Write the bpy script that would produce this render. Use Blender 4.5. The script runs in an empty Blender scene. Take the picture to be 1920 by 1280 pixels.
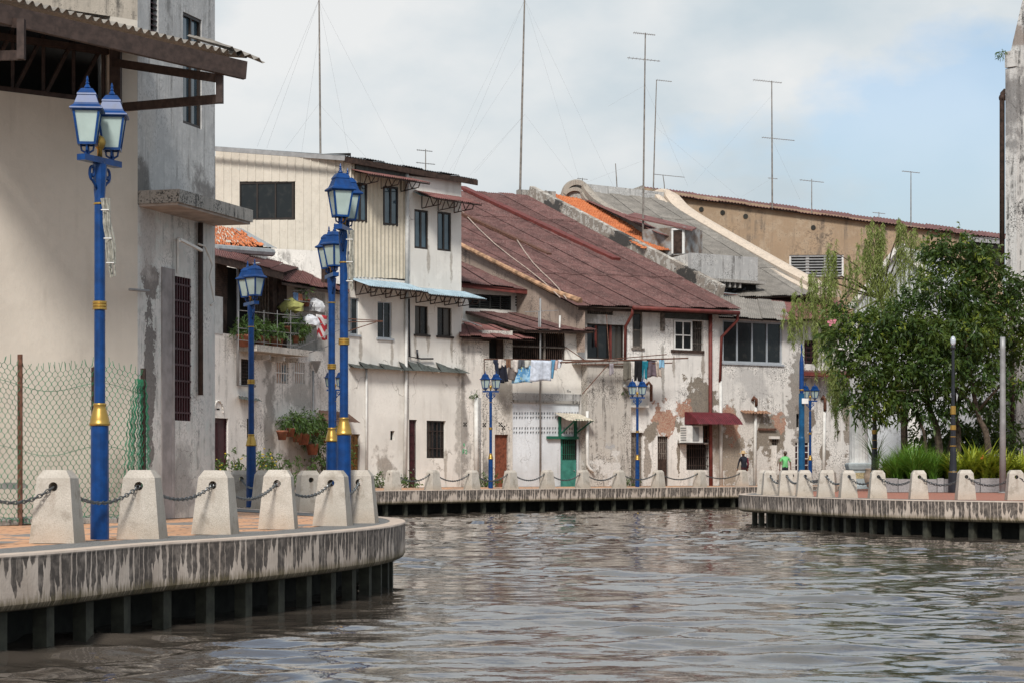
import bpy, math, random
import numpy as np
from mathutils import Vector, Matrix
from mathutils.geometry import tessellate_polygon

random.seed(7)
RNG = np.random.default_rng(11)
SC = bpy.context.scene
COL = SC.collection

# ------------------------------------------------------------------ camera
CAM_H, FPX, HOR = 0.8, 4000.0, 880.0
cam = bpy.data.cameras.new('camera')
cam.sensor_width = 36.0
cam.lens = FPX / 1920.0 * 36.0
cam.shift_y = (HOR - 640.0) / 1920.0
cam.clip_start = 0.1
cam.clip_end = 2000
cam_o = bpy.data.objects.new('camera', cam)
COL.objects.link(cam_o)
cam_o.location = (0, 0, CAM_H)
cam_o.rotation_euler = (math.pi / 2, 0, 0)
SC.camera = cam_o

# ------------------------------------------------------------------ sky, sun, exposure
SUN_ELEV, SUN_AZ = math.radians(43), math.radians(186)   # azimuth clockwise from +Y (view direction)
world = bpy.data.worlds.new('World')
SC.world = world
world.use_nodes = True
wn, wl = world.node_tree.nodes, world.node_tree.links
wn.clear()
w_out = wn.new('ShaderNodeOutputWorld')
w_bg = wn.new('ShaderNodeBackground')
w_sky = wn.new('ShaderNodeTexSky')
w_sky.sky_type = 'NISHITA'
w_sky.sun_disc = False
w_sky.sun_elevation = SUN_ELEV
w_sky.sun_rotation = SUN_AZ
w_sky.air_density = 1.0
w_sky.dust_density = 1.2
w_tc = wn.new('ShaderNodeTexCoord')
w_map = wn.new('ShaderNodeMapping')
w_map.inputs['Location'].default_value = (3.3, 5.1, 1.8)
w_map.inputs['Scale'].default_value = (1.0, 1.0, 1.75)
w_n = wn.new('ShaderNodeTexNoise')
w_n.inputs['Scale'].default_value = 3.0
w_n.inputs['Detail'].default_value = 9
w_n.inputs['Roughness'].default_value = 0.56
w_n.inputs['Distortion'].default_value = 0.15
w_r = wn.new('ShaderNodeValToRGB')
w_r.color_ramp.elements[0].position = 0.435
w_r.color_ramp.elements[0].color = (0.30, 0.30, 0.30, 1)
w_r.color_ramp.elements[1].position = 0.505
w_r.color_ramp.elements[1].color = (0.96, 0.96, 0.96, 1)
w_n2 = wn.new('ShaderNodeTexNoise')
w_n2.inputs['Scale'].default_value = 9.0
w_n2.inputs['Detail'].default_value = 6
w_cc = wn.new('ShaderNodeValToRGB')
w_cc.color_ramp.elements[0].position = 0.35
w_cc.color_ramp.elements[0].color = (4.2, 4.8, 5.15, 1)
w_cc.color_ramp.elements[1].position = 0.62
w_cc.color_ramp.elements[1].color = (6.1, 6.15, 6.1, 1)
w_mix = wn.new('ShaderNodeMix')
w_mix.data_type = 'RGBA'
wl.new(w_tc.outputs['Generated'], w_map.inputs['Vector'])
wl.new(w_map.outputs['Vector'], w_n.inputs['Vector'])
wl.new(w_map.outputs['Vector'], w_n2.inputs['Vector'])
wl.new(w_n.outputs['Fac'], w_r.inputs['Fac'])
wl.new(w_n2.outputs['Fac'], w_cc.inputs['Fac'])
wl.new(w_r.outputs['Color'], w_mix.inputs['Factor'])
wl.new(w_sky.outputs['Color'], w_mix.inputs['A'])
wl.new(w_cc.outputs['Color'], w_mix.inputs['B'])
w_sep = wn.new('ShaderNodeSeparateXYZ')          # pale blue-grey haze thickens towards the horizon all round
wl.new(w_tc.outputs['Generated'], w_sep.inputs[0])
w_hz = wn.new('ShaderNodeMapRange')
w_hz.interpolation_type = 'SMOOTHSTEP'
w_hz.inputs['From Min'].default_value = 0.07
w_hz.inputs['From Max'].default_value = 0.185
w_hz.inputs['To Min'].default_value = 0.75
w_hz.inputs['To Max'].default_value = 0.0
wl.new(w_sep.outputs['Z'], w_hz.inputs['Value'])
w_mix2 = wn.new('ShaderNodeMix')
w_mix2.data_type = 'RGBA'
w_mix2.inputs['B'].default_value = (3.45, 4.15, 4.55, 1)
wl.new(w_hz.outputs['Result'], w_mix2.inputs['Factor'])
wl.new(w_mix.outputs['Result'], w_mix2.inputs['A'])
wl.new(w_mix2.outputs['Result'], w_bg.inputs['Color'])
w_bg.inputs['Strength'].default_value = 0.10
wl.new(w_bg.outputs['Background'], w_out.inputs['Surface'])

sun = bpy.data.lights.new('sun', 'SUN')
sun.energy = 2.75
sun.angle = math.radians(12)
sun.color = (1.0, 0.96, 0.90)
sun_o = bpy.data.objects.new('sun', sun)
COL.objects.link(sun_o)
_sd = Vector((math.sin(SUN_AZ) * math.cos(SUN_ELEV), math.cos(SUN_AZ) * math.cos(SUN_ELEV), math.sin(SUN_ELEV)))
sun_o.rotation_euler = _sd.to_track_quat('Z', 'Y').to_euler()
sun_o.location = (0, 0, 60)

SC.view_settings.view_transform = 'Standard'
SC.view_settings.look = 'None'
SC.view_settings.gamma = 1.0
SC.view_settings.exposure = 0.48
SC.cycles.use_denoising = True
SC.cycles.max_bounces = 6

# ------------------------------------------------------------------ geometry helpers
def V(*a): return Vector(a)
def at(px, py, Y): return Vector(((px - 960.0) / FPX * Y, Y, CAM_H + (HOR - py) / FPX * Y))
def gnd(px, Y, z=0.0): return Vector(((px - 960.0) / FPX * Y, Y, z))
def zat(py, Y): return CAM_H + (HOR - py) / FPX * Y
UP = Vector((0, 0, 1))

class MB:
    """collects shapes for ONE mesh object"""
    def __init__(s): s.v, s.f, s.uv = [], [], None
    def add(s, vs, fs):
        b = len(s.v); s.v.extend([tuple(p) for p in vs]); s.f.extend([tuple(i + b for i in f) for f in fs])
    def poly(s, *p): s.add(p, [tuple(range(len(p)))])
    def hexa(s, c):  # 8 corners: bottom 0-3, top 4-7
        s.add(c, [(3, 2, 1, 0), (4, 5, 6, 7), (0, 1, 5, 4), (1, 2, 6, 5), (2, 3, 7, 6), (3, 0, 4, 7)])
    def obox(s, c, a, b, h):  # centre + half vectors
        c, a, b, h = Vector(c), Vector(a), Vector(b), Vector(h)
        s.hexa([c - a - b - h, c + a - b - h, c + a + b - h, c - a + b - h, c - a - b + h, c + a - b + h, c + a + b + h, c - a + b + h])
    def box(s, x0, y0, z0, x1, y1, z1):
        s.hexa([(x0, y0, z0), (x1, y0, z0), (x1, y1, z0), (x0, y1, z0), (x0, y0, z1), (x1, y0, z1), (x1, y1, z1), (x0, y1, z1)])
    def bar(s, p, q, w, h=None, up=UP):
        p, q = Vector(p), Vector(q); h = h or w
        d = q - p
        if d.length < 1e-6: return
        d.normalize()
        u = Vector(up)
        if abs(d.dot(u)) > 0.97: u = Vector((1, 0, 0)) if abs(d.x) < .9 else Vector((0, 1, 0))
        a = d.cross(u).normalized() * (w / 2); b = a.cross(d).normalized() * (h / 2)
        s.hexa([p - a - b, p + a - b, p + a + b, p - a + b, q - a - b, q + a - b, q + a + b, q - a + b])
    def tube(s, pts, r, seg=6, cap=True):
        pts = [Vector(p) for p in pts]; n = len(pts)
        rs = r if isinstance(r, (list, tuple)) else [r] * n
        base = len(s.v); prev = None
        for i, p in enumerate(pts):
            t = (pts[min(i + 1, n - 1)] - pts[max(i - 1, 0)])
            t = t.normalized() if t.length > 1e-9 else Vector((0, 0, 1))
            if prev is None:
                u = Vector((0, 0, 1)) if abs(t.z) < .9 else Vector((1, 0, 0))
            else: u = prev
            a = u - t * u.dot(t)
            a = a.normalized() if a.length > 1e-6 else t.orthogonal().normalized()
            prev = a; b = t.cross(a)
            for k in range(seg):
                an = 2 * math.pi * k / seg
                s.v.append(tuple(p + (a * math.cos(an) + b * math.sin(an)) * rs[i]))
        for i in range(n - 1):
            for k in range(seg):
                k2 = (k + 1) % seg
                s.f.append((base + i * seg + k, base + i * seg + k2, base + (i + 1) * seg + k2, base + (i + 1) * seg + k))
        if cap:
            s.f.append(tuple(base + k for k in reversed(range(seg))))
            s.f.append(tuple(base + (n - 1) * seg + k for k in range(seg)))
    def ribbon(s, pts, w, h):
        pts = [Vector(p) for p in pts]; n = len(pts); base = len(s.v)
        for i, p in enumerate(pts):
            t = (pts[min(i + 1, n - 1)] - pts[max(i - 1, 0)]).normalized(); a = Vector((t.y, -t.x, 0))
            a = (a.normalized() if a.length > .05 else Vector((0, 1, 0))) * (w / 2); u = a.cross(t).normalized() * (h / 2)
            if u.z < 0: u = -u
            s.v += [tuple(p - a - u), tuple(p + a - u), tuple(p + a + u * .55), tuple(p + u * 1.1), tuple(p - a + u * .55)]
        for i in range(n - 1):
            for k in range(5):
                k2 = (k + 1) % 5; s.f.append((base + i * 5 + k, base + i * 5 + k2, base + i * 5 + 5 + k2, base + i * 5 + 5 + k))
        s.f.append(tuple(base + k for k in range(5))); s.f.append(tuple(base + n * 5 - 5 + k for k in reversed(range(5))))
    def lathe(s, c, prof, seg=12, ph=0.0, sx=1.0, sy=1.0):
        c = Vector(c); base = len(s.v)
        for (r, z) in prof:
            for k in range(seg):
                an = 2 * math.pi * k / seg + ph
                s.v.append((c.x + r * math.cos(an) * sx, c.y + r * math.sin(an) * sy, c.z + z))
        for i in range(len(prof) - 1):
            for k in range(seg):
                k2 = (k + 1) % seg
                s.f.append((base + i * seg + k, base + i * seg + k2, base + (i + 1) * seg + k2, base + (i + 1) * seg + k))
        s.f.append(tuple(base + k for k in reversed(range(seg))))
        s.f.append(tuple(base + (len(prof) - 1) * seg + k for k in range(seg)))
    def grid(s, fn, nu, nv):
        base = len(s.v)
        for j in range(nv + 1):
            for i in range(nu + 1):
                s.v.append(tuple(fn(i / nu, j / nv)))
        for j in range(nv):
            for i in range(nu):
                a = base + j * (nu + 1) + i
                s.f.append((a, a + 1, a + nu + 2, a + nu + 1))
    def mesh(s, name, smooth=False):
        me = bpy.data.meshes.new(name)
        me.from_pydata(s.v, [], s.f)
        if smooth:
            me.polygons.foreach_set('use_smooth', [True] * len(me.polygons))
        me.update()
        return me
    def build(s, name, mat, parent=None, smooth=False, loc=None):
        me = s.mesh(name, smooth)
        if loc is not None: me.transform(Matrix.Translation(-Vector(loc)))
        return obj(name, me, mat, parent, loc)

def obj(name, me, mat=None, parent=None, loc=None):
    o = bpy.data.objects.new(name, me)
    COL.objects.link(o)
    if mat is not None and me is not None and not me.materials:
        me.materials.append(mat)
    if loc is not None: o.location = loc
    if parent is not None:
        o.parent = parent
        w = parent
        off = Vector((0, 0, 0))
        while w is not None:        # all roots are unrotated while building: cancel their offset
            off += w.location; w = w.parent
        o.location = (Vector(loc) if loc is not None else Vector((0, 0, 0))) - off
    return o

def tag(o, label, cat, group=None, kind=None):
    o['label'] = label; o['category'] = cat
    if group: o['group'] = group
    if kind: o['kind'] = kind
    return o

def struct(o, label=None):
    o['kind'] = 'structure'
    if label: o['label'] = label
    return o

def thing(name, label, cat, loc=(0, 0, 0), group=None):
    o = bpy.data.objects.new(name, None)
    o.empty_display_size = 0.2
    COL.objects.link(o); o.location = loc
    return tag(o, label, cat, group)

def local(root):
    """build children in the root's own space: returns a marker used for prototypes at the origin"""
    return root

def copy_tree(root, loc, rz=0.0, scale=1.0, label=None, group=None):
    r = root.copy(); COL.objects.link(r)
    r.location = loc; r.rotation_euler = (0, 0, rz); r.scale = (scale,) * 3
    if label: r['label'] = label
    if group: r['group'] = group
    for ch in root.children:
        c = ch.copy(); COL.objects.link(c); c.parent = r
        for g in ch.children:
            d = g.copy(); COL.objects.link(d); d.parent = c
    return r

class Fac:
    """a vertical facade plane through two ground points given as (image column, depth)"""
    def __init__(s, a, b):
        A, B = gnd(*a), gnd(*b)
        s.A = A; s.u = (B - A).normalized(); s.n = Vector((s.u.y, -s.u.x, 0))
        if s.n.dot(A) > 0: s.n = -s.n
        s.c = s.n.dot(A)
    def Y(s, px, d=0.0):
        k = (px - 960.0) / FPX
        return (s.c + d) / (s.n.x * k + s.n.y)
    def P(s, px, py, d=0.0): return at(px, py, s.Y(px, d))
    def G(s, px, d=0.0, z=0.0): return gnd(px, s.Y(px, d), z)
    def U(s, px, d=0.0): return (s.P(px, 880, d) - s.A).dot(s.u)
    def Z(s, px, py, d=0.0): return s.P(px, py, d).z
    def W(s, u, z, d=0.0): return s.A + s.u * u + s.n * d + UP * z
    def rect(s, r, d=0.0):
        x0, y0, x1, y1 = r; m = (x0 + x1) / 2
        return s.U(x0, d), s.Z(m, y1, d), s.U(x1, d), s.Z(m, y0, d)
    def slab(s, mb, r, d0, d1):
        u0, z0, u1, z1 = s.rect(r, d1)
        s.uslab(mb, u0, z0, u1, z1, d0, d1)
    def uslab(s, mb, u0, z0, u1, z1, d0, d1):
        mb.hexa([s.W(u0, z0, d1), s.W(u1, z0, d1), s.W(u1, z0, d0), s.W(u0, z0, d0),
                 s.W(u0, z1, d1), s.W(u1, z1, d1), s.W(u1, z1, d0), s.W(u0, z1, d0)])

def wall(fac, u0, u1, z0, tops, holes=(), rev=0.22, depth=4.0, mb=None, base_d=0.0):
    """facade wall with true openings, reveals, returns and a closed back. tops: [(u,z)...]; holes: (u0,z0,u1,z1)"""
    mb = mb or MB()
    if not isinstance(tops, (list, tuple)): tops = [(u0, tops), (u1, tops)]
    def top(u):
        for (a, za), (b, zb) in zip(tops, tops[1:]):
            if a - 1e-6 <= u <= b + 1e-6: return za + (zb - za) * (u - a) / max(b - a, 1e-9)
        return tops[-1][1] if u > tops[-1][0] else tops[0][1]
    cuts = sorted(set([u0, u1] + [t[0] for t in tops if u0 < t[0] < u1] + [c for h in holes for c in (h[0], h[2]) if u0 < c < u1]))
    W = lambda u, z, d: fac.W(u, z, d + base_d)
    for a, b in zip(cuts, cuts[1:]):
        if b - a < 1e-6: continue
        m = (a + b) / 2
        hs = sorted([(h[1], h[3]) for h in holes if h[0] < m < h[2]])
        z = z0
        for (ha, hb) in hs:
            if ha > z: mb.poly(W(a, z, 0), W(b, z, 0), W(b, ha, 0), W(a, ha, 0))
            z = max(z, hb)
        ta, tb = top(a), top(b)
        if min(ta, tb) > z: mb.poly(W(a, z, 0), W(b, z, 0), W(b, tb, 0), W(a, ta, 0))
        mb.poly(W(a, ta, 0), W(b, tb, 0), W(b, tb, -depth), W(a, ta, -depth))
        mb.poly(W(b, z0, -depth), W(a, z0, -depth), W(a, ta, -depth), W(b, tb, -depth))
    for u, sgn in ((u0, 1), (u1, -1)):
        q = [W(u, z0, 0), W(u, top(u), 0), W(u, top(u), -depth), W(u, z0, -depth)]
        mb.poly(*(q if sgn > 0 else q[::-1]))
    for h in holes:
        a, za, b, zb = h
        mb.poly(W(a, za, 0), W(a, zb, 0), W(a, zb, -rev), W(a, za, -rev))
        mb.poly(W(b, zb, 0), W(b, za, 0), W(b, za, -rev), W(b, zb, -rev))
        mb.poly(W(a, zb, 0), W(b, zb, 0), W(b, zb, -rev), W(a, zb, -rev))
        mb.poly(W(b, za, 0), W(a, za, 0), W(a, za, -rev), W(b, za, -rev))
    return mb

def bil(c00, c10, c11, c01):
    c00, c10, c11, c01 = map(Vector, (c00, c10, c11, c01))
    return lambda u, v: (c00 * (1 - u) + c10 * u) * (1 - v) + (c01 * (1 - u) + c11 * u) * v

def sheet_mesh(fn, u0, u1, v0, v1, waves, amp, lift=0.0, rows=1, sub=4):
    """a corrugated sheet on a patch fn(u,v); ridges run along v"""
    n = max(2, int(waves * sub))
    mb = MB()
    e = 1e-3
    pm = fn((u0 + u1) / 2, (v0 + v1) / 2)
    nr = (fn((u0 + u1) / 2 + e, (v0 + v1) / 2) - pm).cross(fn((u0 + u1) / 2, (v0 + v1) / 2 + e) - pm).normalized()
    if nr.z < 0: nr = -nr
    def g(a, b):
        u = u0 + (u1 - u0) * a; v = v0 + (v1 - v0) * b
        return fn(u, v) + nr * (amp * math.sin(a * waves * 2 * math.pi) + lift)
    mb.grid(g, n, rows)
    return mb

def catmull(pts, n=6):
    P = [Vector((p[0], p[1], p[2] if len(p) > 2 else 0)) for p in pts]; out = []
    for i in range(len(P) - 1):
        p0, p1, p2, p3 = P[max(i - 1, 0)], P[i], P[i + 1], P[min(i + 2, len(P) - 1)]
        for k in range(n):
            t = k / n
            out.append(0.5 * ((2 * p1) + (p2 - p0) * t + (2 * p0 - 5 * p1 + 4 * p2 - p3) * t * t + (3 * p1 - p0 - 3 * p2 + p3) * t ** 3))
    out.append(P[-1])
    return out

# ------------------------------------------------------------------ materials
class NT:
    def __init__(s, name):
        s.m = bpy.data.materials.new(name); s.m.use_nodes = True
        s.t = s.m.node_tree; s.n = s.t.nodes; s.l = s.t.links
        s.b = s.n['Principled BSDF']; s._pos = None
    def set(s, node, key, val):
        if val is None: return
        if isinstance(val, bpy.types.NodeSocket): s.l.new(val, node.inputs[key])
        else:
            inp = node.inputs[key]
            if hasattr(inp.default_value, '__len__') and not hasattr(val, '__len__'): val = [val] * len(inp.default_value)
            if hasattr(val, '__len__') and len(val) == 3 and len(inp.default_value) == 4: val = (*val, 1)
            inp.default_value = val
    def pos(s):
        if s._pos is None: s._pos = s.n.new('ShaderNodeNewGeometry')
        return s._pos.outputs['Position']
    def island(s):
        s.pos(); return s._pos.outputs['Random Per Island']
    def objrand(s): return s.n.new('ShaderNodeObjectInfo').outputs['Random']
    def vmath(s, op, a, b):
        n = s.n.new('ShaderNodeVectorMath'); n.operation = op; s.set(n, 0, a); s.set(n, 1, b)
        return n.outputs['Value'] if op in ('LENGTH', 'DOT_PRODUCT') else n.outputs['Vector']
    def math(s, op, a, b=None, clamp=False):
        n = s.n.new('ShaderNodeMath'); n.operation = op; n.use_clamp = clamp; s.set(n, 0, a)
        if b is not None: s.set(n, 1, b)
        return n.outputs[0]
    def noise(s, vec=None, scale=1.0, detail=5, rough=0.55, dist=0.0, mul=None):
        v = vec or s.pos()
        if mul is not None: v = s.vmath('MULTIPLY', v, mul)
        n = s.n.new('ShaderNodeTexNoise'); s.l.new(v, n.inputs['Vector'])
        s.set(n, 'Scale', scale); s.set(n, 'Detail', detail); s.set(n, 'Roughness', rough); s.set(n, 'Distortion', dist)
        return n.outputs['Fac']
    def step(s, v, a, b, lo=0.0, hi=1.0):
        n = s.n.new('ShaderNodeMapRange'); n.interpolation_type = 'SMOOTHSTEP'
        s.set(n, 'Value', v); s.set(n, 'From Min', a); s.set(n, 'From Max', b); s.set(n, 'To Min', lo); s.set(n, 'To Max', hi)
        return n.outputs['Result']
    def mix(s, f, a, b, mode='MIX'):
        n = s.n.new('ShaderNodeMix'); n.data_type = 'RGBA'; n.blend_type = mode
        s.set(n, 'Factor', f); s.set(n, 'A', a); s.set(n, 'B', b)
        return n.outputs['Result']
    def sep(s, v):
        n = s.n.new('ShaderNodeSeparateXYZ'); s.l.new(v, n.inputs[0]); return n.outputs
    def comb(s, x, y, z):
        n = s.n.new('ShaderNodeCombineXYZ'); s.set(n, 0, x); s.set(n, 1, y); s.set(n, 2, z); return n.outputs[0]
    def bump(s, h, strength=0.3, dist=0.02):
        n = s.n.new('ShaderNodeBump'); s.set(n, 'Height', h); s.set(n, 'Strength', strength); s.set(n, 'Distance', dist)
        s.l.new(n.outputs[0], s.b.inputs['Normal'])
    def out(s, col, rough=0.8, metal=0.0, spec=0.3):
        s.set(s.b, 'Base Color', col); s.set(s.b, 'Roughness', rough); s.set(s.b, 'Metallic', metal); s.set(s.b, 'Specular IOR Level', spec)
        return s.m

def m_plain(name, col, rough=0.7, metal=0.0, var=0.25, scale=4.0, spec=0.3, dark=None, bump=0.0, bscale=30):
    t = NT(name)
    n = t.noise(scale=scale, detail=6)
    d = dark or tuple(c * (1 - var * 1.6) for c in col)
    c = t.mix(t.step(n, 0.3, 0.7), d, col)
    if bump: t.bump(t.noise(scale=bscale, detail=3), bump, 0.01)
    return t.out(c, rough, metal, spec)

def m_plaster(name, base, stain=(0.16, 0.15, 0.14), streak=0.5, blotch=0.35, patches=(), scale=1.0, low=0.0, rough=0.9, tint=None, peel=0.0, crack=True):
    """weathered lime plaster; patches: (centre, r_side, r_up, colour, kind)"""
    t = NT(name)
    n_big = t.noise(scale=0.55 * scale, detail=7)
    n_mid = t.noise(scale=2.3 * scale, detail=8, rough=0.65)
    n_fine = t.noise(scale=11 * scale, detail=5, rough=0.7)
    n_st = t.noise(scale=1.0, detail=6, rough=0.6, mul=(3.2 * scale, 3.2 * scale, 0.28 * scale))
    n_st2 = t.noise(scale=1.0, detail=4, mul=(9.0 * scale, 9.0 * scale, 0.5 * scale))
    n_chip = t.noise(scale=26 * scale, detail=3, rough=0.6)
    c = t.mix(t.step(n_big, 0.34, 0.62), tuple(x * 0.84 for x in base), base)
    c = t.mix(t.step(n_mid, 0.52, 0.72, 0.0, 0.35), c, tuple(min(0.85, x * 1.12) for x in base))
    if tint: c = t.mix(t.step(n_mid, 0.45, 0.65, 0, 0.6), c, tint)
    f1 = t.math('MULTIPLY', t.step(n_st, 0.49, 0.66), t.step(n_mid, 0.36, 0.60))
    c = t.mix(t.math('MULTIPLY', f1, streak), c, stain)
    f1b = t.math('MULTIPLY', t.step(n_st2, 0.54, 0.74), streak * 0.28)
    c = t.mix(f1b, c, stain)
    f2 = t.math('MULTIPLY', t.step(n_fine, 0.50, 0.60), t.step(n_big, 0.44, 0.58))
    c = t.mix(t.math('MULTIPLY', f2, blotch), c, tuple(x * 0.8 for x in stain))
    f4 = t.math('MULTIPLY', t.step(n_chip, 0.60, 0.66), t.step(n_mid, 0.46, 0.60))
    c = t.mix(t.math('MULTIPLY', f4, min(1.0, blotch * 1.1)), c, tuple(x * 0.55 for x in stain))
    if peel:
        f3 = t.step(n_mid, 0.62 - peel * 0.1, 0.645 - peel * 0.1)
        c = t.mix(f3, c, (0.27, 0.235, 0.20))
    if low:
        z = t.sep(t.pos())[2]
        zz = t.math('ADD', z, t.math('MULTIPLY', n_mid, -1.6))
        c = t.mix(t.step(zz, -0.9, 0.9, low, 0.0), c, (0.24, 0.215, 0.18))
    n_edge = t.math('ADD', t.math('MULTIPLY', t.math('SUBTRACT', t.noise(scale=1.1, detail=2), 0.5), 3.0), t.math('ADD', t.math('MULTIPLY', t.math('SUBTRACT', n_mid, 0.5), 2.2), t.math('MULTIPLY', t.math('SUBTRACT', n_fine, 0.5), 1.0)))
    for (pc, rs, ru, colr, kind) in patches:
        q = t.vmath('MULTIPLY', t.vmath('SUBTRACT', t.pos(), tuple(pc)), (1 / rs, 1 / rs, 1 / ru))
        d = t.math('ADD', t.vmath('LENGTH', q, (0, 0, 0)), n_edge)
        f = t.step(d, 0.88, 1.0, 1.0, 0.0) if kind != 'soft' else t.step(d, 0.5, 1.2, 0.8, 0.0)
        pcx = t.mix(t.step(n_fine, 0.35, 0.65), tuple(x * 0.7 for x in colr), colr)
        if kind == 'brick':
            bn = t.n.new('ShaderNodeTexBrick')
            sx = t.sep(t.pos())
            t.l.new(t.comb(t.math('ADD', sx[0], sx[1]), sx[2], 0.0), bn.inputs['Vector'])
            t.set(bn, 'Scale', 4.2); t.set(bn, 'Color1', (0.36, 0.13, 0.075, 1)); t.set(bn, 'Color2', (0.27, 0.10, 0.06, 1)); t.set(bn, 'Mortar', (0.33, 0.28, 0.23, 1)); t.set(bn, 'Mortar Size', 0.03)
            pcx = t.mix(t.step(n_fine, 0.42, 0.60), bn.outputs['Color'], colr)
        c = t.mix(f, c, pcx)
    if crack:
        vo = t.n.new('ShaderNodeTexVoronoi'); vo.feature = 'DISTANCE_TO_EDGE'; t.set(vo, 'Scale', 0.55 * scale)
        wv = t.n.new('ShaderNodeTexNoise'); t.l.new(t.pos(), wv.inputs['Vector']); t.set(wv, 'Scale', 2.0); t.set(wv, 'Detail', 5.0)
        t.l.new(t.vmath('ADD', t.pos(), t.vmath('MULTIPLY', wv.outputs['Color'], (0.9, 0.9, 0.9))), vo.inputs['Vector'])
        f5 = t.math('MULTIPLY', t.step(vo.outputs['Distance'], 0.003, 0.010, 1.0, 0.0), t.step(n_big, 0.50, 0.56))
        c = t.mix(t.math('MULTIPLY', f5, 0.7), c, tuple(x * 0.7 for x in stain))
    h = t.math('ADD', t.math('MULTIPLY', n_fine, 0.5), n_mid)
    t.bump(h, 0.35, 0.03)
    return t.out(c, rough, 0.0, 0.2)

def m_sheet(name, col, dark, rough=0.6, rust=None, var=1.0, metal=0.0, light=None):
    t = NT(name)
    n = t.noise(scale=1.3, detail=8, rough=0.7); nf = t.noise(scale=7.5, detail=5, rough=0.75)
    c = t.mix(t.step(n, 0.36, 0.64), dark, col)
    c = t.mix(t.step(nf, 0.48, 0.66, 0, 0.55), c, light or tuple(min(1, x * 1.7 + .01) for x in col))
    c = t.mix(t.step(nf, 0.26, 0.42, 0.5, 0.0), c, tuple(x * 0.5 for x in dark))
    r = t.objrand()
    c = t.mix(t.step(r, 0, 1, 0, 0.35 * var), c, tuple(x * 0.6 for x in dark))
    if rust: c = t.mix(t.step(t.noise(scale=2.4, detail=8, rough=0.7), 0.55, 0.66), c, rust)
    return t.out(c, rough, metal, 0.25)

M = {}
WHITE = (0.75, 0.72, 0.675)
M['white'] = m_plaster('white_plaster', WHITE, streak=0.45, blotch=0.45)
M['cream_clean'] = m_plaster('cream_painted_plaster', (0.72, 0.69, 0.635), stain=(0.40, 0.37, 0.33), streak=0.3, blotch=0.12, scale=0.8)
M['old_white'] = m_plaster('old_white_limewash', (0.70, 0.665, 0.615), streak=0.75, blotch=0.6, low=0.4)
M['stained'] = m_plaster('grey_stained_limewash', (0.52, 0.48, 0.43), stain=(0.13, 0.12, 0.11), streak=0.9, blotch=0.95, scale=1.4, low=0.5)
M['beige'] = m_plaster('beige_smooth_render', (0.60, 0.54, 0.465), stain=(0.33, 0.29, 0.245), streak=0.30, blotch=0.05, scale=0.6, low=0.18, crack=False)
M['conc_grey'] = m_plaster('grey_weathered_concrete', (0.40, 0.395, 0.385), stain=(0.09, 0.085, 0.08), streak=0.8, blotch=0.7, scale=1.6, tint=(0.50, 0.49, 0.47))
M['conc_dark'] = m_plaster('black_stained_concrete', (0.36, 0.34, 0.31), stain=(0.05, 0.05, 0.05), streak=1.0, blotch=1.0, scale=2.6)
M['ochre'] = m_plaster('ochre_bare_render', (0.33, 0.24, 0.16), stain=(0.14, 0.11, 0.085), streak=0.9, blotch=0.6, scale=0.6, tint=(0.37, 0.295, 0.215))
M['white_paint'] = m_plain('white_paint', (0.72, 0.71, 0.68), 0.6, var=0.12)
M['bluewhite'] = m_plaster('pale_blue_white_paint', (0.62, 0.645, 0.67), stain=(0.34, 0.34, 0.34), streak=0.45, blotch=0.2, low=0.3)
M['conc'] = m_plain('pale_concrete', (0.52, 0.46, 0.385), 0.9, var=0.14, scale=9, bump=0.5, bscale=70)
M['conc_bollard'] = None
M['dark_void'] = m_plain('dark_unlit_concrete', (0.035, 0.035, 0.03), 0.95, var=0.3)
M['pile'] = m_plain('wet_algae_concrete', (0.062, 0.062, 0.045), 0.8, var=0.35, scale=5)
M['roof_red'] = m_sheet('dark_red_corrugated_sheet', (0.165, 0.083, 0.075), (0.085, 0.044, 0.040), 0.85, light=(0.27, 0.185, 0.17))
M['roof_red2'] = m_sheet('dull_red_old_sheet', (0.21, 0.092, 0.085), (0.125, 0.058, 0.052), 0.75, rust=(0.19, 0.11, 0.075))
M['roof_grey'] = m_sheet('grey_asbestos_sheet', (0.30, 0.275, 0.245), (0.20, 0.185, 0.165), 0.9, light=(0.42, 0.39, 0.35))
M['zinc'] = m_sheet('dull_zinc_sheet', (0.40, 0.42, 0.43), (0.28, 0.30, 0.31), 0.5, metal=0.3, light=(0.55, 0.57, 0.58))
M['blue_sheet'] = m_sheet('faded_blue_sheet', (0.33, 0.43, 0.49), (0.23, 0.31, 0.36), 0.55, light=(0.50, 0.60, 0.66))
M['green_sheet'] = m_sheet('faded_green_sheet', (0.20, 0.30, 0.30), (0.13, 0.19, 0.19), 0.6, rust=(0.20, 0.09, 0.06))
M['scrap'] = m_sheet('dark_weathered_scrap_sheet', (0.085, 0.095, 0.088), (0.05, 0.055, 0.05), 0.7)
M['clad'] = m_sheet('cream_metal_cladding', (0.56, 0.515, 0.44), (0.49, 0.45, 0.385), 0.6, var=0.25, light=(0.59, 0.545, 0.475))
M['tile_orange'] = m_sheet('orange_clay_tile', (0.58, 0.195, 0.075), (0.40, 0.12, 0.05), 0.8, var=0.2, light=(0.66, 0.30, 0.15))
M['rust_red'] = m_plain('red_oxide_paint', (0.17, 0.040, 0.032), 0.6, var=0.25)
M['rust'] = m_plain('rusty_steel', (0.16, 0.075, 0.05), 0.85, var=0.4, scale=12)
M['dark_steel'] = m_plain('dark_brown_steel', (0.055, 0.036, 0.03), 0.7, var=0.3, scale=10)
M['dark_wood'] = m_plain('dark_weathered_wood', (0.06, 0.036, 0.027), 0.85, var=0.4, scale=6)
M['grey_wood'] = m_plain('grey_old_wood', (0.20, 0.17, 0.145), 0.9, var=0.4, scale=8)
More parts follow.
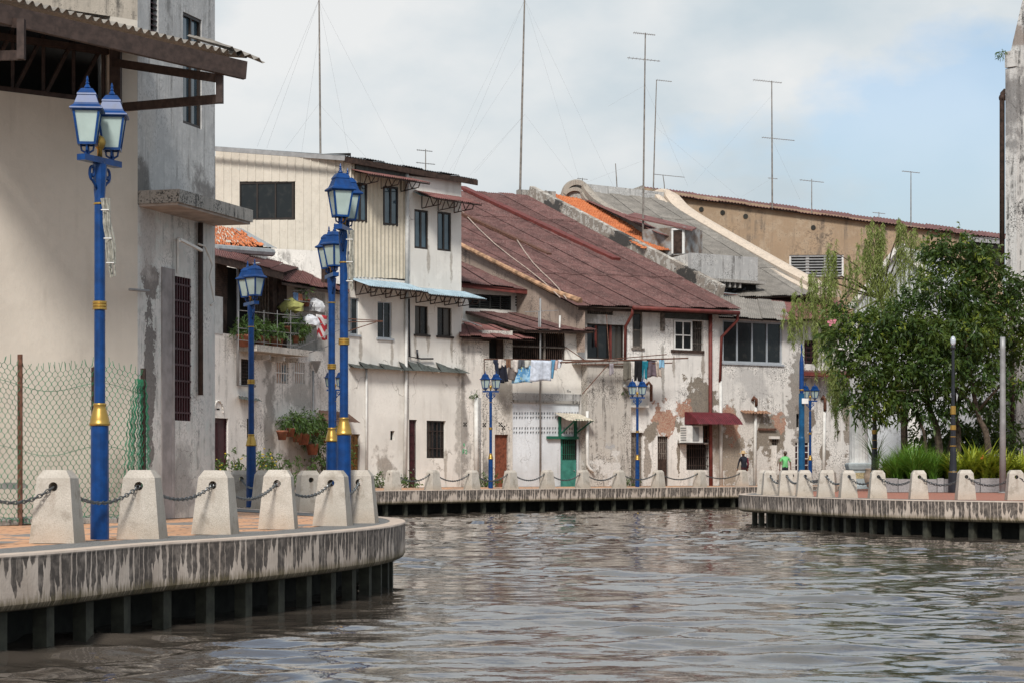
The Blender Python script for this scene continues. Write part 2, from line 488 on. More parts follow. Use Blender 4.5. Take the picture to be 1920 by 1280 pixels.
M['maroon'] = m_plain('maroon_door_paint', (0.055, 0.016, 0.020), 0.5, var=0.3, scale=7)
M['brown_door'] = m_plain('worn_brown_door_paint', (0.20, 0.062, 0.032), 0.6, var=0.35, scale=9)
M['gold_door'] = m_plain('golden_brown_timber', (0.28, 0.14, 0.035), 0.45, var=0.5, scale=14)
M['teal'] = m_plain('worn_teal_paint', (0.045, 0.205, 0.165), 0.5, var=0.25, scale=3)
M['green_steel'] = m_plain('dark_green_paint', (0.015, 0.12, 0.075), 0.5, var=0.2)
M['glass'] = None
M['glass_blue'] = m_plain('sky_blue_window_glass', (0.05, 0.085, 0.11), 0.05, var=0.3, scale=1, spec=1.0)
def m_glass():
    t = NT('dark_window_glass'); r = t.objrand(); s = t.sep(t.pos())
    fold = t.math('SINE', t.math('MULTIPLY', t.math('ADD', s[0], s[1]), 55.0))
    cur = t.mix(t.step(fold, -1, 1), (0.035, 0.032, 0.028), (0.085, 0.078, 0.068))
    c = t.mix(t.math('GREATER_THAN', r, 0.72), (0.010, 0.012, 0.013), cur)
    return t.out(t.mix(t.step(t.noise(scale=3, detail=5), .5, .7, 0, .35), c, (0.05, 0.048, 0.043)), 0.14, 0, 0.35)
M['glass'] = m_glass()
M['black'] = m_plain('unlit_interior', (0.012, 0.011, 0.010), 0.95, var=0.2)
M['frame_dark'] = m_plain('dark_bronze_frame', (0.03, 0.022, 0.018), 0.45, var=0.2)
M['alu'] = m_plain('aluminium_frame', (0.42, 0.45, 0.48), 0.4, 0.3, var=0.1)
M['pvc'] = m_plain('white_plastic_pipe', (0.62, 0.61, 0.58), 0.5, var=0.12)
M['pipe_grey'] = m_plain('grey_metal_pipe', (0.30, 0.30, 0.30), 0.5, 0.3, var=0.15)
M['blue'] = m_plain('glossy_blue_lamp_paint', (0.001, 0.043, 0.180), 0.38, var=0.24, scale=9, spec=0.32)
M['gold'] = m_plain('gold_paint', (0.46, 0.29, 0.075), 0.38, 0.75, var=0.12)
M['frost'] = m_plain('frosted_lamp_glass', (0.40, 0.49, 0.46), 0.35, var=0.10, scale=5, spec=0.5)
M['black_paint'] = m_plain('black_lamp_paint', (0.012, 0.014, 0.020), 0.35, var=0.2, spec=0.5)
M['steel_chain'] = m_plain('galvanised_chain', (0.20, 0.215, 0.225), 0.4, 0.75, var=0.3, scale=30)
M['mast'] = m_plain('weathered_antenna_mast', (0.24, 0.215, 0.19), 0.6, 0.2, var=0.3)
M['wire'] = m_plain('thin_guy_wire', (0.22, 0.22, 0.23), 0.6, var=0.1)
M['fence_green'] = m_plain('green_fence_wire', (0.03, 0.19, 0.10), 0.6, var=0.3)
M['terracotta'] = m_plain('terracotta_pot', (0.26, 0.10, 0.06), 0.85, var=0.25)
M['rope'] = m_plain('clear_light_rope', (0.36, 0.35, 0.30), 0.4, var=0.3, scale=20)

# ------------------------------------------------------------------ materials of the setting
def m_fascia():
    t = NT('streaked_concrete_edge')
    uvn = t.n.new('ShaderNodeUVMap'); s = t.sep(uvn.outputs['UV']); u, v = s[0], s[1]
    p = t.pos()
    wob = t.math('MULTIPLY', t.math('SUBTRACT', t.noise(p, 5, 3), 0.5), 0.10)
    uu = t.math('ADD', u, wob)
    cell = t.n.new('ShaderNodeTexVoronoi'); cell.voronoi_dimensions = '1D'
    t.set(cell, 'W', t.math('MULTIPLY', uu, 8.5)); t.set(cell, 'Scale', 1.0); t.set(cell, 'Randomness', 0.55)
    dist = cell.outputs['Distance']; rnd = t.sep(cell.outputs['Color'])[0]
    base = t.mix(t.step(t.noise(p, 2.2, 7), 0.3, 0.7), (0.46, 0.375, 0.31), (0.62, 0.52, 0.44))
    fine = t.noise(t.comb(t.math('MULTIPLY', u, 30.0), t.math('MULTIPLY', v, 2.0), 0.0), 1.0, 6, 0.7)
    base = t.mix(t.step(fine, 0.5, 0.75, 0, 0.5), base, (0.20, 0.165, 0.14))
    big = t.noise(t.comb(t.math('MULTIPLY', u, 0.7), 0.0, 0.0), 1.0, 3)
    length = t.math('ADD', t.math('MULTIPLY', rnd, 0.95), t.math('MULTIPLY', t.math('SUBTRACT', big, 0.37), 2.9))
    length = t.math('ADD', length, t.math('MULTIPLY', t.math('SUBTRACT', fine, 0.5), 0.35))
    k = t.math('SUBTRACT', length, v)                       # >0 inside the streak
    widthv = t.math('MULTIPLY', t.math('MINIMUM', t.math('MAXIMUM', t.math('MULTIPLY', k, 2.2), 0.0), 0.5), 0.90)
    f = t.step(t.math('SUBTRACT', widthv, dist), -0.02, 0.06)
    f = t.math('MULTIPLY', f, t.step(v, 0.02, 0.05))
    f = t.math('MULTIPLY', f, t.step(t.noise(p, 9, 4), 0.25, 0.6, 0.6, 1.0))
    c = t.mix(t.math('MULTIPLY', f, 0.93), base, (0.062, 0.052, 0.047))
    low = t.math('ADD', v, t.math('MULTIPLY', t.math('SUBTRACT', fine, 0.5), 0.55))
    c = t.mix(t.step(low, 0.66, 0.92, 0, 0.8), c, (0.13, 0.10, 0.045))
    c = t.mix(t.step(low, 0.84, 1.0, 0, 0.85), c, (0.03, 0.028, 0.02))
    t.bump(t.math('ADD', t.noise(p, 30, 4), fine), 0.4, 0.01)
    return t.out(c, 0.9, 0, 0.2)
M['fascia'] = m_fascia()

def m_bollard():
    t = NT('rough_cast_bollard_concrete')
    n = t.noise(scale=5, detail=5); nf = t.noise(scale=75, detail=3, rough=0.6)
    c = t.mix(t.step(n, 0.3, 0.7), (0.45, 0.405, 0.35), (0.56, 0.51, 0.45))
    c = t.mix(t.step(nf, 0.35, 0.60, 0.55, 0.0), c, (0.30, 0.26, 0.21))
    z = t.sep(t.pos())[2]
    zz = t.math('ADD', z, t.math('MULTIPLY', n, -0.35))
    c = t.mix(t.step(zz, -0.15, 0.12, 0.45, 0.0), c, (0.36, 0.27, 0.19))
    t.bump(nf, 0.75, 0.012)
    oc = t.n.new('ShaderNodeTexCoord').outputs['Object']; os_ = t.sep(oc)
    fx = t.step(t.math('ADD', t.math('ABSOLUTE', os_[0]), t.math('MULTIPLY', t.math('SUBTRACT', t.noise(scale=14, detail=3), .5), .10)), 0.012, 0.05, 1.0, 0.0)
    fz = t.math('MULTIPLY', t.step(os_[2], 0.22, 0.57, 0.0, 1.0), t.step(os_[2], 0.58, 0.61, 1.0, 0.0))
    c = t.mix(t.math('MULTIPLY', t.math('MULTIPLY', fx, fz), t.step(t.objrand(), 0, 1, .15, .6)), c, (0.17, 0.11, 0.07))
    c = t.mix(t.step(t.objrand(), 0, 1, 0, .35), c, (0.36, 0.33, 0.29))
    c = t.mix(t.math('MULTIPLY', t.step(t.noise(scale=3.2, detail=6, rough=.65), .54, .66), .55), c, (0.24, 0.205, 0.165))
    return t.out(c, 0.92, 0, 0.2)
M['conc_bollard'] = m_bollard()

def m_paving(name, c1, c2, grout, grey, cover):
    t = NT(name)
    s = t.sep(t.pos())
    b = t.n.new('ShaderNodeTexBrick')
    t.l.new(t.comb(s[0], s[1], 0.0), b.inputs['Vector'])
    t.set(b, 'Scale', 1.0); t.set(b, 'Brick Width', 0.6); t.set(b, 'Row Height', 0.3); t.set(b, 'Mortar Size', 0.018); t.set(b, 'Color1', c1); t.set(b, 'Color2', c2); t.set(b, 'Mortar', grout)
    n = t.noise(scale=1.1, detail=5)
    c = t.mix(t.step(n, cover, cover + 0.03), b.outputs['Color'], grey)
    c = t.mix(t.step(t.noise(scale=7, detail=5), 0.5, 0.75, 0, 0.4), c, tuple(x * 0.6 for x in c1))
    t.bump(b.outputs['Fac'], -0.4, 0.01)
    return t.out(c, 0.85, 0, 0.25)
M['paving_orange'] = m_paving('orange_terrace_tiles', (0.60, 0.34, 0.20), (0.53, 0.29, 0.165), (0.22, 0.14, 0.095), (0.20, 0.195, 0.185), 0.54)
M['paving_brick'] = m_paving('red_brick_paving', (0.36, 0.15, 0.10), (0.30, 0.12, 0.085), (0.22, 0.14, 0.11), (0.30, 0.20, 0.16), 0.72)
M['gravel'] = m_plain('dark_pebble_concrete', (0.24, 0.235, 0.225), 0.95, var=0.4, scale=55, bump=0.8, bscale=80)
M['coping'] = m_plain('pale_pinkish_coping', (0.54, 0.44, 0.36), 0.9, var=0.15, scale=6, bump=0.3, bscale=60)
M['earth'] = m_plain('town_ground', (0.18, 0.15, 0.12), 0.95, var=0.3, scale=0.5)

# ------------------------------------------------------------------ river banks
WATER_Z, SLAB = -0.97, 0.55
EDGE_L = [(-9.5, 6), (-7.0, 13), (-4.98, 19.4), (-4.47, 20.95), (-3.854, 23.4), (-3.096, 25.3), (-2.555, 26.9), (-1.97, 29.2), (-1.70, 31.2), (-1.684, 33.6),
          (-2.05, 36), (-2.9, 38.3), (-3.8, 40.3), (-5.0, 43), (-5.8, 45.2), (-7.2, 50), (-8.4, 57), (-8.8, 64), (-8.2, 71), (-6.9, 77.6), (-5.1, 81.6),
          (-1.5, 86.8), (2.3, 91.4), (6.6, 96.7), (11.2, 101.6), (16, 106.5), (24, 114), (40, 126)]
EDGE_R = [(34, 43), (22, 49), (16, 52.2), (12.9, 53.9), (11.3, 55.8), (9.9, 58.2), (8.7, 62.3), (7.92, 66), (7.47, 68.8), (7.6, 71.3), (8.5, 75), (10.2, 80), (12.6, 86.5), (15.6, 94), (20, 102), (30, 113), (60, 140)]

def offset_path(path, d):
    out = []
    for i, p in enumerate(path):
        t = (path[min(i + 1, len(path) - 1)] - path[max(i - 1, 0)]).normalized()
        out.append(p + Vector((-t.y, t.x, 0)) * d)
    return out

def bank(name, label, edge, side, corners, paving, pile_range):
    """deck slab with coping, pebble strip, paving, streaked edge, piles. side=+1: land lies to the left of the path"""
    path = catmull(edge, 7)
    arc = [0.0]
    for a, b in zip(path, path[1:]): arc.append(arc[-1] + (b - a).length)
    off = lambda d: offset_path(path, d * side)
    o3 = off(0.80)
    # ground slab surface
    poly = [Vector((p.x, p.y, 0)) for p in off(0.02)] + [Vector((c[0], c[1], 0)) for c in corners]
    mb = MB()
    tris = tessellate_polygon([poly])
    mb.add([(p.x, p.y, -0.012) for p in poly], [t for t in tris])
    me = mb.mesh(name)
    # face up
    me.update()
    root = struct(obj(name, me, M[paving]), label)
    # edge strip
    eb = MB(); prof = [(0.0, 0.0), (-0.006, -0.02), (0.0, -0.05), (0.0, -SLAB + 0.07), (0.03, -SLAB + 0.02), (0.10, -SLAB), (0.95, -SLAB)]
    vv = [0.0, 0.03, 0.06, 0.88, 0.96, 1.0, 1.3]
    offs = [off(d) for d, z in prof]
    n = len(path)
    for j, (d, z) in enumerate(prof):
        for i in range(n): eb.v.append((offs[j][i].x, offs[j][i].y, z))
    uvs = []
    for j in range(len(prof) - 1):
        for i in range(n - 1):
            q = [(j, i), (j + 1, i), (j + 1, i + 1), (j, i + 1)]
            if side < 0: q = q[::-1]
            eb.f.append(tuple(a * n + b for a, b in q))
            uvs += [(arc[b], vv[a]) for a, b in q]
    me = eb.mesh('deck_edge', False)
    uvl = me.uv_layers.new(name='UVMap')
    uvl.data.foreach_set('uv', [c for p in uvs for c in p])
    obj('deck_edge', me, M['fascia'], root)
    def strip(nm, d0, d1, z, mat):
        a, b = off(d0), off(d1); sb = MB()
        for p in a: sb.v.append((p.x, p.y, z))
        for p in b: sb.v.append((p.x, p.y, z))
        for i in range(n - 1):
            f = (i, i + 1, n + i + 1, n + i)
            sb.f.append(f if side > 0 else f[::-1])
        sb.build(nm, mat, root)
    strip('coping', 0.0, 0.24, 0.0, M['coping'])
    strip('pebble_strip', 0.24, 0.95, -0.004, M['gravel'])
    # back wall under the deck
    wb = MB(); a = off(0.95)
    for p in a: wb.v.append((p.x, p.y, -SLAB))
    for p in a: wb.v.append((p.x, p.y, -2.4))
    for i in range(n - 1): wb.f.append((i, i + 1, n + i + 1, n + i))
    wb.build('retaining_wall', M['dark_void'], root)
    # piles
    pm = MB(); pm.box(-0.085, -0.075, -2.3, 0.085, 0.075, -SLAB + 0.01)
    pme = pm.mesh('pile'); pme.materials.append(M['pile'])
    pp = off(0.26); s = pile_range[0]; i = 0
    while s < pile_range[1]:
        while i < n - 2 and arc[i + 1] < s: i += 1
        k = (s - arc[i]) / max(arc[i + 1] - arc[i], 1e-6)
        p = pp[i].lerp(pp[i + 1], k); t = pp[i + 1] - pp[i]
        o = obj('pile', pme, None, root); o.location = (p.x, p.y, 0); o.rotation_euler = (0, 0, math.atan2(t.y, t.x) + random.uniform(-.06, .06))
        s += pile_range[2]
    return path, arc

def arc_at(path, arc, Y0):
    for i, p in enumerate(path):
        if p.y >= Y0: return arc[i]
    return arc[-1]

_pl = catmull(EDGE_L, 7); _al = [0.0]
for a, b in zip(_pl, _pl[1:]): _al.append(_al[-1] + (b - a).length)
bank('promenade', 'orange tiled riverside promenade with streaked concrete edge', EDGE_L, +1, [(160, 126), (160, 320), (-160, 320), (-160, 6)], 'paving_orange', (arc_at(_pl, _al, 19), arc_at(_pl, _al, 39), 0.93))
# the far stretch of the same bank gets its own piles
def extra_piles(edge, side, y0, y1, step, root):
    path = catmull(edge, 7); pp = offset_path(path, 0.26 * side)
    pme = bpy.data.meshes['pile']
    acc = 0.0
    for a, b in zip(pp, pp[1:]):
        L = (b - a).length
        while acc < L:
            p = a.lerp(b, acc / L)
            if y0 < p.y < y1:
                o = obj('pile', pme, None, root); o.location = (p.x, p.y, 0); t = b - a
                o.rotation_euler = (0, 0, math.atan2(t.y, t.x))
            acc += step
        acc -= L
extra_piles(EDGE_L, 1, 79, 103, 1.28, bpy.data.objects['promenade'])
bank('quay', 'red brick paved quay with streaked concrete edge on the right', EDGE_R, -1, [(160, 140), (160, 43)], 'paving_brick', (14.0, 40.0, 0.82))

# ------------------------------------------------------------------ water: a real rippled surface
def build_water():
    xs = np.concatenate([np.linspace(-60, -14, 40), np.linspace(-13.8, 26, 520), np.linspace(27, 90, 40)])
    ys = [2.0]
    while ys[-1] < 130: ys.append(ys[-1] * 1.0035 + 0.012)
    ys = np.array(ys)
    X, Y = np.meshgrid(xs, ys)
    Z = np.zeros_like(X)
    rng = np.random.default_rng(5)
    for i in range(90):
        lam = 0.26 * (1.06 ** i) if i < 40 else rng.uniform(0.3, 1.5)
        th = rng.normal(math.pi / 2 + 0.12, 0.42)
        k = 2 * math.pi / lam
        amp = 0.0032 * lam ** 0.92 * rng.uniform(0.5, 1.3)
        ph = rng.uniform(0, 6.28)
        Z += amp * np.sin(k * (X * math.cos(th) + Y * math.sin(th)) + ph + 0.9 * np.sin(X * 0.31 + Y * 0.17 + ph))
    gust = 0.85 + 0.45 * np.sin(X * 0.31 + 0.9 * np.sin(Y * 0.16)) * np.sin(Y * 0.23 + 1.0 + 0.5 * np.sin(X * .4)) + 0.25 * np.sin(X * 0.9 + Y * 0.55)
    Z *= np.clip(gust, 0.25, 1.5)
    Z += WATER_Z
    ny, nx = X.shape
    co = np.stack([X, Y, Z], -1).reshape(-1, 3).astype(np.float32)
    idx = np.arange(ny * nx).reshape(ny, nx)
    q = np.stack([idx[:-1, :-1], idx[:-1, 1:], idx[1:, 1:], idx[1:, :-1]], -1).reshape(-1, 4)
    me = bpy.data.meshes.new('river_water')
    me.vertices.add(len(co)); me.vertices.foreach_set('co', co.ravel())
    me.loops.add(q.size); me.loops.foreach_set('vertex_index', q.ravel().astype(np.int32))
    me.polygons.add(len(q)); me.polygons.foreach_set('loop_start', np.arange(0, q.size, 4, dtype=np.int32)); me.polygons.foreach_set('loop_total', np.full(len(q), 4, np.int32))
    me.polygons.foreach_set('use_smooth', np.ones(len(q), bool))
    me.update(); me.validate()
    t = NT('brown_river_water')
    n = t.noise(scale=1.0, detail=4, mul=(2.2, 3.6, 1.0)); n2 = t.noise(scale=7.0, detail=3)
    t.bump(t.math('ADD', n, t.math('MULTIPLY', n2, 0.12)), 0.10, 0.10)
    t.set(t.b, 'IOR', 1.7)
    m = t.out((0.060, 0.050, 0.041), 0.03, 0.0, 0.5)
    o = obj('river_water', me, m)
    struct(o, 'rippled brown river water')
build_water()

# ------------------------------------------------------------------ facades of the far row and building helpers
FA1 = Fac((-40, 32.25), (258, 34.0)); FA2 = Fac((258, 34.0), (403, 36.8))
FB = Fac((397, 83.3), (650, 94.4)); FW = Fac((650, 94.4), (865, 100.2)); FWL = Fac((395, 95.6), (655, 94.55))
FC = Fac((865, 100.2), (1090, 104.0)); FD = Fac((1090, 104.0), (1352, 108.9)); FE = Fac((1352, 108.9), (1600, 114.0))

def house(name, label, fac, px, cat='house', group='old riverside houses'):
    return thing(name, label, cat, fac.G(px), group)

def window(h, fac, r, nx=2, ny=1, fw=0.06, fmat='frame_dark', gmat='glass', d=-0.12, name='window', sill=False, mull=None):
    u0, z0, u1, z1 = fac.rect(r)
    mb = MB(); m = mull or fw * 0.7
    fac.uslab(mb, u0, z0, u0 + fw, z1, d - 0.05, d + 0.03); fac.uslab(mb, u1 - fw, z0, u1, z1, d - 0.05, d + 0.03)
    fac.uslab(mb, u0 + fw, z0, u1 - fw, z0 + fw, d - 0.05, d + 0.03); fac.uslab(mb, u0 + fw, z1 - fw, u1 - fw, z1, d - 0.05, d + 0.03)
    for i in range(1, nx):
        u = u0 + (u1 - u0) * i / nx; fac.uslab(mb, u - m / 2, z0 + fw, u + m / 2, z1 - fw, d - 0.045, d + 0.025)
    for j in range(1, ny):
        z = z0 + (z1 - z0) * j / ny; fac.uslab(mb, u0 + fw, z - m / 2, u1 - fw, z + m / 2, d - 0.04, d + 0.02)
    if sill: fac.uslab(mb, u0 - 0.08, z0 - 0.09, u1 + 0.08, z0 - 0.003, -0.1, 0.08)
    w = mb.build(name, M[fmat], h)
    for i in range(nx):
        for j in range(ny):
            a = u0 + (u1 - u0) * i / nx; b = u0 + (u1 - u0) * (i + 1) / nx; c = z0 + (z1 - z0) * j / ny; e = z0 + (z1 - z0) * (j + 1) / ny
            pb = MB(); fac.uslab(pb, a + 0.01, c + 0.01, b - 0.01, e - 0.01, d - 0.03 - 0.004 * i, d - 0.015 - 0.004 * i)
            pb.build('pane', M[gmat], w)
    return w

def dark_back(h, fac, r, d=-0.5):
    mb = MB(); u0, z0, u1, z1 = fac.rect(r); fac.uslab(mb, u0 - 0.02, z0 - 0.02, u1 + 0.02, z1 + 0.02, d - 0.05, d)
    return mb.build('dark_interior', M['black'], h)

def grille(h, fac, r, n, d=-0.06, mat='dark_steel', rows=3, w=0.022, name='grille'):
    u0, z0, u1, z1 = fac.rect(r); mb = MB()
    for i in range(n):
        u = u0 + (u1 - u0) * (i + 0.5) / n; fac.uslab(mb, u - w / 2, z0, u + w / 2, z1, d - w, d)
    for j in range(rows):
        z = z0 + (z1 - z0) * (j + 0.5) / rows; fac.uslab(mb, u0, z - w / 2, u1, z + w / 2, d - w * 1.2, d + 0.005)
    return mb.build(name, M[mat], h)

def door(h, fac, r, mat='brown_door', d=-0.14, frame='grey_wood', handle=True, panels=0, name='door'):
    u0, z0, u1, z1 = fac.rect(r); mb = MB()
    fac.uslab(mb, u0, z0, u1, z1, d - 0.05, d)
    for k in range(panels):
        zz0 = z0 + (z1 - z0) * (k + 0.12) / panels; zz1 = z0 + (z1 - z0) * (k + 0.88) / panels
        for (a, b) in ((u0 + (u1 - u0) * 0.1, u0 + (u1 - u0) * 0.46), (u0 + (u1 - u0) * 0.54, u0 + (u1 - u0) * 0.9)):
            fac.uslab(mb, a, zz0, b, zz1, d, d + 0.015)
    o = mb.build(name, M[mat], h)
    fb = MB(); t = 0.07
    fac.uslab(fb, u0 - t, z0, u0, z1 + t, d - 0.05, d + 0.06); fac.uslab(fb, u1, z0, u1 + t, z1 + t, d - 0.05, d + 0.06); fac.uslab(fb, u0, z1, u1, z1 + t, d - 0.05, d + 0.06)
    fb.build('door_frame', M[frame], o)
    if handle:
        hb = MB(); hb.lathe(fac.W(u1 - 0.12, z0 + 1.0, d + 0.03), [(0.0, -0.03), (0.03, -0.02), (0.03, 0.02), (0.0, 0.03)], 8)
        hb.build('door_handle', M['pipe_grey'], o)
    return o

def pipe(h, fac, pts, r=0.05, mat='pvc', d=0.09, name='downpipe', seg=8):
    mb = MB(); P = [fac.P(p[0], p[1], p[2] if len(p) > 2 else d) for p in pts]
    mb.tube(P, r, seg)
    return mb.build(name, M[mat], h, smooth=True)

def awning(h, fac, x0, x1, y, proj, drop, mat='roof_red', waves=None, brackets=3, amp=0.025, nsheet=1, bmat='dark_steel', arm=0.35, skew=0.0):
    u0, u1 = fac.U(x0), fac.U(x1); z = fac.Z((x0 + x1) / 2, y)
    fn = bil(fac.W(u0, z, 0.03), fac.W(u1, z, 0.03), fac.W(u1 + skew, z - drop, proj), fac.W(u0 + skew, z - drop, proj))
    wv = waves or max(4, int((u1 - u0) / 0.14))
    root = None
    for i in range(nsheet):
        mb = sheet_mesh(fn, i / nsheet, (i + 1) / nsheet, 0, 1, wv / nsheet, amp, lift=0.004 * i)
        o = mb.build('awning' if root is None else 'sheet', M[mat], h if root is None else root)
        root = root or o
    for k in range(brackets):
        u = u0 + (u1 - u0) * (k + 0.5) / brackets if brackets > 1 else (u0 + u1) / 2
        mb = MB(); a = fac.W(u, z - 0.06, 0.02); b = fac.W(u, z - drop - 0.06, proj - 0.05); c = fac.W(u, z - drop - arm, 0.02); e = fac.W(u, z - drop - arm * 0.75, proj - 0.15)
        mb.bar(a, b, 0.045); mb.bar(c, e, 0.04); mb.bar(a, c, 0.04); mb.bar(b, e, 0.035)
        m1 = a.lerp(b, 0.4); m2 = c.lerp(e, 0.2); m3 = c.lerp(e, 0.62); m4 = a.lerp(b, 0.8)
        mb.bar(m2, m1, 0.03); mb.bar(m1, m3, 0.03); mb.bar(m3, m4, 0.03)
        mb.build('bracket', M[bmat], root)
    rb = MB(); rb.bar(fac.W(u0, z - drop - 0.05, proj - 0.08), fac.W(u1, z - drop - 0.05, proj - 0.08), 0.05); rb.build('edge_rail', M[bmat], root)
    return root

def roof_sheets(h, fn, cols, rows, waves, amp, mat, name='roof', jit=0.012):
    """a roof of single corrugated sheets, each its own piece"""
    ub = MB(); e_ = -0.075; nn = (fn(.6, .5) - fn(.5, .5)).cross(fn(.5, .6) - fn(.5, .5)).normalized(); nn = nn if nn.z > 0 else -nn
    ub.grid(lambda u, v: fn(u, v) + nn * e_, 4, 4); root = ub.build(name, M['dark_wood'], h)
    for j in range(rows):
        for i in range(cols):
            mb = sheet_mesh(fn, i / cols - 0.004, (i + 1) / cols + 0.004, j / rows - (0.015 if j else 0), (j + 1) / rows, waves, amp, lift=random.uniform(0, jit) + (0.045 if i % 2 else 0.0) + (0.03 if j % 2 else 0.0), rows=2)
            o = mb.build(name if root is None else 'roof_sheet', M[mat], h if root is None else root)
            root = root or o
    return root

def patch_uv(fn, px, py):
    u, v = 0.5, 0.5
    def proj(u, v):
        p = fn(u, v); return 960 + FPX * p.x / p.y - px, HOR - FPX * (p.z - CAM_H) / p.y - py
    for _ in range(25):
        e = proj(u, v); d = 1e-4
        a = proj(u + d, v); b = proj(u, v + d)
        J = [(a[0] - e[0]) / d, (b[0] - e[0]) / d, (a[1] - e[1]) / d, (b[1] - e[1]) / d]
        det = J[0] * J[3] - J[1] * J[2]
        if abs(det) < 1e-9: break
        u -= (J[3] * e[0] - J[1] * e[1]) / det; v -= (-J[2] * e[0] + J[0] * e[1]) / det
    return u, v

# ================================================================== LEFT BUILDING
hA = house('corner_house', 'tall beige and grey concrete corner house beside the green wire fence', FA2, 300, group=None)
uA = FA1.U(-40); uB = FA1.U(258)
ZT = 6.56
op = (FA1.U(-40) + 0.0, ZT, FA1.U(206), 7.75)
wall(FA1, FA1.U(-40) - 3.0, uB, 0.0, ZT, (), depth=5).build('wall', m_plaster('beige_patched_render', (0.60, 0.54, 0.465), stain=(0.33, 0.29, 0.245), streak=0.32, blotch=0.06, scale=0.6, low=0.25, crack=False, patches=[(FA1.P(10, 910), 0.45, 0.05, (0.28, 0.27, 0.26), 'hard'), (FA1.P(235, 900), 0.35, 0.6, (0.52, 0.46, 0.39), 'soft')]), hA)
wall(FA1, FA1.U(207), uB - 0.005, ZT, 7.95, (), depth=0.3).build('wall', M['beige'], hA)
wall(FA1, FA1.U(-40) - 3.0, uB, 7.95, 12.0, (), depth=5).build('upper_wall', m_plaster('upper_stained_render', (0.47, 0.41, 0.34), stain=(0.10, 0.09, 0.08), streak=0.9, blotch=0.9, scale=1.8), hA)
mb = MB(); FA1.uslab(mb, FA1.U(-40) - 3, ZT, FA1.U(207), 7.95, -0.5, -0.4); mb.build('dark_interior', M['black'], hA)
tb = MB()                                                       # open roof truss in the gap
for k in range(7):
    ua = FA1.U(206) - 0.05 - k * 0.52; 
    tb.bar(FA1.W(ua, ZT, -0.12), FA1.W(ua, 7.6, -0.12), 0.05); tb.bar(FA1.W(ua - 0.5, ZT + 0.05, -0.10), FA1.W(ua - 0.03, 7.5, -0.10), 0.055)
tb.bar(FA1.W(FA1.U(-40) - 3, ZT + 0.03, -0.05), FA1.W(FA1.U(206), ZT + 0.03, -0.05), 0.09); tb.bar(FA1.W(FA1.U(-40) - 3, 7.4, -0.08), FA1.W(FA1.U(206), 7.4, -0.08), 0.1)
tb.bar(FA1.W(FA1.U(214), ZT - 0.1, 0.05), FA1.W(FA1.U(214), 7.8, 0.05), 0.17); tb.build('roof_truss', M['dark_steel'], hA)
# river side of the corner house
U = FA2.U; h1 = (343, 30, 378, 237); hl = (282, -30, 297, 62); hg = (325, 520, 358, 788)
up_mat = m_plaster('grey_streaked_upper_wall', (0.50, 0.495, 0.485), stain=(0.14, 0.135, 0.13), streak=0.75, blotch=0.35, scale=1.8, crack=False, tint=(0.60, 0.59, 0.57),
                   patches=[(FA2.P(262, 350), 0.5, 0.5, (0.13, 0.12, 0.11), 'soft'), (FA2.P(390, 375), 0.6, 0.45, (0.12, 0.11, 0.105), 'soft'), (FA2.P(280, 250), 0.25, 0.5, (0.58, 0.56, 0.53), 'soft')])
wall(FA2, U(258), U(403), 5.02, 12.0, [FA2.rect(h1), FA2.rect(hl)], rev=0.10, depth=5).build('upper_wall', up_mat, hA)
low_mat = m_plaster('pale_patched_lower_wall', (0.66, 0.64, 0.61), stain=(0.24, 0.23, 0.22), streak=0.7, blotch=0.5, scale=2.4, tint=(0.52, 0.56, 0.53), low=0.35,
                    patches=[(FA2.P(280, 720), 0.20, 1.6, (0.21, 0.195, 0.185), 'hard'), (FA2.P(283, 530), 0.30, 0.30, (0.24, 0.215, 0.20), 'hard'), (FA2.P(275, 450), 0.35, 0.55, (0.50, 0.46, 0.43), 'soft'), (FA2.P(340, 880), 0.4, 0.7, (0.30, 0.29, 0.28), 'soft')])
wall(FA2, U(258), U(403), 0.0, 5.018, [FA2.rect(hg)], rev=0.06, depth=5).build('wall', low_mat, hA)
window(hA, FA2, h1, 2, 1, 0.05, 'frame_dark', 'glass_blue', d=-0.05)
dark_back(hA, FA2, hl, -0.2)
mb = MB()
u0, z0, u1, z1 = FA2.rect(hl)
for k in range(9): mb.obox(FA2.W((u0 + u1) / 2, z0 + 0.06 + k * 0.09, -0.07), FA2.u * ((u1 - u0) / 2), FA2.n * 0.05 + UP * -0.03, UP * 0.006)
mb.build('louvre', M['maroon'], hA)
dark_back(hA, FA2, hg, -0.05); grille(hA, FA2, hg, 7, 0.0, 'maroon', 9, 0.03)
mb = MB(); u0, z0, u1, z1 = FA2.rect(hg)
FA2.uslab(mb, u0 - 0.45, 0, u0 - 0.07, z1 + 0.10, -0.05, 0.02); FA2.uslab(mb, u0 - 0.068, 0.0, u0 - 0.003, z1 + .10, -0.05, 0.03); mb.build('window_surround', m_plain('lilac_grey_paint', (0.30, 0.275, 0.27), 0.8, var=0.2), hA)
pn = FA2.u; 
mb = MB(); FA2.uslab(mb, U(258) + 0.02, 5.03, U(403) - 0.02, 5.24, 0.0, 0.72); mb.build('ledge', M['conc_dark'], hA)
mb = MB(); FA2.uslab(mb, U(258) + 0.05, 4.99, U(403) - 0.05, 5.028, 0.0, 0.68); mb.build('ledge_soffit', m_plain('grey_pink_soffit', (0.40, 0.34, 0.30), 0.9, var=0.2), hA)
pipe(hA, FA2, [(376, 418), (376, 740)], 0.045, 'dark_steel', 0.07)
pipe(hA, FA2, [(243, 543), (279, 546)], 0.022, 'pipe_grey', 0.10, 'pipe_stub')
pipe(hA, FA2, [(372, 458), (384, 462), (392, 480), (399, 498), (393, 520), (399, 548), (402, 566), (395, 572)], 0.020, 'pvc', 0.10, 'conduit')
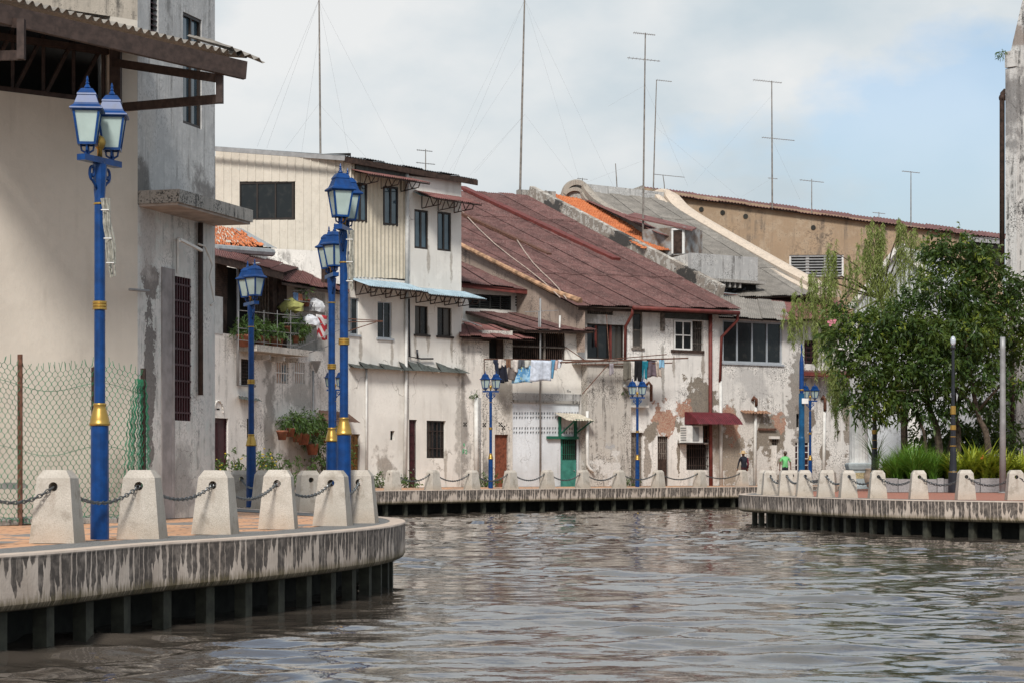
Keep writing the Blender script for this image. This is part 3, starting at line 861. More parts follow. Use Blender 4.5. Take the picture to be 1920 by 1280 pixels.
mb = MB(); mb.bar(FA2.P(337, 449, 0.30), FA2.P(378, 470, 0.30), 0.05, 0.04); mb.bar(FA2.P(337, 447, 0.02), FA2.P(337, 452, 0.32), 0.03); mb.bar(FA2.P(334, 447, 0.03), FA2.P(334, 512, 0.03), 0.03); mb.build('light_fitting', M['white_paint'], hA)
# canopy over the beige wall
E0 = at(-60, -16, 28.75); E1 = at(464, 113, 31.35); B0 = FA1.W(FA1.U(-40) - 1.6, 7.93, 0.0); B1 = FA1.W(FA1.U(258) + 0.2, 7.5, -0.2)
canopy = sheet_mesh(bil(E0, E1, B1, B0), 0, 1, 0, 1, 34, 0.035, 0.05, 1, 6).build('canopy', M['roof_grey'], hA)
tip = sheet_mesh(bil(at(430, 92, 31.1), at(497, 120, 31.5), at(400, 80, 33.4), at(350, 70, 33.4)), 0, 1, 0, 1, 4, 0.03, 0.02).build('sheet', M['roof_grey'], canopy)
mb = MB(); mb.bar(at(-60, 12, 28.8), at(460, 133, 31.3), 0.09, 0.26); mb.build('eave_beam', M['dark_steel'], canopy)
mb = MB(); mb.bar(at(-60, 6, 30.2), at(300, 96, 32.4), 0.08, 0.2); mb.build('purlin', M['dark_steel'], canopy)
for (wx, wy0, wy1, ox, oy0, oy1, Yw, Yo) in ((214, 118, 203, 412, 148, 186, 33.55, 31.2), (-150, 20, 108, 40, 45, 104, 31.3, 29.0)):
    mb = MB(); mb.bar(at(wx, wy0, Yw), at(ox, oy0, Yo), 0.07, 0.13); mb.bar(at(wx, wy1, Yw), at(ox, oy1, Yo), 0.07, 0.13); mb.bar(at(ox, oy0 - 8, Yo), at(ox, oy1 + 8, Yo), 0.12, 0.10)
    mb.build('bracket', M['dark_steel'], canopy)

# ================================================================== B: old white house with the balcony
hB = house('balcony_house', 'old white house with dark balcony, potted plants and washing', FB, 500)
U = FB.U
patB = [(FB.P(457, 640), 1.1, 0.5, (0.50, 0.44, 0.37), 'soft'), (FB.P(505, 790), 0.5, 2.8, (0.26, 0.24, 0.22), 'soft'), (FB.P(560, 740), 1.2, 0.7, (0.42, 0.40, 0.37), 'soft'), (FB.P(560, 860), 1.4, 1.0, (0.25, 0.225, 0.20), 'soft')]
matB = m_plaster('flaking_limewash', (0.74, 0.705, 0.66), streak=0.5, blotch=0.6, scale=1.2, low=0.25, patches=patB)
rB = dict(door=(395, 783, 428, 900), grl=(452, 673, 477, 722), small=(463, 784, 478, 822), w1=(517, 679, 541, 718), w2=(552, 679, 571, 718), gap1=(418, 556, 441, 624), niche=(398, 748, 421, 772))
holes = [FB.rect(rB[k]) for k in ('door', 'grl', 'small', 'w1', 'w2')]
zlow = FB.Z(500, 655)
wall(FB, U(390), U(445), 0, FB.Z(420, 625), [FB.rect(rB['door'])], depth=4).build('wall', matB, hB)
wall(FB, U(445), U(610), 0, [(U(445), FB.Z(445, 652)), (U(610), FB.Z(610, 658))], [h for h in holes if h[0] > U(446)], depth=4).build('wall', matB, hB)
wall(FB, U(610), U(650) - 0.02, 0, FB.Z(630, 545), (), depth=4).build('wall', matB, hB)
wall(FB, U(390), U(650) - 0.02, zlow + 0.05, FB.Z(520, 505), (), depth=2.5, base_d=-1.5).build('set_back_wall', M['old_white'], hB)
mb = MB(); FB.uslab(mb, U(400), zlow, U(440), FB.Z(420, 492), -1.45, -0.35); 
for k in range(16): FB.uslab(mb, U(402), FB.Z(420, 560) + k * 0.085, U(440), FB.Z(420, 560) + k * 0.085 + 0.06, -0.35, -0.32)
mb.build('slatted_wall', M['dark_wood'], hB)
mb = MB(); FB.uslab(mb, U(445), zlow, U(520), FB.Z(480, 498), -1.48, -1.4); mb.build('dark_interior', M['black'], hB)
mb = MB(); FB.slab(mb, (401, 556, 418, 626), -0.3, 0.02); mb.build('shutter', m_plain('grey_white_shutter', (0.42, 0.43, 0.43), 0.7, var=0.15), hB)
mb = MB()
for x, w in ((516, 4), (530, 8), (612, 3)):
    mb = MB(); FB.slab(mb, (x - w, 505, x + w, 655), -0.25, -0.08); mb.build('timber_post', M['dark_wood'], hB)
mb = MB()
for x in range(480, 512, 5): FB.slab(mb, (x, 500, x + 3, 650), -1.2, -1.16)
mb.build('shutter_slats', M['grey_wood'], hB)
mb = MB(); FB.uslab(mb, U(446), FB.Z(500, 664), U(545), FB.Z(500, 652), 0.0, 0.85)
for x in (478, 505, 532): 
    a = FB.U(x); mb.obox(FB.W(a, FB.Z(500, 672), 0.35), FB.u * 0.06, FB.n * 0.35, UP * 0.10)
mb.build('balcony_slab', M['stained'], hB)
mb = MB()
for yy in (585, 618, 640): mb.tube([FB.P(446, yy - 3, 0.80), FB.P(560, yy + 8, 0.80)], 0.016, 5)
for x in (447, 470, 495, 520, 545): mb.tube([FB.P(x, 582, 0.80), FB.P(x, 655, 0.80)], 0.014, 5)
mb.build('balcony_railing', M['pipe_grey'], hB)
pipe(hB, FB, [(446, 497, 0.3), (446, 722, 0.12), (478, 723, 0.12)], 0.06, 'pipe_grey', 0.1, 'downpipe')
pipe(hB, FB, [(446, 498, 0.3), (486, 494, 0.5)], 0.045, 'pvc', 0.3, 'gutter_pipe')
door(hB, FB, rB['door'], 'maroon', frame='maroon', panels=0, handle=False)
mb = MB(); 
for i in range(9):
    a = FB.U(397) + 0.02 + i * 0.075; FB.uslab(mb, a, 0.1, a + 0.03, FB.Z(410, 792), -0.14, -0.10)
mb.build('gate_bars', M['maroon'], hB)
mb = MB(); c = FB.P(409, 772); rr = 0.36                               # arched fanlight with two slots
mb.tube([c + FB.u * (rr * math.cos(a)) + UP * (rr * 1.25 * math.sin(a)) + FB.n * 0.02 for a in [math.pi * k / 12 for k in range(13)]], 0.035, 6)
mb.build('arch_moulding', M['old_white'], hB)
mb = MB()
for (x0, x1, y) in ((398, 405, 754), (398, 404, 765), (406, 412, 765)): FB.slab(mb, (x0, y, x1, y + 3), -0.02, 0.006)
mb.build('vent_slot', M['black'], hB)
dark_back(hB, FB, rB['grl'], -0.2); grille(hB, FB, rB['grl'], 7, -0.04, 'dark_steel', 8, 0.02)
dark_back(hB, FB, rB['small'], -0.2)
for k in ('w1', 'w2'):
    mb = MB(); FB.slab(mb, rB[k], -0.21, -0.18); mb.build('shutter', m_plain('peach_shutter', (0.60, 0.40, 0.30), 0.8, var=0.15), hB)
    grille(hB, FB, rB[k], 5, -0.03, 'white_paint', 1, 0.045)
mb = MB(); FB.slab(mb, (530, 684, 537, 714), -0.17, -0.15); mb.build('curtain', m_plain('blue_curtain', (0.05, 0.22, 0.34), 0.8), hB)
sheet_mesh(bil(FB.P(447, 741, 0.02), FB.P(485, 747, 0.02), FB.P(492, 752, 0.45), FB.P(449, 747, 0.45)), 0, 1, 0, 1, 6, 0.02).build('awning', M['scrap'], hB)
# roof over the balcony
def Broof(p, cols, mat='roof_red2', rows=1, waves=9): return roof_sheets(hB, bil(*p), cols, rows, waves, 0.022, mat)
Broof((FB.P(402, 480, 1.0), FB.P(531, 511, 1.0), FB.P(560, 502, -1.6), FB.P(404, 463, -1.6)), 5)
Broof((FB.P(527, 526, 0.6), FB.P(655, 548, 0.6), FB.P(652, 527, -1.5), FB.P(545, 503, -1.5)), 5)
mb = MB(); mb.bar(FB.P(404, 486, 0.95), FB.P(530, 518, 0.95), 0.06, 0.30); mb.bar(FB.P(528, 532, 0.55), FB.P(650, 553, 0.55), 0.05, 0.09); mb.build('eave_board', M['dark_wood'], hB)
mb = MB(); mb.tube([FB.P(404, 466, -1.2), FB.P(510, 474, -1.2)], 0.17, 8); mb.build('gutter', M['zinc'], hB)
tb = MB(); tf = bil(at(402, 462, 86), at(497, 463, 90), at(455, 437, 93), at(400, 424, 92))
for j in range(9):
    for i in range(26):
        if (i / 26) > 1.02 - 0.0 * j: continue
        p = tf((i + 0.5) / 26, (j + 0.5) / 9) + V(random.uniform(-.03, .03), 0, random.uniform(-.05, .09))
        a = (tf((i + 1) / 26, j / 9) - tf(i / 26, j / 9)) * 0.46; b = (tf(i / 26, (j + 1) / 9) - tf(i / 26, j / 9)) * 0.6
        tb.add([p - a - b, p - b + UP * .05, p + a - b, p + a + b, p + b + UP * .05, p - a + b], [(0, 1, 4, 5), (1, 2, 3, 4)])
o = tb.build('clay_tiles', M['tile_orange'], hB); o['kind'] = 'stuff'
sheet_mesh(bil(at(497, 463, 91), at(520, 466, 91.5), at(452, 428, 93.5), at(425, 427, 93)), 0, 1, 0, 1, 3, 0.02).build('flashing', M['zinc'], hB)
mb = MB(); P = [at(445, 474, 92.2), at(500, 466, 93.2), at(540, 472, 94.0), at(652, 473, 94.2), at(652, 535, 94.1), at(600, 528, 93.6), at(530, 503, 92.6)]
mb.poly(*P); bk = [p + V(0, 0.4, 0) for p in P]; mb.poly(*bk[::-1])
for i in range(len(P)): mb.poly(P[i], bk[i], bk[(i + 1) % len(P)], P[(i + 1) % len(P)])
mb.build('parapet', M['old_white'], hB)
# rain hopper and pipe, drying rods, shelf
mb = MB(); c = FB.P(593, 686, 0.25); mb.lathe(c, [(0.05, -0.28), (0.27, 0.18), (0.29, 0.22)], 4, math.pi / 4); mb.build('rain_hopper', M['pipe_grey'], hB)
pipe(hB, FB, [(587, 694, 0.15), (587, 790, 0.12), (586, 905, 0.12)], 0.05, 'pipe_grey', 0.12)
mb = MB()
for (a, b, da, db) in (((533, 562), (640, 573), 0.5, 0.6), ((530, 595), (640, 600), 0.7, 0.8), ((533, 606), (650, 608), 0.8, 0.9), ((548, 545), (612, 548), 0.3, 0.3), ((530, 664), (650, 612), 0.4, 1.3), ((560, 668), (640, 640), 0.1, 1.0)):
    mb.tube([FB.P(*a, da), FB.P(*b, db)], 0.018, 5)
mb.build('drying_rods', M['pipe_grey'], hB)
mb = MB(); mb.tube([FB.P(523, 786, 0.5), FB.P(640, 789, 0.5)], 0.025, 5); mb.tube([FB.P(523, 786, 0.0), FB.P(523, 786, 0.5)], 0.02, 5); mb.tube([FB.P(600, 788, 0.0), FB.P(600, 788, 0.5)], 0.02, 5); mb.build('plant_rail', M['pipe_grey'], hB)

# ================================================================== W: three-storey white house
hW = house('three_storey_house', 'three-storey cream house clad in ribbed metal with blue awnings', FW, 760)
U = FW.U; ZR = 14.35
zcl = FW.Z(710, 522)
wu = [(661, 343, 688, 416), (718, 350, 746, 423), (777, 394, 803, 467), (820, 398, 846, 471)]
wm = [(648, 558, 673, 627), (708, 566, 735, 634), (778, 574, 803, 627), (820, 577, 847, 630)]
dl = [(765, 786, 782, 920), (800, 788, 836, 858), (732, 807, 740, 824), (658, 813, 675, 925)]
matW = m_plaster('cream_house_paint', (0.755, 0.725, 0.67), stain=(0.40, 0.36, 0.31), streak=0.30, blotch=0.10, scale=0.7,
                 patches=[(FW.P(722, 870), 0.7, 0.7, (0.30, 0.26, 0.22), 'soft'), (FW.P(862, 800), 0.3, 3.0, (0.42, 0.39, 0.35), 'soft')] + [(FW.P(x, y, 0), 0.10, 0.8, (0.42, 0.375, 0.32), 'soft') for x, y in ((676, 650), (735, 655), (779, 650), (803, 646), (847, 650), (846, 492), (803, 488), (835, 880))])
hs = [FW.rect(r) for r in wm + dl] + [FW.rect(r) for r in wu[2:]]
wall(FW, U(650), U(767), 0, zcl, [h for h in hs if h[2] < U(765.5)], depth=5).build('wall', matW, hW)
wall(FW, U(764.9), U(865), 0, [(U(765), FW.Z(765, 330)), (U(865), FW.Z(865, 340))], [h for h in hs if h[0] > U(764)], depth=5).build('wall', matW, hW)
wall(FWL, FWL.U(395), FWL.U(655), 5, FWL.Z(655, 478), (), depth=6).build('side_wall', M['old_white'], hW)
# ribbed cladding, left side: single boards
bx0, bx1 = 404, 658
n = 17
for i in range(n):
    xa = bx0 + (bx1 - bx0) * i / n; xb = bx0 + (bx1 - bx0) * (i + 1) / n; xm = (xa + xb) / 2
    yt = 279 + (xm - 405) * (302 - 279) / 255; yb = 455 + max(0, min(1, (xm - 470) / 60)) * 17
    segs = [(yt, yb)] if not (448 < xm < 550) else [(yt, 341), (413, yb)]
    for (y0, y1) in segs:
        mb = MB(); ua, ub = FWL.U(xa), FWL.U(xb); za, zb = FWL.Z(xm, y1), FWL.Z(xm, y0)
        FWL.uslab(mb, ua + 0.012, za, ub - 0.012, zb, 0.0, 0.05); FWL.uslab(mb, ub - 0.03, za, ub + 0.03, zb, 0.0, 0.085)
        mb.build('cladding_board', M['clad'], hW)
mb = MB(); FWL.uslab(mb, FWL.U(400), FWL.Z(500, 474), FWL.U(655), FWL.Z(500, 290), -0.3, -0.2); mb.build('dark_interior', M['black'], hW)
window(hW, FWL, (448, 341, 551, 413), 3, 1, 0.09, 'frame_dark', 'glass', d=-0.02)
# ribbed cladding on the river side: wall pieces between the windows
rib = MB()
def ribpatch(x0, x1, y0, y1):
    fn = bil(FW.P(x0, y1, 0.02), FW.P(x1, y1, 0.02), FW.P(x1, y0, 0.02), FW.P(x0, y0, 0.02))
    w = max(1, round((FW.U(x1) - FW.U(x0)) / 0.24)); m = sheet_mesh(fn, 0, 1, 0, 1, w, 0.03, 0, 1, 6)
    rib.add(m.v, m.f)
for (x0, x1, y0, y1) in ((655, 661, 305, 520), (661, 688, 305, 343), (661, 688, 416, 520), (688, 718, 308, 521), (718, 746, 312, 350), (718, 746, 423, 522), (746, 766, 318, 523)): ribpatch(x0, x1, y0, y1)
rib.build('ribbed_cladding', m_sheet('beige_ribbed_metal', (0.55, 0.49, 0.39), (0.47, 0.42, 0.33), 0.6, var=0.0, light=(0.58, 0.52, 0.42)), hW)
for r in wu: window(hW, FW, r, 2, 1, 0.09, 'frame_dark', 'glass_blue', d=-0.06 if r[0] > 760 else 0.0, mull=0.1)
for r in wm[:2]: window(hW, FW, r, 2, 1, 0.05, 'alu', 'glass', d=-0.10, sill=True)
for r in wm[2:]: window(hW, FW, r, 2, 1, 0.05, 'frame_dark', 'glass', d=-0.10, sill=True)
door(hW, FW, dl[0], 'maroon', panels=5, frame='maroon'); grille(hW, FW, (766, 790, 781, 915), 4, -0.11, 'maroon', 8, 0.03, 'door_grille')
window(hW, FW, dl[1], 3, 1, 0.07, 'frame_dark', 'glass', d=-0.16); grille(hW, FW, (803, 791, 834, 856), 4, -0.10, 'dark_steel', 2, 0.03)
dark_back(hW, FW, dl[2], -0.15); door(hW, FW, dl[3], 'gold_door', panels=3, frame='white_paint')
# roof
R = [FW.W(U(650) - 0.35, ZR + 0.25, 0.25), FW.W(U(865) + 0.75, ZR + 0.10, 0.35), None, None]
back = FWL.W(FWL.U(395), 15.35, 0.4) - R[0]
R[3] = R[0] + V(back.x, back.y + 1.0, back.z); R[2] = R[1] + V(-5.5, 5.5, 0.9)
fn = bil(R[0], R[1], R[2], R[3])
roof_sheets(hW, fn, 7, 1, 8, 0.022, 'zinc')
mb = MB(); mb.bar(R[0] - UP * 0.16, R[1] - UP * 0.16, 0.06, 0.24); mb.build('eave_board', M['dark_wood'], hW)
mb = MB(); mb.bar(R[0] - UP * 0.13 + V(-0.0, -0.1, 0), at(398, 279, 95.0), 0.08, 0.20); mb.build('barge_board', M['pipe_grey'], hW)
mb = MB(); FW.slab(mb, (668, 312, 765, 331), 0.03, 0.10); mb.build('gutter_board', M['scrap'], hW)
awning(hW, FW, 655, 770, 326, 1.25, 0.32, 'roof_red2', brackets=3)
awning(hW, FW, 775, 866, 364, 1.30, 0.42, 'roof_red2', brackets=3); 
mb = sheet_mesh(bil(FW.P(774, 361, 0.03), FW.P(866, 371, 0.03), FW.P(880, 380, 0.55), FW.P(789, 369, 0.55)), 0, 1, 0, 1, 20, 0.022, 0.03); mb.build('awning', M['green_sheet'], hW)
awning(hW, FW, 652, 764, 527, 1.35, 0.42, 'blue_sheet', brackets=4, nsheet=3, arm=0.3)
awning(hW, FW, 766, 872, 543, 1.35, 0.40, 'blue_sheet', brackets=4, nsheet=3, arm=0.3)
for (x0, x1, y) in ((652, 765, 690), (763, 868, 695)):                  # torn strips of dark sheet
    u0, u1 = U(x0), U(x1); mb = MB(); k = 6; z = FW.Z((x0 + x1) / 2, y)
    for i in range(k):
        a = u0 + (u1 - u0) * i / k; b = u0 + (u1 - u0) * (i + 1.1) / k; t1 = random.uniform(0.16, 0.42); t2 = t1 * random.uniform(0.4, 0.8)
        mb.poly(FW.W(a, z - 0.05, 0.42), FW.W(b, z - 0.05, 0.42), FW.W(b, z + t2, 0.02), FW.W(a, z + t1, 0.02))
        mb.poly(FW.W(a, z - 0.06, 0.42), FW.W(b, z - 0.06, 0.42), FW.W(b, z - 0.03, 0.02), FW.W(a, z - 0.03, 0.02))
    mb.build('torn_awning', M['scrap'], hW)
pipe(hW, FW, [(763, 320), (763, 545)], 0.10, 'pvc'); pipe(hW, FW, [(762, 545), (761, 760), (759, 905)], 0.075, 'pvc')
pipe(hW, FW, [(767, 560), (768, 668), (790, 672), (812, 672)], 0.04, 'black_paint', 0.12, 'drain_pipe')
pipe(hW, FW, [(687, 690), (687, 895)], 0.05, 'pvc', 0.08); pipe(hW, FW, [(782, 655), (783, 672)], 0.05, 'black_paint', 0.12, 'drain_pipe')
mb = MB()
for a, b in (((640, 597), (718, 602)), ((640, 604), (718, 603)), ((640, 625), (705, 604))): mb.tube([FW.P(*a, 0.2), FW.P(*b, 1.5)], 0.02, 5)
mb.build('clothes_bracket', M['rust'], hW)
sheet_mesh(bil(FB.P(598, 768, 0.0), FB.P(650, 772, 0.0), FW.P(676, 792, 0.9), FB.P(606, 786, 0.9)), 0, 1, 0, 1, 8, 0.01).build('canvas_awning', m_plain('brown_canvas', (0.15, 0.085, 0.06), 0.9, var=0.2), hW)
for x, y in ((683, 560), (683, 590), (725, 588)): pass

# ================================================================== C: low-roofed house with breeze-block wall
hC = house('breeze_block_house', 'house with layered red lean-to roofs, vent-block wall and teal door', FC, 980)
U = FC.U
zc = FC.Z(980, 622)
dC = (928, 814, 953, 922); tC = (1052, 822, 1083, 920); wC = (961, 622, 1060, 674); dk = (917, 634, 946, 672)
wall(FC, U(865) + 0.01, U(905), 0, FC.Z(885, 640), (), depth=4).build('wall', m_plaster('cracked_white_wall', (0.69, 0.65, 0.60), streak=0.75, blotch=0.8, scale=1.2, low=0.4, patches=[(FC.P(867, 800), 0.25, 3.5, (0.22, 0.20, 0.18), 'soft')]), hC)
wall(FC, U(905), U(961), 0, zc, [FC.rect(dC), FC.rect(dk)], depth=4).build('wall', m_plaster('mould_stained_wall', (0.60, 0.56, 0.505), stain=(0.13, 0.12, 0.11), streak=0.85, blotch=1.0, scale=1.5, low=0.3,
     patches=[(FC.P(948, 730), 0.5, 1.3, (0.30, 0.275, 0.24), 'soft'), (FC.P(908, 880), 0.4, 0.7, (0.16, 0.145, 0.13), 'soft')]), hC)
wall(FC, U(961), U(1090), FC.Z(1020, 737), zc, [FC.rect(wC)], depth=4).build('wall', M['cream_clean'], hC)
mb = MB(); FC.slab(mb, (961, 737, 1087, 750), -0.3, 0.03); mb.build('beam', M['conc_grey'], hC)
mb = MB(); FC.slab(mb, (964, 750, 1086, 755), -0.3, 0.05); mb.build('beam_lip', M['conc_dark'], hC)
vb = [(x, y) for y in (772, 800) for x in [964 + 10.4 * k for k in range(12)]]
wall(FC, U(961), U(1086), 0, FC.Z(1020, 753), [FC.rect(tC)] + [FC.rect((x + q, y + s, x + q + 2.6, y + s + 5)) for (x, y) in vb if x < 1050 or y < 815 for q in (0, 4.6) for s in (0, 8)], depth=0.35, rev=0.16, base_d=-0.05).build('vent_block_wall', M['bluewhite'], hC)
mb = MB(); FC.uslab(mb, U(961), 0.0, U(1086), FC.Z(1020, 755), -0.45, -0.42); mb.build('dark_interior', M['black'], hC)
for (x, y) in ((869, 791), (905, 792), (935, 791), (941, 797)):
    mb = MB()
    for q, s in ((0, 0), (4, 0), (0, 5), (4, 5), (2, 2.5)): FC.slab(mb, (x + q, y + s, x + q + 2.2, y + s + 2.6), -0.02, 0.008)
    mb.build('vent_block', M['black'], hC)
door(hC, FC, dC, 'brown_door', frame='grey_wood', panels=0)
dt = door(hC, FC, tC, 'teal', frame='green_steel', panels=0); grille(hC, FC, (1055, 824, 1080, 860), 7, -0.08, 'green_steel', 2, 0.02, 'door_grille'); mb = MB(); FC.slab(mb, (1055, 824, 1080, 860), -0.14, -0.11); mb.build('door_opening', M['black'], hC)
mb = MB(); FC.slab(mb, (1027, 817, 1085, 822), 0.0, 0.12); FC.slab(mb, (1049, 780, 1052.5, 820), 0.0, 0.1); FC.slab(mb, (1078, 780, 1082, 820), 0.0, 0.1)
mb.bar(FC.P(1052, 812, 0.05), FC.P(1080, 786, 1.0), 0.06); mb.bar(FC.P(1080, 812, 0.05), FC.P(1112, 787, 1.0), 0.06); mb.bar(FC.P(1078, 786, 1.0), FC.P(1114, 788, 1.0), 0.06); mb.build('awning_frame', M['green_steel'], hC)
sheet_mesh(bil(FC.P(1040, 773, 0.05), FC.P(1086, 775, 0.05), FC.P(1116, 788, 1.15), FC.P(1064, 787, 1.15)), 0, 1, 0, 1, 10, 0.02).build('awning', m_sheet('cream_fibre_sheet', (0.46, 0.42, 0.34), (0.36, 0.32, 0.26), 0.8), hC)
dark_back(hC, FC, wC, -0.6); dark_back(hC, FC, dk, -0.25); grille(hC, FC, wC, 26, -0.05, 'dark_wood', 1, 0.035, 'window_bars')
mb = MB(); FC.slab(mb, (961, 649, 1060, 651.5), -0.1, 0.0); FC.slab(mb, (1020, 622, 1023, 674), -0.1, 0.01); mb.build('window_rail', M['grey_wood'], hC)
mb = MB(); FC.slab(mb, (932, 634, 946, 672), -0.2, -0.12); mb.build('shutter', M['dark_wood'], hC)
pipe(hC, FC, [(893, 745), (893, 905)], 0.11, 'pvc', 0.12); pipe(hC, FC, [(900, 745), (900, 905)], 0.03, 'pipe_grey', 0.12, 'thin_pipe')
pipe(hC, FC, [(1013, 560, 0.3), (1013, 620, 0.3), (1013, 905, 0.1)], 0.045, 'pipe_grey'); pipe(hC, FC, [(1013, 617, 0.35), (1049, 622, 0.35), (1050, 592, 0.35)], 0.05, 'pvc', 0.35, 'vent_pipe')
mb = MB(); mb.bar(FC.P(984, 585, 0.3), FC.P(1046, 582, 0.3), 0.05, 0.03); mb.tube([FC.P(1010, 583, 0.3), FC.P(1010, 622, 0.3)], 0.03, 6); mb.build('washing_pole_holder', M['pipe_grey'], hC)
# set-back upper wall, lean-to roofs
SB = -4.6
def Pb(px, py, d=SB): return FC.P(px, py, d)
u0, u1 = FC.U(800, SB), FC.U(1012, SB)
lw = (880, 553, 957, 580); u = lambda r: (FC.U(r[0], SB), FC.Z((r[0] + r[2]) / 2, r[3], SB), FC.U(r[2], SB), FC.Z((r[0] + r[2]) / 2, r[1], SB))
wall(FC, FC.U(868, SB), FC.U(1012, SB), 6.0, FC.Z(940, 540, SB), [u(lw)], depth=3, base_d=SB, rev=0.15).build('set_back_wall', M['cream_clean'], hC)
mb = MB(); r = u(lw); FC.uslab(mb, r[0], r[1], r[2], r[3], SB - 0.3, SB - 0.12)
mb.build('dark_interior', M['black'], hC)
mb = MB()
for k in range(7):
    z = r[1] + (r[3] - r[1]) * (k + .5) / 7; mb.obox(FC.W((r[0] + r[2]) / 2, z, SB - 0.05), FC.u * ((r[2] - r[0]) / 2), FC.n * 0.05 - UP * 0.03, UP * 0.006)
for k in range(5):
    a = r[0] + (r[2] - r[0]) * k / 4; FC.uslab(mb, a - 0.03, r[1], a + 0.03, r[3], SB - 0.06, SB + 0.02)
mb.build('louvre', m_plain('dusty_louvre_glass', (0.06, 0.065, 0.062), 0.3, var=0.3), hC)
mb = MB()
for i in range(10):
    for j in range(4):
        x = 966 + i * 3.9; y = 556 + j * 5; q = u((x, y, x + 2.4, y + 3)); FC.uslab(mb, q[0], q[1], q[2], q[3], SB - 0.01, SB + 0.01)
o = mb.build('vent_openings', M['black'], hC); o['kind'] = 'stuff'
fn = bil(FC.P(985, 618, 0.7), FC.P(1120, 620, 0.7), Pb(1030, 592), Pb(873, 584)); roof_sheets(hC, fn, 6, 1, 8, 0.022, 'roof_red')
mb = MB(); mb.bar(FC.P(985, 620, 0.62), Pb(874, 586), 0.08, 0.14); mb.bar(FC.P(985, 622, 0.62), FC.P(1112, 623, 0.62), 0.06, 0.10); mb.build('eave_board', M['dark_wood'], hC)
fn = bil(FC.P(905, 632, 0.7), FC.P(1004, 637, 0.7), FC.P(930, 612, -2.2), FC.P(866, 603, -2.2)); roof_sheets(hC, fn, 4, 1, 7, 0.022, 'roof_red2')
fn = bil(FC.P(862, 630, 0.55), FC.P(922, 632, 0.55), FC.P(898, 613, -1.2), FC.P(860, 607, -1.2)); roof_sheets(hC, fn, 3, 1, 6, 0.022, 'roof_red2')
mb = MB(); mb.bar(FC.P(866, 598, -1.0), FC.P(903, 612, -0.2), 0.16, 0.03); mb.build('flashing', M['white_paint'], hC)
mb = MB(); mb.bar(FC.P(866, 636, 0.45), FC.P(920, 637, 0.45), 0.06, 0.16); mb.build('eave_board', M['dark_wood'], hC)
fn = bil(at(800, 522, 104.2), at(1042, 549, 107.3), at(870, 478, 116), at(740, 448, 114)); roof_sheets(hC, fn, 6, 1, 9, 0.022, 'roof_red')
mb = MB(); mb.bar(at(866, 535, 105.2), at(1040, 553, 107.3), 0.06, 0.22); mb.build('eave_board', M['rust_red'], hC)
mb = MB(); a = [at(855, 468, 114), at(1036, 541, 106), at(1036, 549, 106), at(855, 497, 114)]; mb.poly(*a); mb.poly(*[p + V(0, .12, 0) for p in a][::-1]); mb.build('flashing', M['zinc'], hC)

# ================================================================== D: big red roof
hD = house('red_roof_house', 'patched white house under the broad dark red sheet roof', FD, 1220)
U = FD.U
rD = dict(slat=(1101, 577, 1150, 590), big=(1101, 608, 1172, 673), tall=(1186, 585, 1205, 652), win=(1262, 601, 1319, 657), d1=(1183, 810, 1205, 925), d2=(1233, 817, 1253, 925), bar=(1287, 832, 1329, 880), slatac=(1307, 797, 1330, 829))
BR, MO = (0.40, 0.28, 0.21), (0.25, 0.215, 0.175)
patD = [(FD.P(1318, 760), 1.25, 1.2, MO, 'hard'), (FD.P(1245, 790), 0.75, 0.75, BR, 'brick'), (FD.P(1222, 812), 0.45, 0.5, MO, 'hard'), (FD.P(1282, 765), 0.5, 0.5, BR, 'brick'), (FD.P(1275, 800), 0.3, 0.5, MO, 'hard'),
        (FD.P(1212, 860), 0.22, 0.9, (0.34, 0.30, 0.26), 'hard'), (FD.P(1272, 850), 0.12, 0.8, MO, 'hard'), (FD.P(1344, 840), 0.35, 2.0, (0.33, 0.275, 0.22), 'soft'), (FD.P(1243, 690), 0.1, 1.6, (0.30, 0.28, 0.25), 'soft'), (FD.P(1263, 680), 0.10, 0.9, (0.30, 0.26, 0.22), 'soft'), (FD.P(1318, 680), 0.10, 0.9, (0.30, 0.26, 0.22), 'soft'), (FD.P(1204, 670), 0.10, 0.6, (0.32, 0.29, 0.25), 'soft'), (FD.P(1110, 590), 1.0, 0.5, (0.36, 0.32, 0.27), 'soft')]
matD = m_plaster('patched_white_plaster', (0.74, 0.71, 0.67), streak=0.40, blotch=0.40, scale=1.1, low=0.25, patches=patD)
wall(FD, U(1090), U(1352), 0, FD.Z(1220, 572), [FD.rect(rD[k]) for k in ('slat', 'big', 'tall', 'win', 'd1', 'd2', 'bar', 'slatac')], depth=6).build('wall', matD, hD)
patS = [(FD.P(1130, 870), 0.95, 0.9, (0.62, 0.60, 0.57), 'hard'), (FD.P(1158, 865), 0.25, 0.5, (0.26, 0.22, 0.18), 'hard'), (FD.P(1128, 838), 0.6, 0.3, (0.40, 0.40, 0.40), 'hard'), (FD.P(1120, 825), 0.5, 0.15, (0.25, 0.20, 0.16), 'hard')]
matS = m_plaster('mould_speckled_wall', (0.50, 0.465, 0.42), stain=(0.12, 0.11, 0.10), streak=0.9, blotch=1.0, scale=1.7, patches=patS)
mb = wall(FD, U(1090), U(1172), 0, FD.Z(1130, 682), (), depth=0.5, base_d=0.5); mb.build('projecting_wall', matS, hD)
mb = MB(); FD.slab(mb, (1086, 676, 1175, 683), -0.1, 0.62); mb.build('ledge', M['conc_dark'], hD)
for k, dd in (('slat', -0.2), ('big', -0.6), ('slatac', -0.2), ('bar', -0.3), ('d1', -0.3)): dark_back(hD, FD, rD[k], dd)
grille(hD, FD, rD['slat'], 14, -0.03, 'grey_wood', 1, 0.05, 'vent_slats')
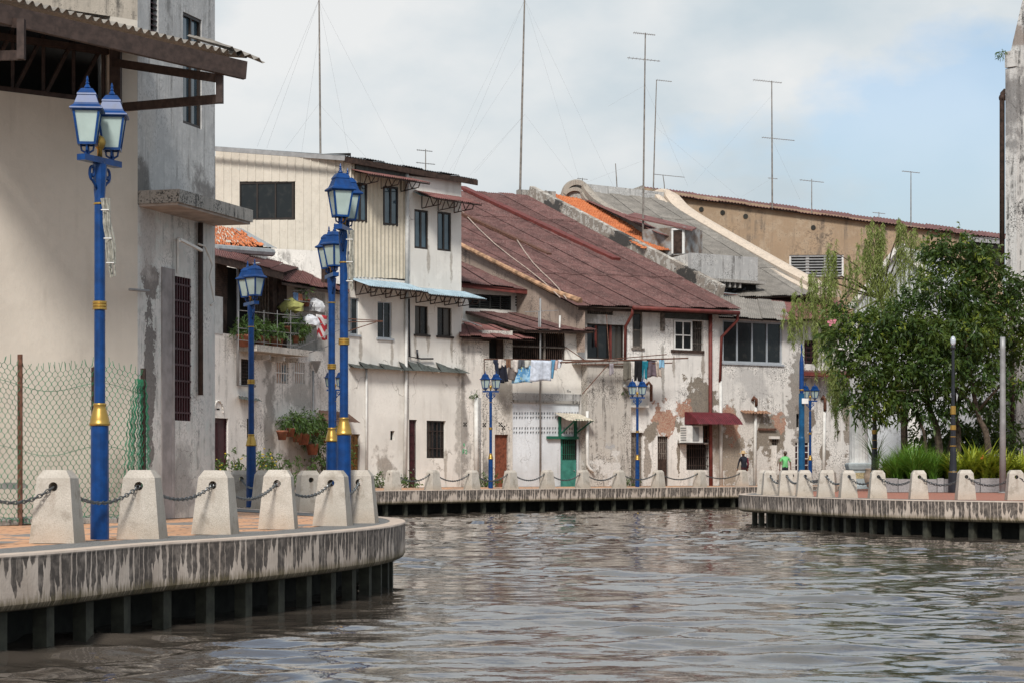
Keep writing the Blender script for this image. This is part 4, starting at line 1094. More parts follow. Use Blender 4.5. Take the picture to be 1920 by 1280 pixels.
window(hD, FD, rD['big'], 3, 1, 0.08, 'frame_dark', 'glass', d=-0.2); mb = MB(); FD.slab(mb, (1144, 610, 1147, 673), -0.15, -0.05); FD.slab(mb, (1117, 610, 1118.5, 650), -0.15, -0.05); mb.build('post', M['rust_red'], hD)
window(hD, FD, rD['tall'], 1, 2, 0.09, 'grey_wood', 'glass', d=-0.08, sill=True)
dark_back(hD, FD, rD['win'], -0.5); grille(hD, FD, rD['win'], 15, -0.10, 'grey_wood', 2, 0.03, 'window_bars')
w = window(hD, FD, (1263, 601, 1297, 656), 2, 2, 0.08, 'white_paint', 'glass', d=0.02, name='casement'); 
mb = MB(); FD.slab(mb, (1260, 656, 1321, 661), -0.05, 0.10); mb.build('window_sill', M['dark_wood'], hD)
mb = MB(); FD.slab(mb, (1246, 580, 1329, 599), 0.0, 0.05); mb.build('grey_fascia_boards', M['scrap'], hD)
mb = MB(); FD.slab(mb, (1241, 582, 1247, 620), 0.0, 0.14); mb.build('corbel', M['grey_wood'], hD)
grille(hD, FD, rD['d1'], 6, -0.10, 'grey_wood', 2, 0.10, 'plank_door'); door(hD, FD, rD['d2'], 'dark_wood', frame='grey_wood', handle=False); grille(hD, FD, (1234, 818, 1252, 860), 5, -0.12, 'grey_wood', 2, 0.05, 'door_slats')
mb = MB(); FD.slab(mb, (1181, 806, 1207, 810), -0.05, 0.10); mb.build('lintel', M['old_white'], hD)
mb = MB(); FD.slab(mb, (1181, 759, 1217, 763), 0.0, 0.35); mb.build('stone_shelf', M['old_white'], hD)
grille(hD, FD, rD['bar'], 10, -0.03, 'dark_steel', 3, 0.03, 'window_grille'); grille(hD, FD, rD['slatac'], 5, -0.05, 'rust', 2, 0.03)
# red domed awning over the air conditioner, as single curved sheet
mb = MB(); zA = FD.Z(1330, 772); 
def aw(u, v):
    x = FD.U(1283) + (FD.U(1366) - FD.U(1283)) * u; dd = 1.15 * v; return FD.W(x, zA - 0.62 * v ** 2.2 - 0.02 + 0.012 * math.sin(u * 150), 0.02 + dd)
mb.grid(aw, 100, 8); red_aw = m_plain('maroon_awning_sheet', (0.135, 0.022, 0.030), 0.5, var=0.3); a1 = mb.build('awning', red_aw, hD)
mb = MB(); uu = FD.U(1283); pts = [FD.W(uu, zA - 0.62 * (k / 8) ** 2.2 - 0.02, 0.02 + 1.15 * k / 8) for k in range(9)]; mb.poly(*pts, FD.W(uu, zA - 0.64, 0.02)); mb.build('side_panel', red_aw, a1)
# roof of single sheets
DE0, DE1, DR1, DR0 = at(1082, 573, 102.9), at(1389, 579, 108.4), at(987, 367, 126), at(640, 345, 122)
fD = bil(DE0, DE1, DR1, DR0)
roofD = roof_sheets(hD, fD, 13, 4, 7, 0.024, 'roof_red')
def on_roof(px, py, lift=0.1):
    u, v = patch_uv(fD, px, py); return fD(u, v) + UP * lift
mb = MB(); q = [DE0 + V(.4, .5, -.15)] + [DE0.lerp(DR0, k / 6) + V(.15, 0, -.12) for k in range(1, 7)]; lo = [V(a.x, a.y, 6.5) for a in q]
for i in range(6): mb.poly(lo[i], lo[i + 1], q[i + 1], q[i])
mb.build('gable_wall', m_plaster('pinkish_bare_side_wall', (0.40, 0.315, 0.26), stain=(0.12, 0.10, 0.09), streak=.7, blotch=.9, scale=1.6), hD)
mb = MB(); mb.bar(on_roof(866, 356, .14), on_roof(1156, 491, .14), 0.55, 0.16); mb.build('ridge_flashing', M['rust_red'], roofD)
mb = MB(); mb.bar(on_roof(864, 404, .10), on_roof(1030, 481, .10), 0.30, 0.14); mb.build('ridge_flashing', M['rust'], roofD)
mb = MB(); mb.tube([on_roof(864, 462, .08), on_roof(1035, 549, .10), on_roof(1088, 569, .10)], [0.12, 0.13, 0.17], 8); mb.build('edge_capping', m_plain('flaking_pink_capping', (0.50, 0.30, 0.18), 0.85, var=0.4, scale=3), roofD)
mb = MB()
for (a, b) in (((866, 400), (1050, 567)), ((968, 452), (1062, 570))):
    pts = [on_roof(a[0] + (b[0] - a[0]) * k / 6, a[1] + (b[1] - a[1]) * (k / 6) + (6 * math.sin(k * 0.9)), .12) for k in range(7)]; mb.tube(pts, 0.035, 5)
mb.build('loose_cable', m_plain('pale_cable', (0.46, 0.36, 0.30), 0.7), roofD)
mb = MB(); mb.tube([FD.P(1187, 577, 1.0), FD.P(1386, 587, 1.0)], 0.10, 8); mb.build('gutter', M['rust_red'], hD, smooth=True)
mb = MB(); mb.bar(FD.P(1085, 579, 0.6), FD.P(1352, 588, 0.6), 0.05, 0.14); mb.build('eave_board', M['dark_wood'], hD)
pipe(hD, FD, [(1187, 579, 0.9), (1185, 590, 0.8), (1173, 612, 0.15), (1172, 674, 0.15)], 0.075, 'rust_red'); pipe(hD, FD, [(1332, 572, 0.2), (1332, 780, 0.15), (1333, 912, 0.15)], 0.10, 'rust_red')
pipe(hD, FD, [(1384, 586, 0.9), (1383, 600, 0.8), (1353, 632, 0.12), (1350, 716, 0.10)], 0.075, 'rust_red'); pipe(hD, FD, [(1351, 714, 0.1), (1352, 912, 0.1)], 0.09, 'pvc')
pipe(hD, FD, [(1170, 722, 0.65), (1178, 728, 0.6), (1179, 740, 0.2), (1179, 905, 0.2)], 0.08, 'pvc'); pipe(hD, FD, [(1101, 770, 0.6), (1101, 870, 0.6), (1106, 878, 0.6), (1114, 884, 0.7)], 0.075, 'pvc')
pipe(hD, FD, [(1211, 722, 0.12), (1217, 716, 0.25), (1221, 722, 0.3), (1221, 752, 0.3)], 0.075, 'rust', 0.2, 'vent_elbow')
mb = MB(); v0 = DE1 + (DR1 - DE1) * 0.02
for k in range(10):
    a = DE1.lerp(DR1, 0.10 + k * 0.09); b = DE1.lerp(DR1, 0.10 + (k + 1) * 0.09); mb.bar(a + V(0.28, 0.05, 0.22), b + V(0.28, 0.05, 0.22), 0.34, 0.70)
mb.build('party_wall', m_plaster('black_and_white_parapet', (0.54, 0.51, 0.46), stain=(0.05, 0.045, 0.04), streak=1.0, blotch=1.0, scale=1.2, peel=1.5, patches=[(at(1290, 515, 112.5), 1.1, 0.8, (0.07, 0.065, 0.06), 'hard'), (at(1150, 455, 118), 1.6, 0.5, (0.08, 0.075, 0.07), 'hard'), (at(1040, 392, 124), 1.4, 0.4, (0.09, 0.085, 0.08), 'hard')]), hD)

# ================================================================== E: house right of the red roof
hE = house('wide_window_house', 'crumbling white house with wide aluminium window above exposed brick', FE, 1440)
U = FE.U
rE = dict(win=(1355, 602, 1467, 681), w2=(1508, 638, 1536, 682), vent=(1447, 822, 1459, 834), gate=(1491, 829, 1521, 925), w3=(1493, 775, 1502, 800), slit=(1570, 806, 1576, 827), w4=(1567, 655, 1590, 668))
patE = [(FE.P(1440, 830), 1.5, 1.9, MO, 'hard'), (FE.P(1375, 840), 0.9, 2.0, (0.33, 0.28, 0.225), 'hard'), (FE.P(1375, 805), 0.6, 0.7, BR, 'brick'), (FE.P(1362, 770), 0.4, 0.3, BR, 'brick'), (FE.P(1462, 790), 0.5, 0.5, BR, 'brick'),
        (FE.P(1430, 870), 0.6, 0.9, (0.62, 0.59, 0.55), 'hard'), (FE.P(1402, 800), 0.55, 0.75, (0.66, 0.62, 0.57), 'hard'), (FE.P(1490, 760), 0.65, 2.2, (0.32, 0.29, 0.26), 'hard'), (FE.P(1497, 690), 0.35, 0.9, (0.33, 0.31, 0.28), 'hard'),
        (FE.P(1508, 800), 0.5, 1.2, (0.23, 0.195, 0.165), 'hard'), (FE.P(1590, 780), 0.3, 1.6, (0.30, 0.26, 0.22), 'hard'), (FE.P(1545, 850), 0.3, 0.8, (0.27, 0.23, 0.19), 'hard'), (FE.P(1410, 720), 1.6, 0.8, (0.50, 0.48, 0.46), 'soft')]
matE = m_plaster('crumbling_plaster', (0.70, 0.67, 0.63), streak=0.6, blotch=0.9, scale=1.3, low=0.4, patches=patE)
wall(FE, U(1352) + 0.01, U(1600), 0, FE.Z(1470, 594), [FE.rect(r) for r in rE.values()], depth=6).build('wall', matE, hE)
w = window(hE, FE, rE['win'], 4, 1, 0.10, 'alu', 'glass', d=-0.08, sill=True, mull=0.09)
for k in ('w2', 'vent', 'w3', 'slit', 'w4'): dark_back(hE, FE, rE[k], -0.2)
grille(hE, FE, rE['w2'], 3, -0.05, 'maroon', 5, 0.03); dark_back(hE, FE, rE['gate'], -0.2); mb = MB(); FE.slab(mb, rE['gate'], -0.18, -0.14); mb.build('door', M['maroon'], hE); grille(hE, FE, rE['gate'], 3, 0.0, 'white_paint', 8, 0.035, 'gate_bars')
grille(hE, FE, rE['vent'], 3, -0.05, 'grey_wood', 1, 0.04)
mb = MB(); FE.slab(mb, (1445, 817, 1462, 822), 0, 0.15); mb.build('lintel', M['old_white'], hE); mb = MB(); FE.slab(mb, (1447, 834, 1457, 900), -0.0, 0.03); mb.build('plaster_strip', M['old_white'], hE)
mb = MB(); FE.slab(mb, (1424, 802, 1456, 806), 0, 0.12); mb.build('brick_shelf', M['rust'], hE)
tb = MB()
for k in range(9):
    a = FE.U(1388) + k * 0.2; z = FE.Z(1420, 770); tb.add([FE.W(a, z, 0), FE.W(a + .1, z + .05, 0), FE.W(a + .2, z, 0), FE.W(a + .2, z - .16, .45), FE.W(a + .1, z - .10, .45), FE.W(a, z - .16, .45)], [(0, 1, 4, 5), (1, 2, 3, 4)])
tb.build('tile_hood', m_plain('dull_terracotta', (0.34, 0.19, 0.12), .85, var=.4, scale=8), hE)
pipe(hE, FE, [(1417, 752), (1416, 820), (1415, 910)], 0.085, 'pvc', 0.12); pipe(hE, FE, [(1411, 750, 0.05), (1414, 744, 0.2), (1418, 748, 0.25), (1418, 760, 0.2)], 0.085, 'rust', 0.2, 'vent_elbow')
pipe(hE, FE, [(1541, 748, 0.05), (1544, 742, 0.15), (1547, 748, 0.2), (1547, 770, 0.2)], 0.085, 'rust', 0.2, 'vent_elbow'); pipe(hE, FE, [(1546, 770), (1544, 905)], 0.085, 'pvc', 0.14)
sheet_mesh(bil(FE.P(1507, 707, 0.9), FE.P(1600, 709, 0.9), FE.P(1590, 694, 0.0), FE.P(1506, 693, 0.0)), 0, 1, 0, 1, 16, 0.02).build('awning', M['roof_red'], hE)
mb = MB(); mb.bar(FE.P(1508, 700, 0.85), FE.P(1600, 704, 0.85), 0.04, 0.2); mb.build('awning_board', M['rust_red'], hE)
roof_sheets(hE, bil(at(1348, 594, 107.8), at(1482, 601, 110.3), at(1470, 566, 114.5), at(1345, 556, 112)), 5, 1, 7, 0.022, 'roof_grey')
roof_sheets(hE, bil(at(1478, 600, 110.1), at(1605, 599, 113), at(1560, 553, 119), at(1372, 560, 114.2)), 5, 1, 8, 0.024, 'roof_red2', 'upper_roof')
for k in range(5):
    mb = MB(); mb.bar(at(1310 + k * 12, 545 + k * 3, 113.2 + k * 0.3), at(1500 + k * 18, 566 + k * 2.5, 117.5 + k * .3), 0.5, 0.05); mb.build('loose_roof_sheet', M[['zinc', 'roof_red2', 'grey_wood', 'zinc', 'roof_red2'][k]], hE)

# ================================================================== roofs behind: orange tiles, dormer, grey roof
hT = house('tiled_roof_house', 'house with orange clay tile roof, wooden dormer and curled gable', FE, 1210)
tf = bil(at(1206, 468, 115.5), at(1272, 475, 117), at(1098, 372, 129), at(1018, 367, 127.6))
tb = MB(); NI, NJ = 16, 46
for j in range(NJ):
    for i in range(NI):
        u0_, u1_ = i / NI, (i + 1) / NI; v0_, v1_ = j / NJ, (j + 1.25) / NJ; l = random.uniform(0, .05)
        a, b, c, e = tf(u0_, v0_), tf(u1_, v0_), tf(u1_, v1_), tf(u0_, v1_)
        m0, m1 = (a + b) / 2 + UP * (0.16 + l), (c + e) / 2 + UP * (0.10 + l)
        tb.add([a + UP * (.06 + l), m0, b + UP * (.06 + l), c + UP * l, m1, e + UP * l], [(0, 1, 4, 5), (1, 2, 3, 4), (0, 1, 2)])
o = tb.build('clay_tiles', M['tile_orange'], hT); o['kind'] = 'stuff'
sheet_mesh(bil(at(1232, 446, 116.4), at(1270, 456, 117), at(1125, 388, 127.5), at(1093, 382, 127.2)), 0, 1, 0, 1, 10, 0.03, 0.25).build('roof_sheet', M['roof_red2'], hT)
mb = MB(); mb.bar(at(970, 362, 126.4), at(1040, 366, 127.0), 0.5, 0.35); mb.bar(at(1020, 360, 127), at(1030, 374, 127), 0.4, 0.3); mb.build('ridge_wall', M['conc_dark'], hT)
FT = Fac((1206, 117.5), (1284, 116.2))
mb = MB(); FT.slab(mb, (1206, 428, 1284, 480), -2.2, 0.0); mb.build('dormer_wall', m_plain('blue_grey_boards', (0.30, 0.31, 0.31), 0.9, var=0.4, scale=2, dark=(0.14, 0.09, 0.06)), hT)
mb = MB(); FT.slab(mb, (1262, 434, 1279, 475), 0.0, 0.04); mb.build('dormer_window', M['dark_wood'], hT)
mb = MB(); FT.slab(mb, (1259, 431, 1262, 476), 0.0, 0.08); FT.slab(mb, (1279, 431, 1283, 476), 0.0, 0.08); FT.slab(mb, (1259, 428, 1283, 431.5), 0.0, 0.09); mb.build('window_frame', M['white_paint'], hT)
mb = MB(); a = [at(1172, 404, 118.6), at(1298, 431, 115.6), at(1306, 427, 117.0), at(1190, 399, 120)]; mb.hexa([p - UP * 0.08 for p in a] + a); mb.build('dormer_roof', M['roof_red2'], hT)
g = [at(1052, 378, 128), at(1056, 368, 128), at(1062, 352, 128), at(1073, 344, 128), at(1086, 343, 128), at(1097, 350, 128), at(1106, 362, 127.6), at(1120, 376, 126.8), at(1150, 396, 125), at(1185, 415, 122.6), at(1215, 432, 120)]
g_ = catmull([tuple(p) for p in g], 4); mb = MB(); mb.ribbon(g_, .55, .34); mb.ribbon([p + V(-0.12, -.12, -0.42) for p in g_[8:]], .42, .24)
mb.build('curled_gable_moulding', m_plaster('lichen_grey_moulding', (0.36, 0.32, 0.27), stain=(0.09, 0.085, 0.08), streak=0.5, blotch=1.0, scale=3), hT)
mb = MB(); q = g[0:7] + [at(1100, 385, 127.6)]; mb.poly(*q); mb.poly(*[p + V(0, .5, 0) for p in q][::-1]); mb.build('gable_wall', M['conc_dark'], hT)
FP = Fac((1296, 112.4), (1421, 115.0)); zt, zb = FP.Z(1350, 478), FP.Z(1350, 523)
mb = MB(); FP.uslab(mb, FP.U(1296), zb, FP.U(1421), zt, -0.25, 0.0); mb.build('balcony_parapet', M['conc_grey'], hT)
mb = MB(); a, b = at(1238, 478, 116.6), FP.W(FP.U(1296), zt, -0.01); mb.hexa([V(a.x, a.y, zb - 0.3), V(b.x, b.y, zb - 0.3), V(b.x, b.y + .3, zb - 0.3), V(a.x, a.y + .3, zb - 0.3), V(a.x, a.y, zt), V(b.x, b.y, zt), V(b.x, b.y + .3, zt), V(a.x, a.y + .3, zt)])
mb.build('balcony_side', M['white'], hT)
mb = MB(); FP.uslab(mb, FP.U(1296) + .1, FP.Z(1350, 549), FP.U(1421) + .3, zb - 0.15, -0.9, -0.5); mb.build('dark_interior', M['black'], hT)
mb = MB(); FP.uslab(mb, FP.U(1296) + .1, zb - 0.15, FP.U(1421) + .45, zb - 0.003, -0.6, 0.12)
for k in range(9): FP.uslab(mb, FP.U(1300) + 0.3 + k * 0.36, zb - 0.42, FP.U(1300) + 0.42 + k * 0.36, zb - 0.152, -0.5, 0.0)
mb.build('balcony_ledge', M['conc_dark'], hT)

hG = house('grey_roof_house', 'house with long grey sheet roof and pale curved ridge band', FE, 1480)
fG = bil(at(1300, 560, 113.5), at(1562, 552, 115.5), at(1252, 375, 137), at(1085, 358, 135.5))
roof_sheets(hG, fG, 9, 4, 9, 0.03, 'roof_grey')
mb = MB(); mb.bar(at(1092, 356, 135.6), at(1250, 373, 137), 0.6, 0.7); mb.build('ridge_wall', M['conc_grey'], hG)
g = [at(1222, 376, 137.2), at(1228, 366, 137.2), at(1240, 361, 137.2), at(1254, 364, 137), at(1264, 375, 136.4), at(1278, 390, 135), at(1310, 411, 132), at(1400, 463, 125.5), at(1480, 508, 120), at(1562, 550, 115.2)]
mb = MB(); g = catmull([(p.x, p.y, p.z) for p in g], 4); mb.ribbon(g, 1.0, .42)
mb.ribbon([p + V(-0.75, -0.35, -0.16) for p in g[12:]], .5, .22)
mb.build('curved_ridge_band', m_plaster('cream_ridge_band', (0.60, 0.50, 0.40), stain=(0.30, 0.26, 0.22), streak=0.5, blotch=0.5, scale=1.5), hG)

# ================================================================== ochre gable building behind
hO = house('ochre_warehouse', 'large ochre rendered building with long red roof edge behind', FE, 1700, 'building', None)
FO = Fac((1180, 139.0), (1900, 137.0)); U = FO.U
win = FO.rect((1480, 478, 1582, 520))
wall(FO, U(1172), U(1880), 5, [(U(1172), FO.Z(1172, 364)), (U(1206), FO.Z(1206, 352)), (U(1880), FO.Z(1880, 448))], [win], depth=8).build('wall', M['ochre'], hO)
window(hO, FO, (1480, 478, 1582, 520), 3, 1, 0.14, 'white_paint', 'black', d=-0.1, name='louvre_window', mull=0.22)
mb = MB()
for k in range(8):
    z = win[1] + (win[3] - win[1]) * (k + .5) / 8; mb.obox(FO.W((win[0] + win[2]) / 2, z, -0.04), FO.u * ((win[2] - win[0]) / 2 - 0.1), FO.n * 0.05 - UP * 0.04, UP * 0.008)
mb.build('louvre', M['pipe_grey'], hO)
fn = bil(FO.P(1206, 360, 0.35), FO.P(1884, 449, 0.35), FO.P(1886, 441, -3.0), FO.P(1204, 350, -3.0))
roof_sheets(hO, fn, 14, 1, 9, 0.03, 'roof_red2')
mb = MB(); a = [FO.P(1168, 366, 0.2), FO.P(1206, 352, 0.2)]; mb.bar(a[0], a[1], 0.4, 0.25); mb.build('verge', M['conc_dark'], hO)
for x, y in ((1315, 393), (1355, 399), (1398, 406), (1525, 427)):
    mb = MB(); c = FO.P(x, y, 0.02); mb.tube([c - FO.n * 0.1, c + FO.n * 0.03], 0.16, 10); mb.build('vent_hole', M['dark_void'], hO)
mb = MB(); FO.slab(mb, (1812, 452, 1884, 500), 0.0, 0.15); mb.build('dark_opening', M['black'], hO)
for k in range(9):
    mb = MB(); x = 1812 + k * 8; FO.slab(mb, (x, 443 + k * .6, x + 7.3, 453 + k * .6), 0.2, 0.28); mb.build('fascia_board', M['pipe_grey'], hO)

# ================================================================== white gabled house behind the trees, right edge building
FH = Fac((1598, 103), (1900, 99)); hH = house('white_gable_house', 'white house with pointed gable half hidden behind the trees', FH, 1700)
U = FH.U; r1 = (1686, 768, 1703, 792)
wall(FH, U(1600), U(1880), 0, [(U(1600), FH.Z(1600, 570)), (U(1690), FH.Z(1690, 462)), (U(1790), FH.Z(1790, 570)), (U(1880), FH.Z(1880, 570))], [FH.rect(r1)], depth=6).build('wall', m_plaster('tree_shaded_white_wall', (0.50, 0.515, 0.53), streak=0.5, blotch=0.5), hH)  # tree shade put into the colour: white wall made darker and bluish
window(hH, FH, r1, 1, 1, 0.07, 'frame_dark', 'glass')
mb = MB(); mb.bar(FH.P(1596, 577, 0.1), FH.P(1690, 460, 0.1), 0.5, 0.22); mb.bar(FH.P(1690, 460, 0.1), FH.P(1795, 577, 0.1), 0.5, 0.22); mb.build('gable_coping', M['white'], hH)

hR = thing('stained_tower_house', 'black-streaked white building at the right edge with sloping parapet', 'building', gnd(1910, 84), None)
FR = Fac((1884, 84), (2060, 81))
mr = m_plaster('black_streaked_white_wall', (0.60, 0.585, 0.56), stain=(0.07, 0.068, 0.065), streak=0.95, blotch=1.0, scale=1.5, patches=[(FR.P(1900, 200), 0.5, 1.6, (0.20, 0.19, 0.185), 'soft'), (FR.P(1905, 70), 0.4, 0.6, (0.25, 0.2, 0.17), 'soft')])
wall(FR, FR.U(1890), FR.U(2060), 0, [(FR.U(1890), FR.Z(1890, 105)), (FR.U(1896), FR.Z(1896, 92)), (FR.U(1922), FR.Z(1922, -20)), (FR.U(2060), FR.Z(2060, -300))], (), depth=7).build('wall', mr, hR)
mb = MB(); FR.slab(mb, (1885, 128, 1906, 900), 0.0, 0.25); mb.build('pilaster', mr, hR)
mb = MB(); FR.slab(mb, (1884, 96, 1904, 126), 0.0, 0.3); mb.build('pilaster_cap', mr, hR)
pipe(hR, FR, [(1886, 170, 0.1), (1880, 176, 0.2), (1879, 190, 0.2), (1879, 500, 0.2)], 0.105, 'dark_wood', 0.2); pipe(hR, FR, [(1876, 184, 0.2), (1883, 184, 0.2)], 0.13, 'dark_wood', 0.2, 'pipe_collar'); pipe(hR, FR, [(1898, 540, 0.35), (1898, 905, 0.35)], 0.09, 'dark_wood', 0.3)

# ------------------------------------------------------------------ blue street lamps
def lantern(parent, x, z0):
    """square tapered lantern hung over (x,0,z0); frame mesh with cap, finial and four panes as sub-parts"""
    b, t, H = 0.090, 0.145, 0.40
    fr = MB(); c = [(-1, -1), (1, -1), (1, 1), (-1, 1)]
    for (sx, sy) in c:
        fr.bar((x + sx * b, sy * b, z0), (x + sx * t, sy * t, z0 + H), 0.026)
    for i in range(4):
        (ax, ay), (bx_, by_) = c[i], c[(i + 1) % 4]
        fr.bar((x + ax * b, ay * b, z0 + 0.012), (x + bx_ * b, by_ * b, z0 + 0.012), 0.03); fr.bar((x + ax * t, ay * t, z0 + H - 0.01), (x + bx_ * t, by_ * t, z0 + H - 0.01), 0.028)
    for (sx, sy) in ((1, 0), (-1, 0), (0, 1), (0, -1)):
        fr.tube([(x + sx * 0.075, sy * 0.075, z0), (x + sx * 0.066, sy * 0.066, z0 - 0.06), (x, 0, z0 - 0.10)], 0.013, 5)
    fr.lathe((x, 0, z0 - 0.13), [(0.02, 0), (0.03, 0.03), (0.02, 0.12)], 8)
    o = fr.build('lantern', M['blue'], parent)
    cp = MB(); s = math.sqrt(2)
    cp.lathe((x, 0, z0 + H), [(0.180 * s, -0.012), (0.190 * s, 0.0), (0.186 * s, 0.016), (0.146 * s, 0.048), (0.134 * s, 0.072), (0.104 * s, 0.160), (0.111 * s, 0.168), (0.106 * s, 0.186), (0.070 * s, 0.238), (0.058 * s, 0.246), (0.026 * s, 0.252)], 4, math.pi / 4)
    cp.lathe((x, 0, z0 + H + 0.246), [(0.026, 0), (0.039, 0.017), (0.025, 0.043), (0.016, 0.056), (0.023, 0.07), (0.012, 0.086), (0.016, 0.112), (0.005, 0.15)], 8)
    cp.build('lantern_cap', M['blue'], o)
    for i in range(4):
        (ax, ay), (bx_, by_) = c[i], c[(i + 1) % 4]; k = 0.985
        p = MB(); p.poly((x + ax * b * k, ay * b * k, z0 + .02), (x + bx_ * b * k, by_ * b * k, z0 + .02), (x + bx_ * t * k, by_ * t * k, z0 + H - .02), (x + ax * t * k, ay * t * k, z0 + H - .02))
        p.build('pane', M['frost'], o)
    return o

def make_lamp():
    root = thing('street_lamp', 'proto', 'street lamp', (0, 0, 0), 'blue twin-lantern street lamps')
    mb = MB(); mb.lathe((0, 0, 0), [(0.108, 0), (0.108, 0.02), (0.102, 1.33)], 20); mb.build('post_base', M['blue'], root, smooth=False)
    mb = MB(); mb.lathe((0, 0, 0), [(0.064, 1.5), (0.062, 3.9), (0.060, 4.38)], 20); mb.build('post', M['blue'], root)
    for k in range(8): pass
    mb = MB(); mb.lathe((0, 0, 1.32), [(0.112, 0), (0.120, 0.012), (0.120, 0.03), (0.112, 0.042), (0.110, 0.07), (0.098, 0.12), (0.078, 0.19), (0.068, 0.225), (0.076, 0.24), (0.076, 0.255), (0.066, 0.262)], 24); mb.build('gold_collar', M['gold'], root, smooth=True)
    mb = MB(); mb.lathe((0, 0, 2.66), [(0.065, 0), (0.083, 0.006), (0.083, 0.03), (0.074, 0.036), (0.083, 0.042), (0.083, 0.064), (0.074, 0.07), (0.083, 0.076), (0.083, 0.098), (0.065, 0.104)], 20); mb.build('gold_ring', M['gold'], root)
    mb = MB(); mb.lathe((0, 0, 3.88), [(0.062, 0), (0.072, 0.005), (0.072, 0.02), (0.062, 0.025)], 20); mb.build('gold_ring', M['gold'], root)
    for k in range(5):
        pass
    mb = MB(); mb.lathe((0, 0, 3.95), [(0.062, 0), (0.085, 0.35), (0.085, 0.40)], 8); mb.build('post_head', M['blue'], root)
    mb = MB(); mb.box(-0.37, -0.055, 4.355, 0.37, 0.055, 4.425); mb.build('crossbar', M['blue'], root)
    mb = MB(); mb.lathe((0, 0, 4.42), [(0.03, 0), (0.03, 0.10), (0.05, 0.12), (0.068, 0.17), (0.068, 0.20), (0.05, 0.245), (0.0, 0.27)], 14); mb.build('gold_ball', M['gold'], root, smooth=True)
    for s in (-1, 1):
        pts = []
        for k in range(22):
            a = -math.pi * 0.5 + k / 21 * math.pi * 2.4; r = 0.075 - 0.0021 * k
            pts.append((s * (0.15 + r * math.cos(a) * 0.75), 0, 4.24 + r * math.sin(a) * 1.2))
        pts = [(s * 0.07, 0, 4.06), (s * 0.09, 0, 4.10)] + pts
        mb = MB(); mb.tube(pts, 0.017, 6); mb.build('scroll', M['blue'], root, smooth=True)
        lo = lantern(root, 0, 4.555); lo.location = (s * 0.245, 0, -0.015); lo.rotation_euler = (0, 0, math.radians(30))
    return root
LAMPS = [(187, 24.55, 66, 0.99, 'blue twin-lantern lamp nearest the camera, in front of the green fence'),
         (645, 31.9, 82, 1.0, 'blue twin-lantern lamp with cable bundle at the tip of the near promenade'),
         (622, 39.6, 107, 1.0, 'blue twin-lantern lamp just behind and left of the promenade tip lamp'),
         (471, 45.7, 115, 0.99, 'blue twin-lantern lamp in front of the purple door and yellow-flowered bush'),
         (628, 91.5, 2, 0.96, 'distant blue lamp whose lanterns peep out between the two tip lamps'),
         (920, 92.6, 4, 0.955, 'blue twin-lantern lamp beside the worn brown door on the far bank'),
         (1195, 100.5, 4, 0.955, 'blue twin-lantern lamp under the dark washing on the far bank'),
         (1519, 107.5, 2, 0.97, 'blue twin-lantern lamp partly behind the thick blue post')]
proto = make_lamp()
for i, (px, Y, ang, sc, lab) in enumerate(LAMPS):
    if i == 0:
        o = proto; o.location = gnd(px, Y); o.rotation_euler = (0, 0, math.radians(ang)); o.scale = (sc,) * 3; o['label'] = lab
    else: o = copy_tree(proto, gnd(px, Y), math.radians(ang), sc, lab)

# cable bundles tied to two lamps
def bundle(label, p, h, n, spread, lean):
    r = thing('light_rope_bundle', label, 'light rope', p, 'light rope bundles')
    mb = MB()
    for k in range(n):
        x0 = p + V(random.uniform(-.01, spread), random.uniform(-.03, .03), 0); l = h * random.uniform(0.75, 1.0)
        pts = [x0 + V(lean * t + 0.012 * math.sin(t * 9 + k), 0, -l * t) for t in [j / 8 for j in range(9)]]
        mb.tube(pts, 0.011, 5)
    mb.build('ropes', M['rope'], r)
    tb_ = MB()
    for t in (0.15, 0.5, 0.8): tb_.tube([p + V(-0.02 + lean * t, -0.05, -h * t), p + V(spread + lean * t, -0.05, -h * t)], 0.007, 4)
    tb_.build('ties', M['white_paint'], r)
bundle('bundle of light rope hanging on the nearest blue lamp', at(192, 372, 24.4), 0.93, 9, 0.07, 0.09)
bundle('bundle of light rope strapped upright to the tip lamp', at(652, 432, 31.75), 0.95, 8, 0.08, 0.0)

# thick blue post at the quay tip
r = thing('blue_flag_post', 'thick blue post with pointed top and small box near the quay tip', 'post', gnd(1503, 74), None)
b = gnd(1503, 74); mb = MB(); mb.lathe(b, [(0.115, 0), (0.115, 1.9), (0.10, 1.95), (0.098, 3.45)], 14); mb.build('post', m_plain('blue_green_paint', (0.006, 0.085, 0.20), 0.35, var=0.3, scale=3), r)
mb = MB(); mb.lathe(b, [(0.05, 3.40), (0.085, 3.62), (0.075, 4.55), (0.04, 4.75), (0.02, 4.9), (0.03, 4.95), (0.03, 5.1), (0.004, 5.18)], 10); mb.build('pointed_top', M['blue'], r)
mb = MB(); mb.lathe(b + UP * 3.50, [(0.0, 0), (0.07, 0.03), (0.085, 0.08), (0.07, 0.13), (0, 0.16)], 12); mb.build('gold_ball', M['gold'], r, smooth=True)
mb = MB(); c = b + V(0.10, -0.13, 3.18); mb.obox(c, (0.11, 0, 0), (0, 0.05, 0), (0, 0, 0.09)); mb.build('switch_box', M['white_paint'], r)

